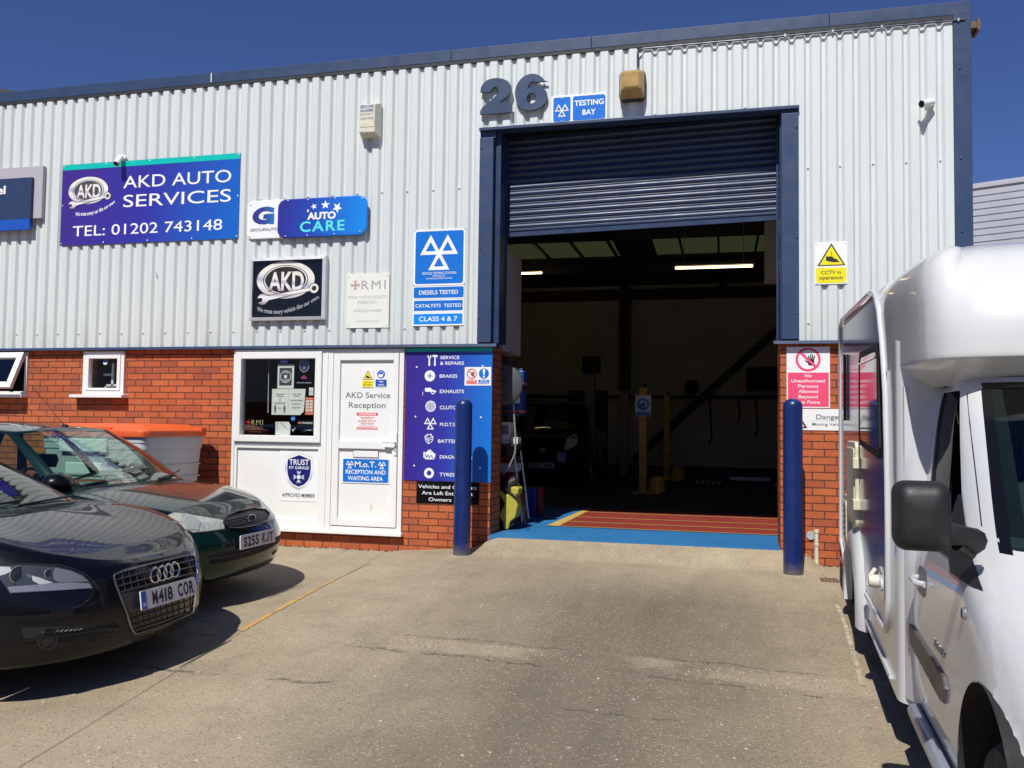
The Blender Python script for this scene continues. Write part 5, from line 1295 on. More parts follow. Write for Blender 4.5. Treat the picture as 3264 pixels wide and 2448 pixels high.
class Car:
    """local frame: nose tip at x = 0 pointing to +x (d = -x runs back along the car), y to the car's left, z up from the ground"""
    def __init__(s, P, root): s.P = P; s.root = root
    def plan(s, row, n1=36, n2=70, n3=20):
        dF, Lf, W, n, dR, Lr, nr = row
        pts = []
        for i in range(n1 + 1):
            t = PI / 2 * i / n1
            pts.append((dF + Lf * (1 - math.cos(t) ** (2 / n)), W * math.sin(t) ** (2 / n)))
        for i in range(1, n2):
            t = i / n2; pts.append((lerp(dF + Lf, dR - Lr, t), W))
        for i in range(n3 + 1):
            t = PI / 2 * (1 - i / n3)
            pts.append((dR - Lr * (1 - math.cos(t) ** (2 / nr)), W * math.sin(t) ** (2 / nr)))
        return pts
    def body_grid(s):
        P = s.P; rows = P['rows']; K = len(rows); nsub = P.get('nsub', 5)
        G = []
        tabs = [[(k, rows[k]['p'][i]) for k in range(K)] for i in range(7)]
        for j in range((K - 1) * nsub + 1):
            k = j / nsub
            row = [cr(tabs[i], k) for i in range(7)]
            k0 = min(int(k), K - 2); fr = k - k0
            pl = s.plan(row)
            line = []
            for d, y in pl:
                ztab = [(q, cr(rows[q]['z'], d)) for q in range(max(0, k0 - 1), min(K, k0 + 3))]
                z = cr(ztab, k)
                y *= P['waist'](d) if 'waist' in P else 1
                line.append((d, y, z))
            G.append(line)
        edge = G[-1]
        nd = P.get('ndeck', 16); p = P['crown_p']
        for i in range(1, nd + 1):
            sgm = i / nd
            line = []
            for d, y, z in edge:
                zc = cr(P['zc'], d); u = 1 - sgm
                zz = zc - (zc - z) * (u ** p)
                if 'bulge' in P: zz += P['bulge'](d, u * y)
                line.append((d, y * u, zz))
            G.append(line)
        return G
    def build_body(s, mat):
        G = s.body_grid()
        mb = MB()
        for sg in (1, -1):
            mb.grid([[(-d, sg * y, z) for d, y, z in r] for r in G], flip=sg < 0)
        s.full = MB(); s.full.v = list(mb.v); s.full.f = list(mb.f)
        # wheel arches: drop faces inside the arch circle and pull the rim onto it
        V = [Vector(v) for v in mb.v]; keep = []
        arcs = [(-a, s.P['axle_z'], s.P['arch_r']) for a in s.P['axles']]
        def inside(v):
            for ax, az, r in arcs:
                if abs(v.y) > s.P['half'] * 0.62 and v.z < az + r and (v.x - ax) ** 2 + (v.z - az) ** 2 < r * r and v.z < s.P['belt_z'] - 0.1: return (ax, az, r)
        flag = [inside(v) for v in V]
        fs = [f for f in mb.f if not all(flag[i] for i in f)]
        used = set(i for f in fs for i in f)
        for i in used:
            if flag[i]:
                ax, az, r = flag[i]; dx, dz = V[i].x - ax, V[i].z - az; L = math.hypot(dx, dz) or 1e-6
                V[i].x = ax + dx / L * r; V[i].z = az + dz / L * r
        mb.v = [tuple(v) for v in V]; mb.f = fs; mb.mi = [0] * len(fs)
        b = mb.build('body', mat, s.root, smooth=40, weld=True)
        bm = bmesh.new(); bm.from_mesh(b.data); s.bvh = BVHTree.FromBMesh(bm); bm.free()
        me = bpy.data.meshes.new('tmp'); me.from_pydata(s.full.v, [], s.full.f)
        bm = bmesh.new(); bm.from_mesh(me); bmesh.ops.recalc_face_normals(bm, faces=bm.faces); s.bvhf = BVHTree.FromBMesh(bm); bm.free(); bpy.data.meshes.remove(me)
        # arch liners and underside
        mb = MB()
        for ax, az, r in arcs:
            for sg in (1, -1):
                y1 = sg * s.P['half'] * 0.955; y0 = sg * s.P['half'] * 0.5
                A = [R(-25 + 230 * i / 24) for i in range(25)]
                mb.grid([[(ax + r * 1.01 * math.cos(a), y, az + r * 1.01 * math.sin(a)) for a in A] for y in (y0, y1)])
                mb.add([(ax, y0, az)] + [(ax + r * 1.01 * math.cos(a), y0, az + r * 1.01 * math.sin(a)) for a in A], [(0, i, i + 1) for i in range(1, 25)])
        z0 = s.P['floor_z']
        mb.box(-s.P['L'] * 0.95, -0.25, -s.P['half'] * 0.5, s.P['half'] * 0.5, z0, z0 + 0.05)
        mb.box(-s.P['axles'][1] + s.P['arch_r'], -s.P['axles'][0] - s.P['arch_r'], -s.P['half'] * 0.93, s.P['half'] * 0.93, z0, z0 + 0.05)
        mb.build('underbody', MAT['dark'], s.root)
        return b
    def wheels(s, r, wdt, spokes=5, mat='alloy'):
        proto = None
        for a in s.P['axles']:
            for sg in (-1, 1):
                loc = (-a, sg * (s.P['half'] - wdt * 0.5 - 0.025), s.P['axle_z'])
                if proto is None:
                    proto = s._wheel(r, wdt, spokes, mat); objs = [proto] + list(proto.children)
                    w0 = proto
                else:
                    w0 = proto.copy(); COL.objects.link(w0)
                    for c in list(proto.children):
                        d = c.copy(); COL.objects.link(d); d.parent = w0
                w0.parent = s.root; w0.location = loc; w0.rotation_euler = (0, 0, 0 if sg < 0 else PI)
    def _wheel(s, r, w, spokes, mat):
        rr = r * 0.70
        prof = [(rr, -w * 0.46), (rr + 0.015, -w * 0.5), (r * 0.93, -w * 0.47), (r * 0.985, -w * 0.36), (r, -w * 0.2), (r, w * 0.2), (r * 0.985, w * 0.36), (r * 0.93, w * 0.47), (rr, w * 0.5)]
        t = MB().lathe(prof, axis='Y', n=56).build('wheel', MAT['rubber'], None, smooth=40)
        mb = MB(); mb.lathe([(rr + 0.002, -w * 0.48), (rr - 0.012, -w * 0.49), (rr - 0.03, -w * 0.30), (rr - 0.05, w * 0.3), (0.001, w * 0.3)], axis='Y', n=48)
        for k in range(spokes):
            a = 2 * PI * k / spokes
            for da in (-0.14, 0.14):
                pts = []
                for u in (0.10, 0.5, 0.96):
                    rad = (rr - 0.02) * u; aa = a + da * (0.35 + u * 0.6)
                    pts.append((rad * math.cos(aa), -w * (0.42 - 0.10 * (1 - u)), rad * math.sin(aa)))
                mb.tube(pts, [0.026, 0.020, 0.022], 8)
        mb.lathe([(0.0004, -w * 0.40), (0.05, -w * 0.39), (0.065, -w * 0.33), (0.065, -w * 0.1)], axis='Y', n=20)
        mb.build('rim', MAT[mat], t, smooth=40)
        mb = MB(); mb.lathe([(0.001, 0.0), (rr * 0.85, 0.0), (rr * 0.85, 0.02)], axis='Y', n=32); mb.build('brake_disc', MAT['steel'], t)
        return t
    # ---- features traced on the surface: a view ray through the photograph's outline meets the finished bodywork
    def ray(s, px, py, full=True):
        d = (CR * ((px - 1632) / FPX) + CU * (-(py - 1224) / FPX) + _f)
        inv = s.root_m.inverted()
        o = inv @ CAM_LOC; dd = (inv.to_3x3() @ d).normalized()
        h, n, i, L = (s.bvhf if full else s.bvh).ray_cast(o, dd)
        if h is None: return None
        if n.dot(dd) > 0: n = -n
        return h, n
    def near(s, p):
        h, n, i, L = s.bvhf.find_nearest(p); return h, n
    def patch(s, name, mat, poly, off=0.004, rim=0.012, rings=8, mirror=False, parent=None, local=None, sub=3):
        """panel lying on the bodywork, from an outline (photo pixels or local (y,z)/(d,y) points already on the surface)"""
        P3 = []
        if local is None:
            pp = []
            for i in range(len(poly)):
                a, b = Vector(poly[i]), Vector(poly[(i + 1) % len(poly)])
                for k in range(sub): pp.append(a.lerp(b, k / sub))
            c = Vector((sum(p.x for p in pp) / len(pp), sum(p.y for p in pp) / len(pp)))
            ringsP = []
            for j in range(rings + 1):
                t = 1 - j / rings * 0.999; ring = []
                for p in pp:
                    q = c + (p - c) * t
                    hit = s.ray(q.x, q.y)
                    if hit is None:
                        tt = t
                        while hit is None and tt > 0: tt -= 0.02; q = c + (p - c) * tt; hit = s.ray(q.x, q.y)
                    ring.append(hit)
                ringsP.append(ring)
        mb = MB()
        rows = [[h - n * rim for h, n in ringsP[0]]] + [[h + n * off for h, n in r] for r in ringsP]
        for sg in ((1, -1) if mirror else (1,)):
            mb.grid([[(p.x, p.y * sg, p.z) for p in r] for r in rows], closed_v=True)
        if mirror:
            n = len(rows) * len(rows[0]); out = []
            for k in range(2):
                m2 = MB(); m2.v = mb.v[k * n:(k + 1) * n]; half = len(mb.f) // 2
                m2.f = [[i - k * n for i in f] for f in mb.f[k * half:(k + 1) * half]]; m2.mi = [0] * half
                out.append(m2.build(name, MAT[mat] if isinstance(mat, str) else mat, parent or s.root, smooth=50))
            return out
        return mb.build(name, MAT[mat] if isinstance(mat, str) else mat, parent or s.root, smooth=50)
    def line(s, pts, off=0.0, step=14):
        out = []
        for a, b in zip(pts[:-1], pts[1:]):
            n = max(1, int(math.hypot(b[0] - a[0], b[1] - a[1]) / step))
            for k in range(n):
                h = s.ray(lerp(a[0], b[0], k / n), lerp(a[1], b[1], k / n))
                if h: out.append(h[0] + h[1] * off)
        h = s.ray(*pts[-1])
        if h: out.append(h[0] + h[1] * off)
        return out
    def shut(s, pts, parent=None, r=0.0035, name='panel_gap', mat='dark'):
        p = s.line(pts, -0.001)
        if len(p) > 1: return MB().tube(p, r, 6).build(name, MAT[mat], parent or s.root)
    # ---- glasshouse
    def cabin(s, C, paint, glass, pillars):
        """C: base and roof outlines (half, from front centre to rear centre) as functions of the same parameter"""
        nu = 60; nv = 10
        base, top = C['base'], C['top']
        def out(tab, t):
            d = cr([(k, p[0]) for k, p in tab], t); y = cr([(k, p[1]) for k, p in tab], t); z = cr([(k, p[2]) for k, p in tab], t); return Vector((-d, y, z))
        def S(t, v, off=0.0):
            a, b = out(base, t), out(top, t); p = a.lerp(b, v)
            bul = C.get('bulge', 0.03) * 4 * v * (1 - v)
            n = Vector((b.y - a.y, 0, 0))
            # bulge outwards, away from the centre of the cabin
            cdir = Vector((p.x + C['mid'], p.y, 0.25)); cdir.normalize()
            return p + cdir * (bul + off)
        s.S = S
        def region(name, mat, t0, t1, v0, v1, off, m=16, n=8, parent=None, both=True, shape=None):
            res = []
            for sg in ((1, -1) if both else (1,)):
                rows = []
                for i in range(m + 1):
                    row = []
                    for j in range(n + 1):
                        t, v = lerp(t0, t1, i / m), lerp(v0, v1, j / n)
                        if shape: t, v = shape(t, v)
                        p = S(t, v, off); row.append((p.x, p.y * sg, p.z))
                    rows.append(row)
                mb = MB(); mb.grid(rows); res.append(mb.build(name, mat, parent or s.root, smooth=60))
            return res
        s.region = region
        # structure: pillars and roof as one skin, with the glass openings left out
        mb = MB()
        def quad(t0, t1, v0, v1, m=8, n=6):
            for sg in (1, -1):
                mb.grid([[(lambda p: (p.x, p.y * sg, p.z))(S(lerp(t0, t1, i / m), lerp(v0, v1, j / n))) for j in range(n + 1)] for i in range(m + 1)])
        ts = sorted(pillars)
        for a, b in pillars: quad(a, b, 0, 1)
        quad(0, 1, C['vtop'], 1, 60, 3); quad(0, 1, 0, C['vbot'], 60, 2)
        # roof
        for sg in (1, -1):
            rows = []
            for j in range(13):
                u = 1 - j / 12; row = []
                for i in range(61):
                    p = S(i / 60, 1.0); zc = C['roof'](-p.x)
                    row.append((p.x, p.y * u * sg, zc - (zc - p.z) * u ** 2.2))
                rows.append(row)
            mb.grid(rows)
        mb.build('roof', paint, s.root, smooth=50, weld=True)
    def inside(s, seats, dash_d, dash_z, hw):
        mb = MB()
        d = dash_d
        prof = [(d, dash_z - 0.06), (d + 0.10, dash_z - 0.015), (d + 0.35, dash_z + 0.01), (d + 0.52, dash_z - 0.03), (d + 0.58, dash_z - 0.25)]
        mb.grid([[(-a, y, z) for a, z in prof] for y in (-hw, -hw * .5, 0, hw * .5, hw)])
        mb.build('dashboard', MAT['dark_steel'], s.root, smooth=60)
        mb = MB(); c = Vector((-(d + 0.72), -0.36, dash_z - 0.03)); ang = R(62)
        ring = [(c.x - 0.185 * math.sin(t) * math.cos(ang), c.y + 0.185 * math.cos(t), c.z + 0.185 * math.sin(t) * math.sin(ang)) for t in [2 * PI * k / 28 for k in range(28)]]
        mb.tube(ring, 0.014, 8, closed=True); mb.tube([c + Vector((0, -0.17, 0)), c, c + Vector((0, 0.17, 0))], 0.02, 6); mb.tube([c, c + Vector((0.25, 0, -0.12))], 0.03, 8)
        mb.build('steering_wheel', MAT['black_plastic'], s.root)
        for dd, y in seats:
            mb = MB(); zt = dash_z + 0.02
            mb.grid([[(-(dd + 0.16 * v + 0.02 * math.cos(u * PI)), y + 0.25 * (u - 0.5) * 2 * (1 - 0.25 * v), 0.35 + (zt - 0.35) * v) for u in [k / 8 for k in range(9)]] for v in [k / 8 for k in range(9)]])
            mb.grid([[(-(dd + 0.10 + 0.16 * v + 0.02 * math.cos(u * PI)), y + 0.25 * (u - 0.5) * 2 * (1 - 0.25 * v), 0.35 + (zt - 0.35) * v) for u in [k / 8 for k in range(9)]] for v in [k / 8 for k in range(9)]])
            mb.lathe([(0.001, 0.10), (0.09, 0.10), (0.11, 0.05), (0.09, -0.02), (0.001, -0.02)], (-(dd + 0.24), y, zt + 0.10), 'Z', 16)
            mb.build('seat', MAT['dark'], s.root)
def plate(car, p, yaw_deg, tilt_deg, txt, parent, band=False, w=0.52, h=0.111, mat='plate_white'):
    """registration plate: p = centre in the car's frame"""
    Mx = Matrix.Translation(p) @ Matrix.Rotation(R(90 + yaw_deg), 4, 'Z') @ Matrix.Rotation(R(-tilt_deg), 4, 'X')
    mb = MB(); mb.prism(rrect(-w / 2, w / 2, -h / 2, h / 2, 0.010, 3), -0.004, 0.004); mb.v = [tuple(Mx @ Vector(v)) for v in mb.v]
    pl = mb.build('number_plate', MAT[mat], parent, smooth=0)
    mb = MB(); x0 = -w / 2 + (0.075 if band else 0.03)
    wid = {' ': 0.033, '1': 0.016, 'I': 0.016}
    tot = sum(wid.get(ch, 0.046) for ch in txt) + 0.0105 * (len(txt) - 1)
    k = min(1.0, (w / 2 - 0.02 - x0 - 0.005) / tot); x = (x0 + w / 2 - (0.0 if band else 0.03)) / 2 - tot * k / 2 + (0.0 if band else 0.0)
    for ch in txt:
        cw = wid.get(ch, 0.046) * k
        if ch == 'J':
            mb.flat([(x + cw * .62, -0.016), (x + cw * .88, -0.016), (x + cw * .88, 0.0395), (x + cw * .62, 0.0395)], -0.0058); mb.ring(x + cw * .44, -0.0165, cw * .18, cw * .44, -0.0058, 14, ax=1.0, a0=PI, a1=2 * PI)
        elif ch != ' ': text(mb, ch, x, x + cw, -0.0395, 0.0395, -0.0058, bold=0.032)
        x += cw + 0.0105 * k
    mb.v = [tuple(Mx @ Vector(v)) for v in mb.v]; mb.build('plate_lettering', MAT['black_text'], pl, smooth=0)
    if band:
        mb = MB(); mb.flat([(-w / 2 + .002, -h / 2 + .003), (-w / 2 + .045, -h / 2 + .003), (-w / 2 + .045, h / 2 - .003), (-w / 2 + .002, h / 2 - .003)], -0.0052); mb.v = [tuple(Mx @ Vector(v)) for v in mb.v]; mb.build('blue_band', MAT['plate_blue'], pl, smooth=0)
        mb = MB(); text(mb, 'GB', -w / 2 + .010, -w / 2 + .037, -0.034, -0.014, -0.0062, bold=0.02); mb.v = [tuple(Mx @ Vector(v)) for v in mb.v]; mb.build('band_lettering', MAT['white_text'], pl, smooth=0)
    return pl
def emblem_ring(c, n, r, t, ax=1.0, seg=28):
    """a ring standing on a surface with normal n"""
    n = n.normalized(); side = Vector((0, 0, 1)).cross(n).normalized(); up = n.cross(side)
    return [c + side * (r * ax * math.cos(2 * PI * k / seg)) + up * (r * math.sin(2 * PI * k / seg)) for k in range(seg)]

def zA(x, y): return (340 + x / 5.183, 1740 + y / 5.183)
def zB(x, y): return (x / 3.19, 1700 + y / 3.19)
def zC(x, y): return (x / 1.803, 1300 + y / 1.803)

def coupe():
    gx, gy = -3.285, -4.182
    gz = ground_z(gx - 0.9, gy)
    root = thing('parked_coupe', 'glossy black coupe with four ring badge nearest the camera on the left', 'car', (gx, gy, gz), rotz=R(-0.8), local=True)
    P = dict(L=4.178, half=0.921, axles=(0.90, 3.37), axle_z=0.325, arch_r=0.375, belt_z=0.95, floor_z=0.17, crown_p=2.0, nsub=6,
        rows=[
            dict(p=(0.16, 0.50, 0.82, 2.2, 4.08, 0.5, 2.3), z=[(0, .155), (.5, .165), (1, .19), (4.2, .22)]),
            dict(p=(0.07, 0.66, 0.895, 2.2, 4.13, 0.5, 2.3), z=[(0, .185), (.5, .20), (1, .24), (4.2, .28)]),
            dict(p=(0.02, 0.74, 0.915, 2.2, 4.17, 0.55, 2.3), z=[(0, .30), (1, .36), (4.2, .42)]),
            dict(p=(0.00, 0.80, 0.921, 2.2, 4.178, 0.55, 2.3), z=[(0, .44), (1, .50), (4.2, .56)]),
            dict(p=(0.025, 0.84, 0.921, 2.2, 4.17, 0.6, 2.3), z=[(0, .575), (.5, .62), (1, .66), (4.2, .70)]),
            dict(p=(0.06, 0.87, 0.912, 2.2, 4.14, 0.6, 2.3), z=[(0, .65), (.45, .73), (.9, .80), (1.5, .83), (3.4, .84), (4.2, .80)]),
            dict(p=(0.10, 0.88, 0.868, 2.2, 4.10, 0.6, 2.3), z=[(0, .675), (.1, .690), (.3, .755), (.6, .83), (.95, .885), (1.5, .91), (3.4, .925), (4.2, .87)]),
        ],
        zc=[(0, .68), (.10, .690), (.25, .755), (.5, .825), (.8, .885), (1.1, .93), (1.4, .965), (3.3, .98), (4.1, .90)],
        bulge=lambda d, y: 0.022 * math.exp(-((d - 0.85) / 0.45) ** 2) * math.exp(-((abs(y) - 0.70) / 0.16) ** 2))
    c = Car(P, root); bpy.context.view_layer.update(); c.root_m = Matrix.Translation((gx, gy, gz)) @ Matrix.Rotation(R(-0.8), 4, 'Z')
    body = c.build_body(MAT['paint_black'])
    c.wheels(0.325, 0.225, 5)
    C = dict(mid=2.5, vtop=0.955, vbot=0.03, bulge=0.03,
        base=[(0, (1.05, 0, .945)), (.15, (1.12, .46, .935)), (.28, (1.36, .745, .905)), (.5, (2.2, .79, .92)), (.75, (3.1, .75, .93)), (.88, (3.62, .5, .95)), (1, (3.75, 0, .96))],
        top=[(0, (1.95, 0, 1.30)), (.15, (1.98, .30, 1.295)), (.28, (2.08, .53, 1.27)), (.5, (2.55, .57, 1.29)), (.75, (2.95, .53, 1.25)), (.88, (3.12, .35, 1.24)), (1, (3.2, 0, 1.24))],
        roof=lambda d: cr([(1.85, 1.30), (2.3, 1.35), (2.7, 1.345), (3.25, 1.25)], d))
    c.cabin(C, MAT['paint_black'], None, [(.245, .31), (.66, .70), (.78, .86)])
    c.region('windscreen', MAT['car_glass'], 0, .25, .02, .965, -0.004)
    c.region('side_window', MAT['car_glass'], .305, .665, .02, .965, -0.004); c.region('rear_side_window', MAT['car_glass'], .695, .785, .02, .965, -0.004); c.region('rear_window', MAT['car_glass'], .855, 1, .02, .965, -0.004)
    c.inside([(2.15, -0.37), (2.15, 0.37)], 1.20, 0.915, 0.66)
    # grille
    g = [(110, 510), (130, 470), (250, 420), (700, 310), (1100, 210), (1340, 152), (1420, 165), (1458, 230), (1490, 400), (1482, 560), (1445, 900), (1412, 1085), (1385, 1115), (900, 1305), (480, 1442), (435, 1430), (400, 1370), (280, 1000), (150, 650)]
    g = [zA(*p) for p in g]
    gr = c.patch('grille', 'black_gloss', g, off=0.002, rim=0.02, rings=10)
    ln = c.line(g + [g[0]], 0.006, 6); MB().tube(ln[:-1], 0.0065, 8, closed=True).build('grille_surround', M('satin_dark_chrome', (0.22, 0.22, 0.24), 0.25, metal=0.9), gr)
    ln = c.line([zA(1448, 215), zA(1470, 400), zA(1465, 560), zA(1430, 900), zA(1402, 1080)], 0.008, 6); MB().tube(ln, 0.008, 8).build('grille_bright_edge', MAT['chrome'], gr)
    grate = M('grille_bar_plastic', (0.035, 0.035, 0.038), 0.4)
    mb = MB()
    for a, b in (((170, 560), (1430, 228)), ((195, 665), (1450, 330)), ((220, 765), (1460, 440)), ((345, 1100), (1420, 790)), ((370, 1210), (1412, 880)), ((400, 1310), (1405, 985)), ((420, 1390), (1400, 1075))):
        mb.tube(c.line([zA(*a), zA(*b)], 0.006, 10), 0.0045, 6)
    for k in range(11):
        t = k / 10
        for (xa, ya), (xb, yb), (xc, yc), (xd, yd) in (((235, 430), (300, 745), (1370, 160), (1440, 445)), ((395, 1080), (445, 1385), (1370, 800), (1385, 1080))):
            mb.tube(c.line([zA(lerp(xa, xc, t), lerp(ya, yc, t)), zA(lerp(xb, xd, t), lerp(yb, yd, t))], 0.004, 8), 0.0035, 5)
    mb.build('grille_bars', grate, gr)
    band_ = c.patch('plate_mount', grate, [zA(*p) for p in ((225, 770), (1462, 445), (1475, 540), (1440, 775), (345, 1095), (300, 1000))], off=0.006, rim=0.012, rings=6)
    # badge
    for k, (x, y) in enumerate(((752, 482), (862, 452), (968, 422), (1072, 392))):
        h = c.ray(*zA(x, y)); n = h[1]; n = Vector((n.x, n.y * 0.5, 0.10)).normalized()
        MB().tube(emblem_ring(h[0] + n * 0.022, n, 0.0435, 0), 0.0058, 10, closed=True).build('badge_ring', MAT['chrome'], root)
    inv = c.root_m.inverted(); pc = inv @ Vector((-3.306, -4.182, 0.121))
    hit = c.near(pc)[0]
    plate(c, Vector((hit.x + 0.022, pc.y, pc.z)), 0.0, 8.5, 'M418 COR', root, band=True)
    # lamps
    hl = [(-70, 350), (0, 330), (300, 325), (560, 337), (720, 372), (840, 422), (905, 482), (945, 560), (600, 585), (105, 612), (55, 535), (0, 462), (-60, 420)]
    hl = [zB(*p) for p in hl]
    hh = c.patch('headlight', M('lamp_housing', (0.055, 0.058, 0.066), 0.35), hl, off=0.0015, rim=0.01, rings=8, mirror=True)[1]
    # which of the mirrored pair is the traced one: the one with negative y
    hh = min((o for o in root.children if o.name.startswith('headlight')), key=lambda o: sum(v.co.y for v in o.data.vertices))
    c.patch('lens_cover', 'lens', hl, off=0.012, rim=-0.002, rings=8, parent=hh)
    alu = M('lamp_reflector', (0.60, 0.60, 0.60), 0.35); mid = M('lamp_satin_trim', (0.20, 0.205, 0.235), 0.3); low = M('lamp_lower_trim', (0.26, 0.265, 0.32), 0.3)
    c.patch('lower_reflector', low, [zB(*p) for p in ((75, 545), (330, 525), (560, 508), (740, 498), (900, 510), (935, 556), (600, 578), (110, 603))], off=0.0045, rim=0.004, rings=4, parent=hh)
    c.patch('wing_reflector', alu, [zB(*p) for p in ((320, 430), (400, 450), (540, 505), (400, 520), (330, 480))], off=0.004, rim=0.004, rings=3, parent=hh)
    c.patch('corner_reflector', alu, [zB(*p) for p in ((-60, 350), (0, 338), (105, 345), (118, 385), (60, 415), (0, 432), (-50, 410))], off=0.004, rim=0.004, rings=3, parent=hh)
    c.patch('upper_trim', mid, [zB(*p) for p in ((560, 352), (720, 385), (830, 432), (895, 490), (740, 494), (600, 500), (545, 470), (540, 400))], off=0.004, rim=0.004, rings=3, parent=hh)
    c.patch('blue_facet', M('lamp_blue_facet', (0.12, 0.17, 0.24), 0.2), [zB(*p) for p in ((262, 405), (325, 430), (300, 470))], off=0.005, rim=0.003, rings=2, parent=hh)
    for x, y, r in ((178, 420, 0.044), (490, 410, 0.024)):
        h = c.ray(*zB(x, y)); n = (h[1] * 0.4 + Vector((1, 0, 0))).normalized()
        MB().tube(emblem_ring(h[0] + n * 0.004, n, r, 0), 0.003, 8, closed=True).build('lamp_ring', MAT['steel'], hh)
        q = Vector(n); mb = MB(); e = emblem_ring(h[0] + n * 0.003, n, r * 0.9, 0)
        mb.add([h[0] + n * (0.003 + r * 0.35)] + e, [(0, 1 + k, 1 + (k + 1) % 28) for k in range(28)]); mb.build('projector', MAT['projector'], hh)
    # lower intake and fog lamp
    for q in (((222, 965), (480, 948), (605, 945), (620, 1060), (610, 1125), (430, 1165), (240, 1092)), ((603, 945), (870, 935), (1160, 880), (1215, 955), (1000, 1005), (620, 1045)), ((612, 1062), (1000, 1015), (1170, 1000), (1110, 1060), (850, 1105), (608, 1128))):
        it = c.patch('side_intake', 'dark', [zB(*p) for p in q], off=0.003, rim=0.01, rings=5)
    MB().tube(c.line([zB(*p) for p in ((225, 1085), (330, 1080), (470, 1045), (620, 1040), (900, 990), (1060, 962), (1210, 958))], 0.006, 8), 0.008, 8).build('intake_blade', MAT['black_gloss'], it)
    h = c.ray(*zB(480, 1078)); n = (h[1] + Vector((0.6, 0, 0))).normalized()
    fo = MB().tube(emblem_ring(h[0] + n * 0.010, n, 0.047, 0), 0.010, 10, closed=True).build('fog_lamp', MAT['black_gloss'], root)
    mb = MB(); e = emblem_ring(h[0] + n * 0.012, n, 0.043, 0); mb.add([h[0] + n * 0.020] + e, [(0, 1 + k, 1 + (k + 1) % 28) for k in range(28)]); mb.build('lens', MAT['dark_glass'], fo)
    mb = MB()
    for i in range(6):
        for r_ in range(2): 
            h = c.ray(*zB(570 + i * 48 + r_ * 20, 1000 - i * 4 - r_ * 12)); mb.tube([h[0] + h[1] * 0.004 + Vector((0, -.008, 0)), h[0] + h[1] * 0.004 + Vector((0, .008, 0))], 0.003, 5)
    mb.build('intake_mesh', MAT['steel'], it)
    # lower openings under the grille
    for q in ([(455, 1530), (740, 1445), (735, 1510), (450, 1585)], [(800, 1430), (1130, 1315), (1125, 1385), (800, 1505)], [(1185, 1300), (1400, 1205), (1390, 1265), (1185, 1360)]):
        c.patch('lower_opening', 'dark', [zA(*p) for p in q], off=0.0015, rim=0.005, rings=3)
    # panel gaps: bonnet edge and bumper joint
    c.shut([zB(-40, 318), zB(300, 312), zB(600, 322), zB(760, 365), zB(880, 425), zB(960, 500), zB(1005, 570)])
    # door mirror and wipers
    mirror(root, (-1.72, -0.99, 1.01), MAT['paint_black'], 1.25); mirror(root, (-1.72, 0.99, 1.01), MAT['paint_black'], 1.25)
    mb = MB()
    for y0, y1 in ((-0.62, 0.0), (-0.05, 0.52)):
        pts = [c.S(abs(y) * 0.27, 0.03 + 0.03 * k, 0.012) for k, y in enumerate((y0, (y0 + y1) / 2, y1))]
        mb.tube([(p.x, y, p.z) for p, y in zip(pts, (y0, (y0 + y1) / 2, y1))], 0.008, 6)
    mb.build('wiper', MAT['black_plastic'], root)
    return c
def mirror(root, p, mat, s_=1.0, name='door_mirror'):
    x, y, z = p; sg = 1 if y > 0 else -1
    mb = MB(); rows = []
    for i in range(9):
        a = PI * i / 8; rows.append([(x + 0.10 * math.cos(a) * s_ * 0.9, y + 0.105 * s_ * (math.sin(a)) * math.cos(b) * 1.0, z + 0.07 * s_ * math.sin(a) * math.sin(b)) for b in [2 * PI * k / 18 for k in range(18)]])
    mb.grid(rows, closed_v=True)
    o = mb.build(name, mat, root, smooth=60)
    MB().tube([(x - 0.01, y - sg * 0.06, z - 0.03), (x + 0.01, y - sg * 0.16, z - 0.06)], [0.03, 0.035], 10).build('mirror_arm', MAT['black_plastic'], o)
    mb = MB(); e = [(x - 0.060, y + 0.085 * s_ * math.cos(b), z + 0.055 * s_ * math.sin(b)) for b in [2 * PI * k / 18 for k in range(18)]]; mb.add([(v[0] - 0.033, v[1], v[2]) for v in e], [list(range(18))]); mb.build('mirror_glass', MAT['chrome'], o, smooth=0)
    return o
coupe_car = coupe()

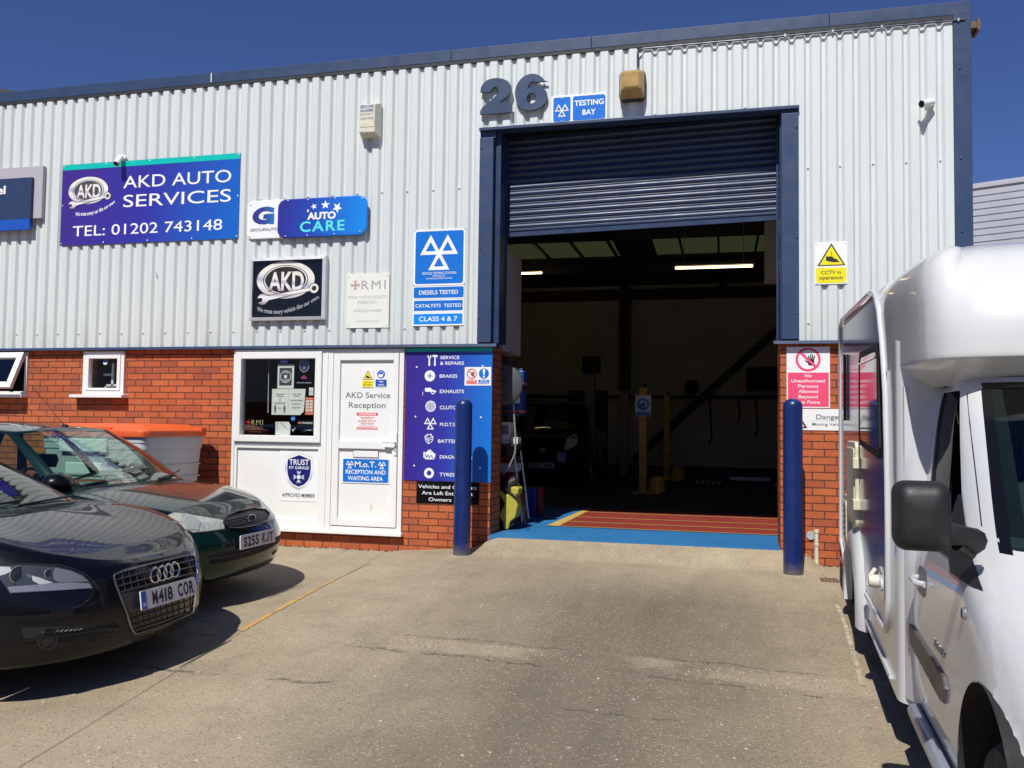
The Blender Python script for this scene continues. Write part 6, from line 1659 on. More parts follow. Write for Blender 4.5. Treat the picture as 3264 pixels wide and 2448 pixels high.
def hatch():
    gx, gy = -3.70, -2.431
    gz = ground_z(gx - 0.9, gy); yaw = R(-1.4)
    root = thing('parked_hatchback', 'dark green older hatchback with an oval grille parked between the black coupe and the wall', 'car', (gx, gy, gz), rotz=yaw, local=True)
    P = dict(L=4.556, half=0.875, axles=(0.93, 3.63), axle_z=0.30, arch_r=0.345, belt_z=0.95, floor_z=0.18, crown_p=2.2, nsub=6,
        rows=[
            dict(p=(0.17, 0.50, 0.79, 2.4, 4.45, 0.5, 2.4), z=[(0, .19), (1, .20), (4.5, .24)]),
            dict(p=(0.08, 0.60, 0.845, 2.4, 4.52, 0.5, 2.4), z=[(0, .225), (1, .25), (4.5, .30)]),
            dict(p=(0.02, 0.66, 0.866, 2.4, 4.556, 0.5, 2.4), z=[(0, .34), (1, .38), (4.5, .42)]),
            dict(p=(0.00, 0.68, 0.875, 2.4, 4.556, 0.5, 2.4), z=[(0, .47), (1, .50), (4.5, .56)]),
            dict(p=(0.03, 0.72, 0.875, 2.35, 4.54, 0.5, 2.4), z=[(0, .575), (.5, .61), (1, .64), (4.5, .68)]),
            dict(p=(0.09, 0.76, 0.868, 2.3, 4.51, 0.5, 2.4), z=[(0, .65), (.4, .70), (1, .78), (1.6, .82), (3.5, .84), (4.5, .80)]),
            dict(p=(0.15, 0.80, 0.835, 2.3, 4.47, 0.5, 2.4), z=[(0, .69), (.15, .705), (.4, .77), (.8, .845), (1.2, .895), (1.6, .915), (3.5, .93), (4.5, .90)]),
        ],
        zc=[(0, .70), (.15, .715), (.35, .80), (.65, .87), (.95, .92), (1.3, .955), (1.6, .965), (3.5, .975), (4.5, .93)])
    c = Car(P, root); c.root_m = Matrix.Translation((gx, gy, gz)) @ Matrix.Rotation(yaw, 4, 'Z')
    c.build_body(MAT['paint_green'])
    c.wheels(0.305, 0.20, 7)
    C = dict(mid=2.5, vtop=0.955, vbot=0.03, bulge=0.035,
        base=[(0, (0.98, 0, .930)), (.14, (1.06, .44, .92)), (.28, (1.30, .735, .89)), (.5, (2.2, .79, .91)), (.75, (3.3, .77, .93)), (.88, (3.85, .55, .95)), (1, (3.98, 0, .96))],
        top=[(0, (1.80, 0, 1.375)), (.14, (1.83, .34, 1.37)), (.28, (1.96, .555, 1.345)), (.5, (2.6, .585, 1.375)), (.75, (3.05, .565, 1.36)), (.88, (3.22, .40, 1.355)), (1, (3.27, 0, 1.355))],
        roof=lambda d: cr([(1.75, 1.375), (2.2, 1.415), (2.7, 1.42), (3.3, 1.36)], d))
    c.cabin(C, MAT['paint_green'], None, [(.25, .305), (.50, .53), (.70, .73), (.79, .86)])
    c.region('windscreen', MAT['car_glass'], 0, .253, .02, .965, -0.004)
    c.region('front_side_window', MAT['car_glass'], .30, .503, .02, .965, -0.004); c.region('rear_side_window', MAT['car_glass'], .527, .703, .02, .965, -0.004); c.region('quarter_window', MAT['car_glass'], .727, .793, .02, .965, -0.004); c.region('rear_window', MAT['car_glass'], .855, 1, .02, .965, -0.004)
    c.region('windscreen_seal', MAT['black_plastic'], 0, .252, .012, .035, 0.002, n=2)
    c.inside([(2.25, -0.38), (2.25, 0.38)], 1.15, 0.905, 0.66)
    g = [zC(*p) for p in ((1283, 662), (1298, 628), (1360, 601), (1450, 583), (1520, 589), (1546, 613), (1530, 650), (1470, 680), (1380, 697), (1310, 693))]
    gr = c.patch('grille', 'black_plastic', g, off=0.004, rim=0.02, rings=7)
    ln = c.line(g + [g[0]], 0.008, 5); MB().tube(ln[:-1], 0.009, 8, closed=True).build('grille_surround', MAT['black_gloss'], gr)
    mb = MB()
    for k in range(4): mb.tube(c.line([zC(1305 + k * 6, 650 + k * 11), zC(1500 - k * 10, 608 + k * 13)], 0.008, 8), 0.004, 5)
    mb.build('grille_bars', MAT['black_gloss'], gr)
    h = c.ray(*zC(1437, 635)); n = Vector((h[1].x, h[1].y, 0.1)).normalized()
    em = MB().tube(emblem_ring(h[0] + n * 0.016, n, 0.030, 0, ax=1.9), 0.005, 8, closed=True).build('badge', MAT['chrome'], root)
    mb = MB(); e = emblem_ring(h[0] + n * 0.016, n, 0.028, 0, ax=1.9); mb.add(e, [list(range(28))]); mb.build('badge_field', MAT['navy_sign'], em)
    inv = c.root_m.inverted(); pc = inv @ Vector((-3.71, -2.431, 0.21)); hit = c.near(pc)[0]
    plate(c, Vector((hit.x + 0.016, pc.y, pc.z)), 0, 2, 'S255 KJT', root)
    hl = [zC(*p) for p in ((945, 640), (970, 615), (1005, 600), (1060, 605), (1130, 620), (1210, 634), (1280, 645), (1290, 695), (1200, 708), (1110, 716), (1060, 694), (1010, 655))]
    alu = bpy.data.materials['lamp_reflector']
    res = c.patch('headlight', M('ribbed_lamp', (0.50, 0.50, 0.47), 0.3, var=0.3, scale=25), hl, off=0.002, rim=0.01, rings=7, mirror=True)
    hh = min(res, key=lambda o: sum(v.co.y for v in o.data.vertices)); hf = max(res, key=lambda o: sum(v.co.y for v in o.data.vertices))
    c.patch('lens_cover', 'lens', hl, off=0.014, rim=-0.002, rings=7, parent=hh)
    c.patch('lamp_bulb_bezel', M('lamp_bowl', (0.42, 0.43, 0.42), 0.3), [zC(*p) for p in ((1060, 625), (1120, 628), (1150, 660), (1140, 705), (1085, 700), (1055, 665))], off=0.008, rim=0.004, rings=4, parent=hh)
    c.patch('indicator_lens', M('clear_ribbed_plastic', (0.55, 0.54, 0.48), 0.3), [zC(*p) for p in ((950, 638), (1000, 605), (1050, 608), (1045, 660), (1010, 650))], off=0.006, rim=0.004, rings=4, parent=hh)
    # bumper intake and splitter
    for q in (((1198, 848), (1300, 828), (1375, 812), (1375, 868), (1300, 885), (1206, 902)), ((1373, 812.5), (1450, 792), (1520, 768), (1518, 820), (1450, 848), (1373, 868.5)), ((1518, 769), (1590, 741), (1620, 733), (1612, 768), (1565, 798), (1517, 820.5))):
        it = c.patch('bumper_intake', 'dark', [zC(*p) for p in q], off=0.0025, rim=0.006, rings=5)
    MB().tube(c.line([zC(*p) for p in ((1205, 868), (1340, 848), (1480, 808), (1612, 752))], 0.006, 8), 0.006, 6).build('intake_bar', MAT['black_plastic'], it)
    c.patch('bumper_slot', 'dark', [zC(*p) for p in ((1560, 830), (1615, 795), (1608, 815), (1565, 846))], off=0.001, rim=0.003, rings=3)
    c.shut([zC(1045, 722), zC(1200, 714), zC(1300, 702), zC(1400, 700), zC(1530, 662), zC(1580, 640), zC(1625, 628)])
    c.shut([zC(390, 470), zC(560, 505), zC(760, 570), zC(900, 628), zC(945, 645)], r=0.004)
    c.shut([zC(1000, 600), zC(1130, 612), zC(1290, 636), zC(1330, 610), zC(1440, 578), zC(1530, 578)], r=0.004)
    mirror(root, (-1.95, -0.945, 0.97), MAT['black_gloss'], 0.9); mirror(root, (-1.95, 0.945, 0.97), MAT['black_gloss'], 0.9)
    mb = MB()
    for a, b, cc in (((1.18, -0.60, .925), (1.14, -0.28, .955), (1.12, 0.10, .985)), ((1.00, 0.06, .945), (1.08, 0.34, .965), (1.20, 0.62, .99))):
        mb.tube([(-d, y, z + 0.01) for d, y, z in (a, b, cc)], [0.012, 0.010, 0.007], 6)
    mb.build('wiper', MAT['black_plastic'], root)
    mb = MB(); mb.tube([(-1.92, 0.0, 1.39), (-1.96, 0.0, 1.41)], [0.02, 0.012], 8); mb.tube([(-1.95, 0.0, 1.405), (-2.30, -0.0, 1.74)], [0.004, 0.002], 6); mb.build('aerial', MAT['black_plastic'], root)
    return c
hatch_car = hatch()

# ------------------------------------------------------------------ motorhome on the right
def motorhome():
    A = Vector((0.9958, -0.9239, 0)); ang = math.atan2(-0.9987, -0.0512)
    root = thing('motorhome', 'white coach built motorhome with blue grey side panel parked nose towards the camera', 'motorhome', tuple(A), rotz=ang, local=True)
    Mx = Matrix.Translation(A) @ Matrix.Rotation(ang, 4, 'Z'); inv = Mx.inverted(); i3 = inv.to_3x3()
    def at(px, py, b):
        o = inv @ CAM_LOC; d = i3 @ (CR * ((px - 1632) / FPX) + CU * (-(py - 1224) / FPX) + _f)
        t = (b - o.y) / d.y; return o + d * t
    W = 2.2
    gel = MAT['gel']
    # --- coach body: rear box
    def bot(a): return lerp(0.0, -0.13, max(0, min(1, a / 3.31)))
    def shell():
        mb = MB(); plan = []
        R0 = 0.07
        plan += [(R0 - R0 * math.cos(t), R0 - R0 * math.sin(t) + 0) for t in [PI / 2 * k / 5 for k in range(6)]]
        plan = [(R0 * (1 - math.sin(t)), R0 * (1 - math.cos(t))) for t in [PI / 2 * (1 - k / 5) for k in range(6)]]
        plan = [(0.0, W / 2), (0.0, 0.3)] + [(R0 * (1 - math.cos(q)), R0 * (1 - math.sin(q))) for q in [PI / 2 * k / 5 for k in range(6)]]
        a = 0.10
        while a < 3.30: plan.append((a, 0.0)); a += 0.045
        R1 = 0.09; a1 = 3.435
        plan += [(a1 - R1 * (1 - math.sin(q)), R1 * (1 - math.cos(q))) for q in [PI / 2 * k / 6 for k in range(7)]]
        plan += [(a1, 0.3), (a1, W / 2)]
        zs = [None, 0.02, 0.1, 0.2, 0.3, 0.4, 0.45, 0.5, 0.6, 0.9, 1.2, 1.5, 1.8, 1.90, 1.955]
        rows = []
        for z in zs: rows.append([(p, q, (bot(p) if z is None else max(min(z, 1.955 - 0.35 * sst(2.60, 3.0, p)), bot(p) + 0.02))) for p, q in plan])
        def ins(p, q, k):
            c = Vector((1.7, W / 2)); n = Vector((0, -1)) if 0.08 < p < 3.34 else Vector((-1 if p < 1 else 1, -0.25)).normalized()
            return (p - n.x * k, min(W / 2, q - n.y * k))
        for z, k in ((2.02, 0.012), (2.06, 0.035), (2.09, 0.07), (2.115, 0.13), (2.13, 0.25), (2.14, 0.5), (2.145, 0.9)):
            rows.append([(*ins(p, q, k), z + 0.035 - 0.038 * p - 0.35 * sst(2.55, 3.0, p)) for p, q in plan])
        for sg in (1, -1):
            mb.grid([[(x, (y if sg > 0 else W - y), z) for x, y, z in r] for r in rows])
        ax, az, r = 1.40, -0.06, 0.42
        V = [Vector(v) for v in mb.v]
        fl = [(v.x - ax) ** 2 + (v.z - az) ** 2 < r * r and (v.y < 0.06 or v.y > W - 0.06) for v in V]
        mb.f = [f for f in mb.f if not all(fl[i] for i in f)]
        for i in set(i for f in mb.f for i in f):
            if fl[i]:
                d = Vector((V[i].x - ax, V[i].z - az)); d = d.normalized() * r if d.length > 1e-6 else Vector((0, r)); V[i].x, V[i].z = ax + d.x, az + d.y
        mb.v = [tuple(v) for v in V]; mb.mi = [0] * len(mb.f)
        o = mb.build('body', gel, root, smooth=40, weld=True)
        mb = MB(); mb.box(0.1, 3.40, 0.03, W - 0.03, 0.06, 0.10); mb.box(3.4, 5.5, 0.16, W - 0.16, -0.13, -0.09); mb.build('underbody', MAT['dark'], root)
        for q0, q1 in ((0.0, 0.45), (W, W - 0.45)):
            mb = MB(); Aq = [R(-10 + 200 * k / 20) for k in range(21)]
            mb.grid([[(ax + r * math.cos(t), b, az + r * math.sin(t)) for t in Aq] for b in (q0, q1)]); mb.add([(ax, q1, az)] + [(ax + r * math.cos(t), q1, az + r * math.sin(t)) for t in Aq], [(0, k, k + 1) for k in range(1, 21)])
            mb.build('wheel_box', MAT['dark'], root)
            # flared arch moulding
            sg = 1 if q0 < 1 else -1; mb = MB(); rows = []
            for rr, dy in ((r - 0.01, 0.03), (r - 0.012, -0.055), (r + 0.03, -0.062), (r + 0.09, -0.045), (r + 0.125, -0.012), (r + 0.135, 0.002)):
                rows.append([(ax + rr * 1.08 * math.cos(t), q0 + sg * dy, az + rr * math.sin(t) - (0.0 if math.sin(t) > 0 else 0)) for t in [R(-6 + 192 * k / 26) for k in range(27)]])
            mb.grid(rows); mb.build('wheel_arch', gel, root, smooth=40)
        return o
    shell()
    # wheels
    def wheel(a, b, z, r=0.33):
        t = MB().lathe([(0.2, -0.09), (0.225, -0.10), (r * 0.93, -0.095), (r, -0.07), (r, 0.07), (r * 0.93, 0.095), (0.2, 0.1)], axis='Y', n=48).build('wheel', MAT['rubber'], root, smooth=40)
        t.location = (a, b, z)
        mb = MB(); mb.lathe([(0.212, -0.09), (0.20, -0.098), (0.18, -0.07), (0.08, -0.045), (0.05, -0.09), (0.0005, -0.095)], axis='Y', n=40)
        for k in range(7):
            q = 2 * PI * k / 7; mb.tube([(0.06 * math.cos(q), -0.085, 0.06 * math.sin(q)), (0.19 * math.cos(q), -0.085, 0.19 * math.sin(q))], 0.022, 8)
        mb.build('wheel_trim', MAT['alloy'], t, smooth=40)
        if b > 1: t.rotation_euler = (0, 0, PI)
    gz1 = ground_z(0.92, -2.3); gz2 = ground_z(0.75, -5.75)
    for b in (0.15, W - 0.15): wheel(1.40, b, gz1 + 0.325)
    for b in (0.20, W - 0.20): wheel(4.86, b, gz2 + 0.325)
    # side panel, piping, lower trim
    fr = [(0.055, 0.20), (0.055, 2.04), (0.30, 2.095), (2.30, 2.0), (2.48, 1.985), (2.66, 1.93), (2.80, 1.83), (2.92, 1.66), (3.0, 1.5), (3.05, 1.36), (3.085, 1.1), (3.105, 0.8), (3.115, 0.30), (3.06, 0.17), (2.97, 0.115), (2.05, 0.13)]
    mb = MB()
    inner = [(0.075, 0.22), (0.075, 2.03), (2.46, 1.975), (2.65, 1.92), (2.78, 1.82), (2.9, 1.65), (2.98, 1.5), (3.03, 1.36), (3.065, 1.1), (3.085, 0.8), (3.095, 0.31), (3.04, 0.185), (2.96, 0.135), (1.97, 0.15), (1.96, 0.20), (1.86, 0.40), (1.66, 0.52), (1.40, 0.56), (1.14, 0.52), (0.94, 0.40), (0.84, 0.22)]
    poly = [(x, z) for x, z in inner]
    mb.add([(x, -0.004, z) for x, z in poly] + [(x, 0.002, z) for x, z in poly], [list(range(len(poly)))] + [[k, k + len(poly), (k + 1) % len(poly) + len(poly), (k + 1) % len(poly)] for k in range(len(poly))])
    mb.build('side_panel', MAT['side_blue'], root, smooth=0)
    mb = MB(); mb.tube([(x, -0.008, z) for x, z in fr], 0.016, 10); mb.tube([(0.055, -0.008, 0.23), (0.42, -0.008, 0.10), (0.84, -0.008, 0.05)], 0.016, 10)
    mb.build('piping', MAT['van_white'], root, smooth=60)
    mb = MB(); mb.tube([(2.06, -0.008, -0.03), (3.20, -0.008, -0.065)], 0.012, 8); mb.build('skirt_rib', MAT['van_white'], root, smooth=60)
    mb = MB(); mb.tube([(0.05, -0.008, 0.075), (0.86, -0.008, 0.02)], 0.012, 8); mb.build('skirt_rib', MAT['van_white'], root, smooth=60)
    red = M('red_pinstripe', (0.42, 0.04, 0.05), 0.3)
    mb = MB(); mb.add([(0.40, -0.0055, 2.02), (2.44, -0.0055, 1.945), (2.44, -0.0055, 1.965), (0.40, -0.0055, 2.045)], [(0, 1, 2, 3)]); mb.build('red_stripe', red, root, smooth=0)
    # window
    wp = [(1.80, 1.07), (1.76, 1.13), (1.78, 1.62), (1.84, 1.68), (2.78, 1.65), (2.84, 1.59), (2.86, 1.07), (2.80, 1.01)]
    mb = MB(); n = len(wp); c = Vector((2.31, 1.34))
    o1 = [(x, -0.022, z) for x, z in wp]; o2 = [(x, -0.004, z) for x, z in wp]; i1 = [(c.x + (x - c.x) * 0.92, -0.024, c.y + (z - c.y) * 0.88) for x, z in wp]
    mb.grid([o2, o1, i1], closed_v=True); wn = mb.build('window', MAT['black_plastic'], root, smooth=0, bevel=0.003)
    mb = MB(); mb.add([(x, -0.020, z) for x, y_, z in i1], [list(range(n))]); mb.build('pane', MAT['dark_glass'], wn, smooth=0)
    mb = MB(); mb.tube([(1.86, -0.027, 1.60), (2.77, -0.027, 1.575)], 0.006, 6); mb.build('window_rail', MAT['chrome'], wn)
    # small rear window standing open
    mb = MB(); mb.prism(rrect(0.50, 0.64, 1.24, 1.77, 0.03, 4), -0.030, -0.008); mb.build('rear_side_window', MAT['black_gloss'], root, smooth=0, bevel=0.004)
    # cassette locker, vents, hook-up
    def locker(name, x0, x1, z0, z1, mat, d=0.03):
        mb = MB(); mb.prism(rrect(x0, x1, z0, z1, 0.05, 5), -d, 0.0); o = mb.build(name, mat, root, smooth=0, bevel=0.006)
        mb = MB(); mb.prism(rrect(x0 + 0.045, x1 - 0.045, z0 + 0.045, z1 - 0.045, 0.035, 5), -d - 0.008, -d + 0.002); mb.build('locker_door', mat, o, smooth=0, bevel=0.004)
        return o
    lk = locker('cassette_locker', 0.96, 1.60, 0.50, 1.085, MAT['cream'])
    mb = MB()
    for z in (0.66, 0.94): mb.box(1.56, 1.66, -0.048, 0.0, z - 0.035, z + 0.035)
    mb.build('locker_hinge', MAT['cream'], lk, smooth=0, bevel=0.004)
    v = locker('fridge_vent', 0.58, 0.86, 0.27, 0.66, MAT['cream'], 0.022)
    mb = MB()
    for k in range(6): mb.box(0.64, 0.80, -0.036, -0.029, 0.34 + k * 0.045, 0.362 + k * 0.045)
    mb.build('vent_slats', MAT['grey_text'], v, smooth=0)
    hu = locker('hook_up_inlet', 2.72, 2.98, 0.26, 0.42, MAT['van_white'], 0.015)
    mb = MB(); mb.lathe([(0.0004, -0.075), (0.03, -0.07), (0.036, -0.05), (0.036, -0.02), (0.05, -0.015)], (2.79, 0, 0.34), 'Y', 20); mb.tube([(2.74, -0.03, 0.40), (2.76, -0.06, 0.36), (2.78, -0.07, 0.31)], 0.012, 8); mb.build('inlet_cap', MAT['alarm'], hu)
    # --- overcab: bulging front above the cab
    plan = [(2.55, 0.0), (2.75, 0.0), (2.95, 0.0), (3.10, 0.0), (3.25, 0.008), (3.40, 0.020), (3.55, 0.034), (3.68, 0.048), (3.79, 0.066), (3.86, 0.085), (3.91, 0.112), (3.95, 0.155), (3.985, 0.23), (4.01, 0.34), (4.03, 0.50), (4.045, 0.75), (4.05, 1.1)]
    nrm = []
    for k in range(len(plan)):
        a_, b_ = Vector(plan[max(0, k - 1)]), Vector(plan[min(len(plan) - 1, k + 1)]); t = (b_ - a_).normalized(); nrm.append(Vector((t.y, -t.x)))
    front = [(1.470, 0.030), (1.4715, 0.012), (1.476, 0.003), (1.483, 0.0), (1.50, 0.0), (1.56, 0.0), (1.62, 0.004), (1.68, 0.020), (1.74, 0.046), (1.805, 0.086), (1.87, 0.135), (1.935, 0.205), (1.99, 0.31), (2.03, 0.45), (2.06, 0.66), (2.078, 1.00), (2.085, 1.55)]
    side = [(1.470, 0.012), (1.4715, 0.005), (1.476, 0.001), (1.483, 0.0), (1.51, 0.0), (1.58, 0.0), (1.66, 0.0), (1.74, 0.0), (1.80, 0.0), (1.85, 0.003), (1.89, 0.009), (1.925, 0.020), (1.955, 0.040), (1.985, 0.075), (2.01, 0.14), (2.03, 0.28), (2.04, 0.60)]
    rows = []
    for (zf, kf), (zs, ks) in zip(front, side):
        row = []
        for (a_, b_), n_ in zip(plan, nrm):
            w_ = sst(0.02, 0.92, n_.x)
            kk = lerp(ks, kf, w_)
            k0 = min(kk, 0.12); f_ = max(0.0, kk - 0.12) / (lerp(0.60, 1.55, w_) - 0.12)
            p0 = (a_ - n_.x * k0, min(1.1, b_ - n_.y * k0)); T = (2.45, b_ + 0.40 * (1.1 - b_))
            row.append((lerp(p0[0], T[0], f_), min(1.1, lerp(p0[1], T[1], f_)), lerp(zs, zf, w_)))
        rows.append(row)
    mb = MB()
    for sg in (1, -1): mb.grid([[(x, y - 0.0035 if sg > 0 else W + 0.0035 - y, z) for x, y, z in r] for r in rows])
    lut = mb.build('overcab', gel, root, smooth=60, weld=True)
    # underside of the overcab sloping back to the cab roof
    mb = MB()
    under = []
    for (a_, b_), n_ in zip(plan[4:], nrm[4:]):
        p1 = (a_ - n_.x * 0.030 * lerp(0.35, 1, max(0, n_.x) ** 1.3), b_ - n_.y * 0.030 * lerp(0.35, 1, max(0, n_.x) ** 1.3) - 0.0035, 1.4705)
        under.append((p1, (max(3.40, a_ - 0.12), max(b_, 0.02) + 0.05, 1.415), (max(3.36, a_ - 0.24), max(b_, 0.02) + 0.11, 1.375)))
    for sg in (1, -1): mb.grid([[(x, y if sg > 0 else W - y, z) for x, y, z in r] for r in under])
    mb.build('overcab_underside', gel, root, smooth=60, weld=True)
    mb = MB(); mb.box(1.55, 2.10, 0.80, 1.45, 2.06, 2.135); mb.build('roof_vent', MAT['rust'], root, smooth=0, bevel=0.02)
    # --- cab: stacked plan curves
    levels = [  # z, side b, a0 (corner start), front a at centre, n
        (-0.16, 0.10, 4.75, 5.52, 2.6), (-0.06, 0.065, 4.80, 5.62, 2.6), (0.10, 0.050, 4.80, 5.65, 2.6), (0.30, 0.050, 4.75, 5.62, 2.5), (0.45, 0.056, 4.66, 5.52, 2.4), (0.55, 0.064, 4.55, 5.38, 2.35), (0.62, 0.074, 4.42, 5.20, 2.35), (0.68, 0.086, 4.26, 5.02, 2.4), (0.76, 0.098, 4.13, 4.86, 2.5),
        (0.90, 0.115, 4.02, 4.68, 2.5), (1.05, 0.135, 3.92, 4.50, 2.5), (1.20, 0.158, 3.82, 4.30, 2.5), (1.34, 0.190, 3.70, 4.06, 2.5), (1.40, 0.21, 3.62, 3.96, 2.5)]
    AB = 3.40
    tabs = [[(l[0], l[k]) for l in levels] for k in (1, 2, 3, 4)]
    def cab(z, s_, off=0.0, sg=1):
        b0, a0, af, n_ = [cr(t, z) for t in tabs]
        def P(s):
            if s <= 0.5: return Vector((lerp(AB, a0, s / 0.5), b0))
            q = (s - 0.5) * PI
            y = (W / 2 - b0) * max(0, math.cos(q)) ** (2 / n_)
            return Vector((a0 + (af - a0) * math.sin(q) ** (2 / n_), W / 2 - y))
        p = P(s_)
        if off:
            t = (P(min(1, s_ + .01)) - P(max(0, s_ - .01))).normalized(); p = p + Vector((t.y, -t.x)) * off
        return (p.x, p.y if sg > 0 else W - p.y, z)
    SP0, SP1 = 0.560, 0.650      # pillar between side window and windscreen
    Zs = [-0.16 + 0.92 * k / 30 for k in range(31)]
    Ss = [0.5 * k / 44 for k in range(45)] + [0.5 + 0.5 * (k / 40) for k in range(1, 41)]
    mb = MB()
    for sg in (1, -1): mb.grid([[cab(z, s_, 0, sg) for s_ in Ss] for z in Zs])
    ax, az, r = 4.86, -0.02, 0.385
    V = [Vector(v) for v in mb.v]
    fl = [(v_.x - ax) ** 2 + (v_.z - az) ** 2 < r * r and (v_.y < 0.4 or v_.y > W - 0.4) for v_ in V]
    mb.f = [f for f in mb.f if not all(fl[k] for k in f)]
    for k in set(k for f in mb.f for k in f):
        if fl[k]:
            d = Vector((V[k].x - ax, V[k].z - az)); d = d.normalized() * r; V[k].x, V[k].z = ax + d.x, az + d.y
    mb.v = [tuple(v_) for v_ in V]; mb.mi = [0] * len(mb.f)
    cb = mb.build('cab', MAT['van_white'], root, smooth=40, weld=True)
    for q0, q1 in ((0.05, 0.5), (W - 0.05, W - 0.5)):
        mb = MB(); Aq = [R(-25 + 230 * k / 24) for k in range(25)]
        mb.grid([[(ax + r * 1.01 * math.cos(t), b, az + r * 1.01 * math.sin(t)) for t in Aq] for b in (q0, q1)]); mb.add([(ax, q1, az)] + [(ax + r * 1.01 * math.cos(t), q1, az + r * 1.01 * math.sin(t)) for t in Aq], [(0, k, k + 1) for k in range(1, 25)])
        mb.build('wheel_box', MAT['dark'], root)
    def region(name, mat, z0, z1, s0, s1, off=0.0, par=None, nz=16, ns=16, sides=(1, -1), shape=None, sm=60):
        for sg in sides:
            mb = MB(); rows = []
            for i in range(nz + 1):
                row = []
                for j in range(ns + 1):
                    z, s_ = lerp(z0, z1, i / nz), lerp(s0, s1, j / ns)
                    if shape: z, s_ = shape(i / nz, j / ns)
                    row.append(cab(z, s_, off, sg))
                rows.append(row)
            mb.grid(rows); mb.build(name, mat, par or root, smooth=sm)
    # upper cab: door frame, pillars
    mb = MB()
    def quad(z0, z1, s0, s1, nz=14, ns=10):
        for sg in (1, -1): mb.grid([[cab(lerp(z0, z1, i / nz), lerp(s0, s1, j / ns), 0, sg) for j in range(ns + 1)] for i in range(nz + 1)])
    quad(0.76, 1.40, 0, 0.16); quad(0.76, 1.40, SP0, SP1); quad(1.345, 1.40, 0.16, SP0, 3); quad(1.375, 1.40, SP1, 1, 3)
    mb.build('cab_pillars', MAT['van_white'], root, smooth=40, weld=True)
    mb = MB()
    for sg in (1, -1): mb.grid([[cab(1.40, s_, 0, sg)[:2] + (1.40,) , (3.41, cab(1.40, s_, 0, sg)[1], 1.405)] for s_ in Ss])
    mb.build('cab_roof', MAT['van_white'], root)
    def sw(z0, z1, s0, s1, rr):       # side window with rounded top corners
        def f(u, v):
            z = lerp(z0, z1, u); a = lerp(s0, s1, v)
            t = max(0.0, (u - 0.86) / 0.14); m_ = (s0 + s1) / 2
            k = math.sqrt(max(0.0, 1 - t * t))
            return z, lerp(m_, a, lerp(0.35, 1, k) if t > 0 else 1)
        return f
    region('door_window', MAT['van_glass'], 0, 0, 0, 0, -0.004, shape=sw(0.70, 1.345, 0.165, SP0 - 0.002, 0.1))
    region('window_seal', MAT['black_plastic'], 0.70, 1.33, 0.155, 0.185, 0.003, ns=3)
    region('quarter_panel', MAT['black_plastic'], 0.645, 0.83, 0.385, 0.485, 0.004, ns=6, nz=6, shape=lambda u, v: (lerp(0.630, 0.92, u), lerp(lerp(0.43, 0.548, u), lerp(0.585, 0.564, u), v)))
    region('window_waist_seal', MAT['black_plastic'], 0.675, 0.70, 0.10, 0.45, 0.003, nz=2)
    region('windscreen', MAT['car_glass'], 0.745, 1.378, SP1 - 0.003, 1.0, -0.003)
    region('windscreen_border', MAT['black_gloss'], 0.745, 1.378, SP1 - 0.004, SP1 + 0.022, 0.0005, ns=3); region('windscreen_header', MAT['black_gloss'], 1.352, 1.378, SP1, 1.0, 0.0005, nz=2)
    # blind and mirror stem behind the windscreen
    region('windscreen_sticker', MAT['black_text'], 0.80, 1.36, SP1, SP1 + 0.05, -0.006, ns=2, sides=(1,))
    mb = MB(); mb.box(3.46, 3.52, 0.2, W - 0.2, -0.1, 1.40); mb.build('cab_bulkhead', MAT['dark'], root)
    mb = MB(); mb.grid([[cab(0.74, s_, -0.02), (3.6, cab(0.74, s_)[1] + 0.02, 0.66)] for s_ in [0.3 + 0.7 * k / 20 for k in range(21)]]); mb.grid([[cab(0.74, s_, -0.02, -1), (3.6, W - cab(0.74, s_)[1] - 0.02, 0.66)] for s_ in [0.3 + 0.7 * k / 20 for k in range(21)]]); mb.build('dashboard', MAT['dark_steel'], root)
    for b in (0.62, W - 0.62):
        mb = MB(); mb.prism(rrect(-0.24, 0.24, 0.1, 0.95, 0.1, 4), 0, 0.14); mb.v = [(3.62 + y + (z - 0.1) * -0.05, b + x, z) for x, y, z in mb.v]
        mb2 = rrect(-0.13, 0.13, 0.98, 1.16, 0.05, 4); k0 = len(mb.v); nn = len(mb2); mb.add([(3.58, b + x, z) for x, z in mb2] + [(3.68, b + x, z) for x, z in mb2], [list(range(nn)), list(range(2 * nn - 1, nn - 1, -1))] + [[i, i + nn, (i + 1) % nn + nn, (i + 1) % nn] for i in range(nn)])
        mb.build('seat', MAT['dark_grey'], root)
    # fairing between coach and cab door
    for sg in (1, -1):
        mb = MB(); rows = []
        for k in range(12):
            z = -0.10 + 1.48 * k / 11; c0 = cab(max(z, -0.1), 0.035)
            rows.append([(a_, b_ if sg > 0 else W - b_, z) for a_, b_ in ((3.39, 0.022), (3.425, 0.03), (lerp(3.445, c0[0], .5), lerp(0.032, c0[1], 0.5)), (c0[0] + 0.02, c0[1] + 0.001))])
        mb.grid(rows)
        mb.build('fairing', MAT['van_white'], root, smooth=60)
    # door details
    def on(a_, z, off=0.0):
        b0 = cr(tabs[0], z); return Vector((a_, b0 - off, z))
    mb = MB()
    rub = [(3.47, 0.165), (3.44, 0.265), (4.27, 0.235), (4.31, 0.20), (4.28, 0.135), (4.21, 0.125)]
    mb.add([tuple(on(a_, z, 0.012)) for a_, z in rub] + [tuple(on(a_, z, -0.002)) for a_, z in rub], [list(range(6))] + [[k, k + 6, (k + 1) % 6 + 6, (k + 1) % 6] for k in range(6)])
    mb.build('rub_strip', M('grey_rub_strip', (0.085, 0.078, 0.070), 0.5, var=0.12), root, smooth=0, bevel=0.006)
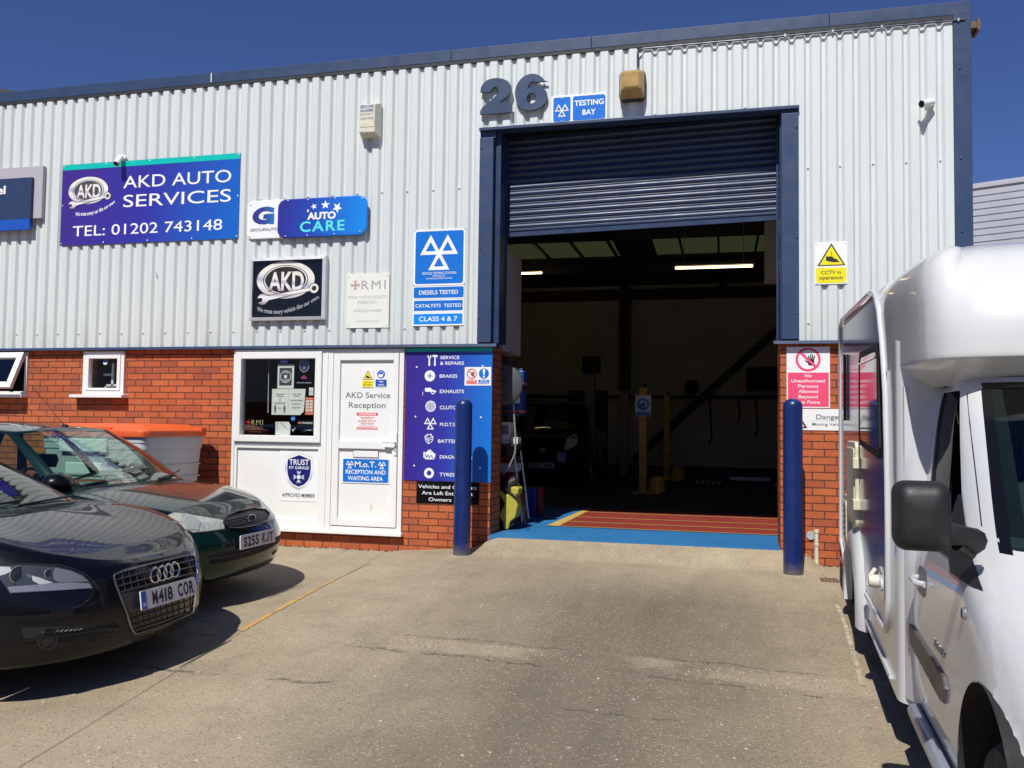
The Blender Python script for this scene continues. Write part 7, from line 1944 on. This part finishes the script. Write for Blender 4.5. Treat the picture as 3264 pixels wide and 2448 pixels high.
    mb = MB(); mb.tube([(3.46, 0.07, -0.135), (3.52, 0.052, -0.125), (4.45, 0.045, -0.135), (4.58, 0.07, -0.15)], [0.02, 0.034, 0.034, 0.02], 12); mb.build('side_bar', M('satin_side_bar', (0.34, 0.37, 0.44), 0.32, metal=0.4), root)
    mb = MB(); mb.lathe([(0.0004, -0.012), (0.018, -0.012), (0.022, -0.006), (0.024, 0.0)], tuple(on(4.57, 0.535)), 'Y', 18); lk_ = mb.build('fuel_lock', MAT['steel'], root)
    mb = MB(); mb.box(4.563, 4.577, on(0, .535).y - 0.0135, on(0, .535).y - 0.0125, 0.520, 0.550); mb.build('key_slot', MAT['dark'], lk_, smooth=0)
    hn = MB().tube([tuple(on(3.60, 0.50, 0.004)), tuple(on(3.63, 0.50, 0.032)), tuple(on(3.76, 0.50, 0.034)), tuple(on(3.80, 0.50, 0.004))], 0.014, 10).build('door_handle', MAT['van_white'], root)
    mb = MB(); mb.prism(rrect(3.58, 3.82, 0.44, 0.56, 0.055, 6), 0, 0.001); mb.v = [(x, on(x, z, 0.0015).y + y, z) for x, y, z in mb.v]; mb.build('handle_recess', MAT['grey_text'], root, smooth=0)
    mb = MB()
    for k in range(5): mb.tube([tuple(on(4.06 + k * 0.045, 0.30, 0.002)), tuple(on(4.085 + k * 0.045, 0.335 - 0.004 * k, 0.002))], 0.005, 5)
    mb.build('script_badge', MAT['steel'], root)
    def gap(pts, name='panel_gap'): MB().tube([tuple(p) for p in pts], 0.0028, 6).build(name, MAT['dark'], root)
    gap([on(3.46, z) for z in (-0.10, 0.1, 0.3, 0.5, 0.62, 0.70)])
    gap([Vector(cab(z, s_, 0.0)) for z, s_ in ((0.82, 0.615), (0.90, 0.614), (1.0, 0.611), (1.1, 0.607), (1.2, 0.602), (1.33, 0.595))], 'pillar_joint')
    # the mirror on its arm
    c = at(2938, 1645, -0.085)
    mb = MB(); rows = []
    hw, hh = 0.092, 0.122
    for dx, k in ((-0.075, 0.90), (-0.06, 0.98), (-0.01, 1.0), (0.03, 0.95), (0.055, 0.84), (0.068, 0.6), (0.072, 0.25)):
        rows.append([(c.x + dx, c.y + y * k, c.z + z * k) for y, z in rrect(-hw, hw, -hh, hh, 0.045, 6)])
    mb.grid(rows, closed_v=True); mb.add(rows[-1], [list(range(len(rows[-1])))])
    mr = mb.build('door_mirror', MAT['black_plastic'], root, smooth=50)
    mb = MB(); q = rrect(-hw * .88, hw * .88, -hh * .88, hh * .88, 0.035, 6); mb.add([(c.x - 0.072, c.y + y, c.z + z) for y, z in q], [list(range(len(q)))]); mb.build('mirror_glass', MAT['chrome'], mr, smooth=0)
    mb = MB(); arm = [(c.x + 0.0, c.y + hw * 0.8, c.z - 0.055), (c.x - 0.01, c.y + hw + 0.05, c.z - 0.065), (c.x - 0.05, 0.085, c.z - 0.085)]
    mb.tube(arm, [0.042, 0.034, 0.048], 10); mb.tube([(c.x - 0.01, c.y + hw + 0.02, c.z - 0.095), (c.x - 0.06, 0.08, c.z - 0.13)], 0.022, 8); mb.build('mirror_arm', MAT['black_plastic'], mr)
    mb = MB(); rows = [[(c.x + dx, c.y + y * k, c.z - hh * 0.50 + z) for y, z in ((-hw, 0.0), (hw, -0.0))] for dx, k in ((-0.07, .99), (-0.01, 1.013), (0.04, .95))]
    mb.grid(rows); mb.build('mirror_seam', MAT['dark'], mr)
    mo = mirror(root, (c.x - 0.02, W + 0.085, c.z), MAT['black_plastic'], 1.2)
    # bird droppings on the screen
    mb = MB()
    for s_, z, rr in ((0.80, 1.09, 0.030), (0.795, 0.98, 0.012), (0.80, 0.965, 0.016), (0.745, 0.93, 0.010), (0.76, 0.90, 0.010), (0.77, 0.87, 0.007), (0.79, 0.85, 0.009), (0.755, 0.96, 0.006), (0.83, 0.84, 0.007)):
        p0 = Vector(cab(z, s_, 0.0012)); e1 = (Vector(cab(z, s_ + .01, .0012)) - p0).normalized(); e2 = (Vector(cab(z + .01, s_, .0012)) - p0).normalized()
        mb.add([p0 + e1 * rr * 1.2 * math.cos(t) * (0.7 + 0.5 * random.random()) + e2 * rr * math.sin(t) * (0.7 + 0.5 * random.random()) for t in [2 * PI * k / 12 for k in range(12)]], [list(range(12))])
    mb.build('bird_droppings', MAT['white_text'], root, smooth=0)
motorhome()

# ------------------------------------------------------------------ wheeled bin between the hatchback and the wall
def bin_():
    x0, x1, y0, y1 = -6.98, -5.735, -1.18, -0.12
    gz = ground_z(-6.2, -0.6)
    t = thing('wheeled_bin', 'large pale grey wheeled bin with an orange lid against the brick wall', 'bin', (-6.2, -0.65, gz))
    zt = 1.03
    mb = MB(); rows = []
    for z, k in ((gz + 0.20, 0.90), (gz + 0.24, 0.915), (0.55, 0.955), (0.86, 0.985), (0.865, 1.0), (0.93, 1.0), (0.935, 1.012), (zt, 1.015)):
        cx, cy = (x0 + x1) / 2, (y0 + y1) / 2; hx, hy = (x1 - x0) / 2 * k, (y1 - y0) / 2 * k
        rows.append([(cx + p[0], cy + p[1], z) for p in rrect(-hx, hx, -hy, hy, 0.07, 5)])
    mb.grid(rows, closed_v=True); mb.add(rows[0], [list(range(len(rows[0])))]); mb.build('body', MAT['bin_grey'], t, smooth=35)
    mb = MB(); mb.box(x0 + 0.25, x1 - 0.42, y0 - 0.03, y0 + 0.03, 0.83, 0.97); mb.build('front_lip', MAT['white_sign'], t, smooth=0, bevel=0.01)
    mb = MB(); mb.box(x0 + 0.30, x1 - 0.50, y0 + 0.005, y0 + 0.06, 0.30, 0.72); mb.build('label_panel', MAT['white_sign'], t, smooth=0, bevel=0.012)
    mb = MB(); mb.box(x1 - 0.44, x1 - 0.30, y0 - 0.025, y0 + 0.02, 0.74, 0.775); mb.tube([(x1 - 0.40, y0 - 0.02, 0.757), (x1 - 0.34, y0 - 0.05, 0.757), (x1 - 0.22, y0 - 0.03, 0.765)], 0.010, 8); mb.build('lock', MAT['steel'], t, smooth=30)
    mb = MB()
    for z in (0.25, 0.40, 0.55, 0.68): mb.box(x1 - 0.030 - (0.86 - z) * 0.035, x1 - 0.004 - (0.86 - z) * 0.035 + 0.01, y0 + 0.06, y1 - 0.06, z, z + 0.012)
    mb.build('side_rib', MAT['bin_grey'], t, smooth=0)
    # lid: shallow dome with sloped front
    mb = MB(); rows = []
    cx, cy = (x0 + x1) / 2, (y0 + y1) / 2
    for z, kx, ky in ((zt - 0.035, 1.055, 1.06), (zt + 0.015, 1.065, 1.07), (zt + 0.03, 1.055, 1.06), (zt + 0.075, 0.86, 0.90), (zt + 0.095, 0.80, 0.82), (zt + 0.10, 0.4, 0.4)):
        hx, hy = (x1 - x0) / 2 * kx, (y1 - y0) / 2 * ky
        rows.append([(cx + p[0], cy + p[1], z) for p in rrect(-hx, hx, -hy, hy, 0.09 * kx, 5)])
    mb.grid(rows, closed_v=True); mb.add(rows[-1], [list(range(len(rows[-1])))]); ld = mb.build('lid', MAT['orange'], t, smooth=35)
    mb = MB(); mb.box(cx + 0.02, cx + 0.24, y0 - 0.02, y0 + 0.07, zt + 0.028, zt + 0.062); mb.box(x1 - 0.10, x1 + 0.05, y1 - 0.14, y1 - 0.04, zt + 0.01, zt + 0.06); mb.build('lid_handle', MAT['orange'], ld, smooth=0, bevel=0.006)
    for x in (x0 + 0.15, x1 - 0.15):
        for y in (y0 + 0.15, y1 - 0.15):
            mb = MB(); mb.lathe([(0.0005, -0.025), (0.07, -0.025), (0.08, -0.015), (0.08, 0.015), (0.07, 0.025), (0.0005, 0.025)], (x, y, gz + 0.08), 'Y', 20); mb.box(x - 0.03, x + 0.03, y - 0.045, y - 0.030, gz + 0.08, gz + 0.21); mb.build('castor', MAT['rubber'], t)
bin_()

# ------------------------------------------------------------------ inside the workshop
def inside():
    warm = emis('fluorescent_tube', (1.0, 0.70, 0.34), 5.0)
    for lab, x0, x1, y, z in (('long fluorescent tube hanging in the middle of the workshop', -0.77, 0.48, 5.7, 3.83), ('fluorescent tube half hidden behind the shutter bottom bar', -0.85, 0.42, 3.6, 4.10), ('short looking fluorescent tube hung deep on the left of the workshop', -4.9, -3.75, 9.0, 4.42)):
        t = thing('strip_light', lab, 'light', ((x0 + x1) / 2, y, z), 'fluorescent lights hung in the workshop')
        mb = MB(); mb.tube([(x0, y, z), (x1, y, z)], 0.020, 12); mb.build('tube', warm, t)
        mb = MB(); mb.box(x0 - 0.03, x1 + 0.03, y - 0.05, y + 0.05, z + 0.03, z + 0.09); mb.build('housing', MAT['dark_steel'], t, smooth=0)
        mb = MB()
        for x in (x0 + 0.15, x1 - 0.15): mb.tube([(x, y, z + 0.09), (x, y, 5.02 - 0.028 * y)], 0.006, 5)
        mb.build('hanger', MAT['steel'], t)
    # four post lift
    gr = 'posts of the yellow car lift'
    for lab, x, y, mt in (('yellow lift post with a blue mandatory sign at its top', -1.36, 6.5, 'yellow_paint'), ('yellow lift post further back with no sign', -1.19, 10.4, 'yellow_paint')):
        t = thing('lift_post', lab, 'lift post', (x, y, 0), gr)
        mb = MB(); mb.box(x - 0.065, x + 0.065, y - 0.09, y + 0.09, 0.0, 1.86); mb.build('post', MAT[mt], t, smooth=0, bevel=0.008)
        mb = MB(); mb.box(x - 0.16, x + 0.30, y - 0.20, y + 0.2, 0.0, 0.025); mb.lathe([(0.0005, 0.30), (0.09, 0.30), (0.14, 0.22), (0.16, 0.03)], (x + 0.24, y, 0), 'Z', 14); mb.build('foot', MAT[mt], t)
        mb = MB(); mb.lathe([(0.0005, 0.08), (0.03, 0.07), (0.035, 0.0)], (x + 0.03, y, 1.86), 'Z', 10); mb.build('pulley', MAT['dark_steel'], t)
    t = sign('eye_protection_sign', 'blue and white mandatory sign on the front yellow lift post', 'sign', -1.49, -1.22, 1.35, 1.72, 6.40, 'white_sign'); mb = MB(); mb.disc(-1.355, 1.56, 0.11, 6.3985, 24); mb.build('blue_circle', MAT['sign_blue'], t, smooth=0); mb = MB(); mb.ring(-1.355, 1.56, 0.04, 0.07, 6.3975, 16, a0=-1, a1=3); mb.build('head_symbol', MAT['white_text'], t, smooth=0)
    mb = MB(); mb.flat([(-1.48, 1.36), (-1.23, 1.36), (-1.23, 1.43), (-1.48, 1.43)], 6.3985); mb.build('blue_band', MAT['sign_blue'], t, smooth=0)
    x, y = -2.87, 10.2
    t = thing('grey_lift_post', 'tall grey lift post beside the dark parked van inside', 'lift post', (x, y, 0))
    mb = MB(); mb.box(x - 0.11, x + 0.11, y - 0.12, y + 0.12, 0.0, 2.35); mb.build('post', MAT['grey_post'], t, smooth=0, bevel=0.01)
    mb = MB(); mb.box(x - 0.16, x + 0.22, y - 0.2, y + 0.1, 2.35, 2.72); mb.build('motor', MAT['dark_steel'], t, smooth=0, bevel=0.03)
    mb = MB()
    for k, ch in enumerate('MAXI LIFT'):
        if ch != ' ': text(mb, ch, x - 0.03, x + 0.03, 1.80 - k * 0.12, 1.88 - k * 0.12, y - 0.1225)
    # red fire door and tall dark cupboard on the back wall
    def back_thing(name, lab, cat, x0, x1, z0, z1, mat, d=0.05):
        t = thing(name, lab, cat, ((x0 + x1) / 2, 12.4, z0)); mb = MB(); mb.box(x0, x1, 12.47 - d, 12.47, z0, z1); mb.build('panel', mat, t, smooth=0, bevel=0.006); return t
    redm = M('dull_red_door', (0.09, 0.012, 0.012), 0.5)
    t = back_thing('inner_door', 'dull red door in the back wall behind the grey lift post', 'door', -3.75, -2.75, 0.0, 2.05, redm)
    mb = MB(); mb.lathe([(0.0005, -0.05), (0.03, -0.04), (0.03, 0)], (-2.85, 12.42, 1.0), 'Y', 10); mb.build('handle', MAT['steel'], t)
    t = back_thing('wall_cabinet', 'pale wall board with a yellow disc on the back wall', 'board', -2.75, -1.95, 0.95, 2.0, MAT['off_white_wall'], 0.05)
    mb = MB(); mb.disc(-2.30, 1.55, 0.16, 12.418, 20); mb.build('yellow_disc', MAT['yellow_paint'], t, smooth=0)
    t = thing('wall_rail', 'dark service rail with hanging hoses along the back wall', 'rail', (-1, 12.3, 1.9)); mb = MB(); mb.box(-6, 2.05, 12.25, 12.33, 1.86, 1.93); mb.build('rail', MAT['dark_steel'], t, smooth=0)
    mb = MB()
    for x, z in ((-0.3, 0.75), (0.35, 1.3), (0.75, 0.95), (1.3, 1.4)): mb.tube([(x, 12.22, 1.9), (x + 0.05, 12.2, z + 0.2), (x, 12.2, z)], 0.02, 6)
    mb.build('hoses', MAT['dark'], t)
    t = thing('wall_disc', 'round dark convex disc with a glint hung on the back wall', 'mirror', (-0.72, 12.3, 2.13)); mb = MB(); mb.lathe([(0.0005, -0.14), (0.08, -0.125), (0.15, -0.08), (0.18, 0.0)], (-0.72, 12.3, 2.13), 'Y', 24); mb.build('disc', MAT['black_gloss'], t)
    t = thing('wall_monitor', 'square dark panel high on the right of the back wall', 'panel', (0.9, 12.3, 2.1)); mb = MB(); mb.box(0.55, 1.30, 12.2, 12.4, 2.05, 2.60); mb.build('case', MAT['dark'], t, smooth=0)
    # brake tester plates in the floor
    t = thing('brake_tester', 'low floor mounted brake tester with yellow and black edge stripes', 'brake tester', (0.4, 9.5, 0)); mb = MB(); mb.box(-0.6, 1.6, 9.2, 10.0, 0.0, 0.10); mb.build('bed', MAT['dark_steel'], t, smooth=0, bevel=0.01)
    mb = MB()
    for xa in (-0.55, 1.0):
        for k in range(5): mb.add([(xa + k * .11, 9.197, 0.01), (xa + k * .11 + .05, 9.197, 0.01), (xa + k * .11 + .10, 9.197, 0.095), (xa + k * .11 + .05, 9.197, 0.095)], [(0, 1, 2, 3)])
    mb.build('hazard_stripes', MAT['yellow_paint'], t, smooth=0)
    mb = MB(); mb.box(0.15, 0.95, 9.4, 9.8, 0.1, 0.16); mb.build('roller_cover', MAT['steel'], t, smooth=0)
    # shelf unit just inside the left pier with cans, first aid things below the office
    X = -2.50
    t = thing('shelf_unit', 'narrow steel shelves just inside the left pier', 'shelves', (X, 0.9, 0))
    mb = MB()
    for z in (0.95, 1.30, 1.62): mb.box(-2.53, -2.24, 0.62, 1.0, z - 0.02, z)
    for x in (-2.52,):
        for y in (0.63, 1.16): mb.box(x - 0.012, x + 0.012, y - 0.012, y + 0.012, 0.0, 1.95)
    mb.build('frame', MAT['dark_steel'], t, smooth=0)
    for k, (lab, x, z, h) in enumerate((('blue and white oil can on the upper shelf inside the left pier', -2.30, 1.62, 0.17), ('larger blue and white oil can on the lower shelf inside the left pier', -2.31, 1.30, 0.26))):
        t = thing('oil_can', lab, 'oil can', (x, 0.80, z), 'oil cans on the shelves'); mb = MB(); mb.box(x - 0.10, x + 0.10, 0.70, 0.88, z, z + h); mb.build('can', MAT['blue_tub'], t, smooth=0, bevel=0.012)
        mb = MB(); mb.box(x - 0.101, x + 0.101, 0.698, 0.882, z + 0.01, z + 0.035); mb.build('orange_band', MAT['orange_tag'], t, smooth=0)
        mb = MB(); mb.lathe([(0.03, 0.0), (0.03, 0.03), (0.0005, 0.03)], (x + 0.03, 0.79, z + h), 'Z', 12); mb.build('cap', MAT['white_sign'], t)
        mb = MB(); mb.flat([(x - 0.07, z + h * .45), (x + 0.07, z + h * .45), (x + 0.07, z + h * .75), (x - 0.07, z + h * .75)], 0.698); mb.build('printed_label', MAT['white_text'], t, smooth=0)
    t = thing('paper_stack', 'loose white papers and rags on the lowest shelf inside the left pier', 'papers', (-2.3, 0.8, 0.95)); mb = MB(); mb.box(-2.46, -2.36, 0.72, 0.9, 0.951, 1.20); mb.box(-2.34, -2.26, 0.70, 0.88, 0.951, 1.03); mb.build('stack', MAT['paper'], t, smooth=0, bevel=0.006)
    mb = MB(); mb.box(-2.45, -2.37, 0.705, 0.719, 1.06, 1.16); mb.build('printed_box', MAT['grey_text'], t, smooth=0)
    t = thing('round_mirror', 'round dark mirror standing on end just inside the left pier', 'mirror', (-2.30, 0.5, 1.6)); mb = MB(); mb.lathe([(0.0005, -0.03), (0.20, -0.03), (0.23, -0.015), (0.235, 0.02)], (-2.40, 0.52, 1.62), 'Y', 28); mb.build('disc', MAT['dark_grey'], t)
    # trolley, pressure washer, tubs
    t = thing('tool_trolley', 'red tool trolley with white top rail behind the left pier', 'trolley', (-2.45, 1.1, 0))
    mb = MB(); mb.box(-2.54, -2.36, 0.95, 1.25, 0.30, 0.80); mb.build('body', MAT['red_tool'], t, smooth=0, bevel=0.012)
    mb = MB(); mb.box(-2.545, -2.345, 0.94, 1.26, 0.62, 0.72); mb.build('top_tray', MAT['pale_print'], t, smooth=0, bevel=0.01)
    mb = MB()
    for y in (0.93, 1.27): mb.tube([(-2.36, y, 0.86), (-2.30, y, 0.45), (-2.25, y, 0.05)], 0.010, 6)
    mb.build('frame', MAT['white_sign'], t)
    t = thing('pressure_washer', 'yellow and black pressure washer standing behind the left pier', 'pressure washer', (-2.30, 0.62, 0))
    def P(x, y, Y=0.50):
        d = CR * ((1560 + x / 2.257 - 1632) / FPX) + CU * (-(1180 + y / 2.257 - 1224) / FPX) + _f
        t_ = (Y - CAM_LOC.y) / d.y; q = CAM_LOC + d * t_; return (q.x, q.z)
    mb = MB(); mb.prism([P(*p) for p in ((62, 1050), (110, 960), (75, 905), (70, 862), (100, 886), (135, 896), (152, 880), (150, 842), (185, 838), (212, 852), (206, 892), (188, 900), (204, 975), (186, 1060), (150, 1090), (132, 1150), (100, 1145), (96, 1090))], 0.50, 0.72); mb.build('casing', MAT['lime'], t, smooth=0, bevel=0.015)
    mb = MB(); mb.tube([(-2.30, 0.62, 0.05), (-2.36, 0.62, 0.30), (-2.34, 0.62, 0.50), (-2.25, 0.62, 0.56)], [0.09, 0.10, 0.08, 0.05], 12); mb.build('motor_hood', MAT['black_plastic'], t)
    mb = MB(); mb.tube([(-2.36, 0.48, 0.47), (-2.28, 0.475, 0.42), (-2.20, 0.475, 0.35), (-2.14, 0.48, 0.26), (-2.12, 0.52, 0.08)], 0.009, 6); mb.build('hose', MAT['dark'], t)
    t = thing('plastic_tub', 'red plastic tub on the floor beside the pressure washer', 'tub', (-2.42, 1.45, 0), 'tubs inside the door'); mb = MB(); mb.lathe([(0.09, 0.0), (0.10, 0.02), (0.115, 0.33), (0.122, 0.34), (0.118, 0.30)], (-2.42, 1.45, 0), 'Z', 20); mb.build('tub', MAT['red_tool'], t)
    t = thing('plastic_tub', 'blue and red crate on the floor behind the red tub', 'tub', (-2.4, 2.15, 0), 'tubs inside the door'); mb = MB(); mb.box(-2.47, -2.33, 2.05, 2.28, 0.0, 0.36); mb.build('blue_side', MAT['blue_tub'], t, smooth=0, bevel=0.01); mb = MB(); mb.box(-2.327, -2.27, 2.05, 2.28, 0.0, 0.37); mb.build('orange_side', MAT['red_tool'], t, smooth=0, bevel=0.01)
    t = thing('air_hose', 'pale hose looping down from the shelves to the floor', 'hose', (-2.2, 0.6, 0.5)); mb = MB(); mb.tube([(-2.30, 0.56, 1.70), (-2.27, 0.54, 1.3), (-2.245, 0.54, 1.0), (-2.25, 0.54, 0.85), (-2.32, 0.56, 0.70), (-2.40, 0.58, 0.62)], 0.011, 8); mb.build('hose', MAT['hose'], t)
inside()

def inner_van():
    gx, gy = -3.47, 7.85; yaw = R(-88)
    root = thing('dark_van', 'dark vehicle with a white number plate parked deep in the shade of the workshop', 'van', (gx, gy, 0), rotz=yaw, local=True)
    P = dict(L=4.3, half=0.90, axles=(0.85, 3.4), axle_z=0.33, arch_r=0.38, belt_z=1.05, floor_z=0.2, crown_p=2.2, nsub=4,
        rows=[dict(p=(0.12, .5, .82, 2.6, 4.2, .4, 2.6), z=[(0, .2), (4.3, .25)]), dict(p=(0.0, .55, .90, 2.6, 4.3, .4, 2.6), z=[(0, .40), (4.3, .45)]), dict(p=(0.03, .6, .90, 2.6, 4.3, .4, 2.6), z=[(0, .68), (1, .75), (4.3, .8)]), dict(p=(0.12, .65, .87, 2.5, 4.25, .4, 2.6), z=[(0, .90), (.4, .97), (1.2, 1.06), (4.3, 1.05)])],
        zc=[(0, .92), (.12, .93), (.5, 1.03), (1.0, 1.10), (4.3, 1.10)])
    c = Car(P, root); c.root_m = Matrix.Translation((gx, gy, 0)) @ Matrix.Rotation(yaw, 4, 'Z')
    c.build_body(MAT['paint_dark']); c.wheels(0.33, 0.22, 5)
    C = dict(mid=2.4, vtop=0.955, vbot=0.03, bulge=0.03,
        base=[(0, (0.95, 0, 1.08)), (.15, (1.0, .46, 1.07)), (.28, (1.2, .80, 1.05)), (.5, (2.2, .84, 1.06)), (.75, (3.3, .82, 1.06)), (.88, (4.05, .6, 1.06)), (1, (4.15, 0, 1.06))],
        top=[(0, (1.65, 0, 1.65)), (.15, (1.68, .36, 1.64)), (.28, (1.8, .66, 1.62)), (.5, (2.3, .70, 1.66)), (.75, (3.2, .68, 1.66)), (.88, (3.85, .5, 1.62)), (1, (3.9, 0, 1.62))],
        roof=lambda d: cr([(1.6, 1.65), (2.2, 1.72), (3.0, 1.73), (3.95, 1.64)], d))
    c.cabin(C, MAT['paint_dark'], None, [(.25, .31), (.50, .53), (.76, .86)])
    c.region('windscreen', MAT['car_glass'], 0, .253, .02, .965, -0.004); c.region('side_window', MAT['car_glass'], .305, .503, .02, .965, -0.004); c.region('rear_window', MAT['car_glass'], .855, 1, .02, .965, -0.004)
    hit = c.near(Vector((0.1, 0.0, 0.38)))[0]
    plate(c, Vector((hit.x + 0.02, 0.0, 0.38)), 0, 0, 'BD12 WRN', root)
    hl = [(1797, 1435), (1806, 1400), (1825, 1384), (1845, 1388), (1838, 1418), (1815, 1432)]
    alu = bpy.data.materials['lamp_reflector']
    c.patch('headlight', alu, hl, off=0.004, rim=0.01, rings=4, mirror=True)
    lg = [(1722, 1428), (1740, 1424), (1740, 1440), (1722, 1444)]
    c.patch('badge', 'steel', lg, off=0.006, rim=0.004, rings=2)
    c.patch('fog_lamp', 'steel', [(1818, 1500), (1830, 1500), (1830, 1510), (1818, 1510)], off=0.004, rim=0.004, rings=2)
inner_van()

# ------------------------------------------------------------------ neighbouring buildings seen past the ends
def neighbours():
    t = thing('ribbed_warehouse', 'pale grey warehouse with horizontal ribs behind the right corner', 'warehouse', (7.6, 18.5, -0.2), local=True, rotz=R(-24))
    mb = MB(); n = 42; pr = []
    z = -0.3
    while z < 8.5: pr += [(0.0, z), (0.0, z + 0.155), (0.028, z + 0.165), (0.028, z + 0.185)]; z += 0.195
    mb.grid([[(x, y, zz) for y, zz in pr] for x in (-6, 26)]); wl = mb.build('wall_cladding', M('pale_grey_cladding', (0.40, 0.41, 0.46), 0.5, var=0.08, scale=1), t, smooth=0)
    mb = MB(); mb.box(-6, 26, 0.03, 14, -0.3, 8.5); mb.build('shell', MAT['grey_sign'], t, smooth=0)
    mb = MB(); mb.box(-6.1, 26.1, -0.04, 14.1, 8.5, 8.58); mb.build('roof_edge', MAT['grey_sign'], t, smooth=0)
    mb = MB()
    for k in range(24): mb.lathe([(0.0005, -0.012), (0.015, 0.0)], (-3.8 if k % 2 else -1.4, 0.0, 0.6 + k * 0.29), 'Y', 8)
    mb.build('fixings', MAT['steel'], t)
    t = thing('green_warehouse', 'dark green ribbed building just showing above the roof edge at the far left', 'warehouse', (-26.6, 17, -0.2), local=True, rotz=R(38))
    mb = MB(); pr = []; x = -14.0
    while x < 1.5: pr += [(x, 0.0), (x + 0.14, 0.0), (x + 0.18, 0.05), (x + 0.26, 0.05)]; x += 0.30
    mb.grid([[(xx, y, zz) for zz in (-0.2, 13.5)] for xx, y in pr]); mb.build('wall_cladding', MAT['green_bldg'], t, smooth=0)
    mb = MB(); mb.box(-14, 1.5, 0.06, 16, -0.2, 13.45); mb.build('shell', MAT['green_bldg'], t, smooth=0)
    mb = MB(); mb.box(-14.1, 1.6, -0.10, 16.1, 13.5, 13.65); mb.build('roof_edge', MAT['dark_grey'], t, smooth=0)
neighbours()

def added_sky_block():  # invented units behind the camera: block the bright horizon, darken shadows and reflections
    t = thing('added_sky_block_units', 'row of brick industrial units across the yard, behind the photographer', 'building', (0, -40, -0.6), local=True)
    mb = MB(); mb.box(-45, 45, -10, 0, 0, 3.0); mb.build('brick_wall', MAT['brick'], t, smooth=0)
    mb = MB(); mb.box(-45, 45, -10, 0.1, 3.0, 7.0); mb.build('cladding', MAT['cladding'], t, smooth=0)
    for k in range(6):
        mb = MB(); mb.box(-38 + k * 15, -33 + k * 15, 0.0, 0.12, 0, 4.4); mb.build('shutter', MAT['navy_dark'], t, smooth=0)
added_sky_block()

def gravel():
    rnd = random.Random(11); mb = MB()
    def stone(x, y, r):
        z = ground_z(x, y); k = rnd.random() * 6.28
        pts = [(x + r * (0.7 + 0.5 * rnd.random()) * math.cos(k + i * 1.257), y + r * (0.7 + 0.5 * rnd.random()) * math.sin(k + i * 1.257), z - 0.001) for i in range(5)]
        mb.add(pts + [(x + r * 0.2, y, z + r * (0.5 + 0.4 * rnd.random()))], [(i, (i + 1) % 5, 5) for i in range(5)])
    for _ in range(420):
        x = rnd.uniform(-3.3, 0.85); y = -3.40 - 0.03 * x + rnd.gauss(0, 0.10)
        if (math.sin(x * 2.1) + math.sin(x * 5.3 + 1)) > -0.6: stone(x, y, rnd.uniform(0.003, 0.009))
    for _ in range(260): stone(rnd.uniform(-5.4, -3.4), 0.035 - abs(rnd.gauss(0, 0.05)), rnd.uniform(0.004, 0.012))
    for _ in range(120): stone(rnd.uniform(0.62, 2.0), 0.035 - abs(rnd.gauss(0, 0.05)), rnd.uniform(0.004, 0.012))
    for _ in range(300): stone(rnd.uniform(-3.2, 0.8), rnd.uniform(-4.9, -0.5), rnd.uniform(0.002, 0.006))
    n = N('pale_loose_stone')
    n.set(Base_Color=n.ramp(n.noise(14, 2), [(0.3, (0.22, 0.17, 0.11)), (0.5, (0.38, 0.31, 0.22)), (0.7, (0.55, 0.50, 0.42))]), Roughness=0.9)
    o = mb.build('loose_gravel', n.m, None, smooth=0); o['kind'] = 'stuff'
    o['label'] = 'loose pale gravel scattered over the concrete forecourt'; o['category'] = 'gravel'
gravel()
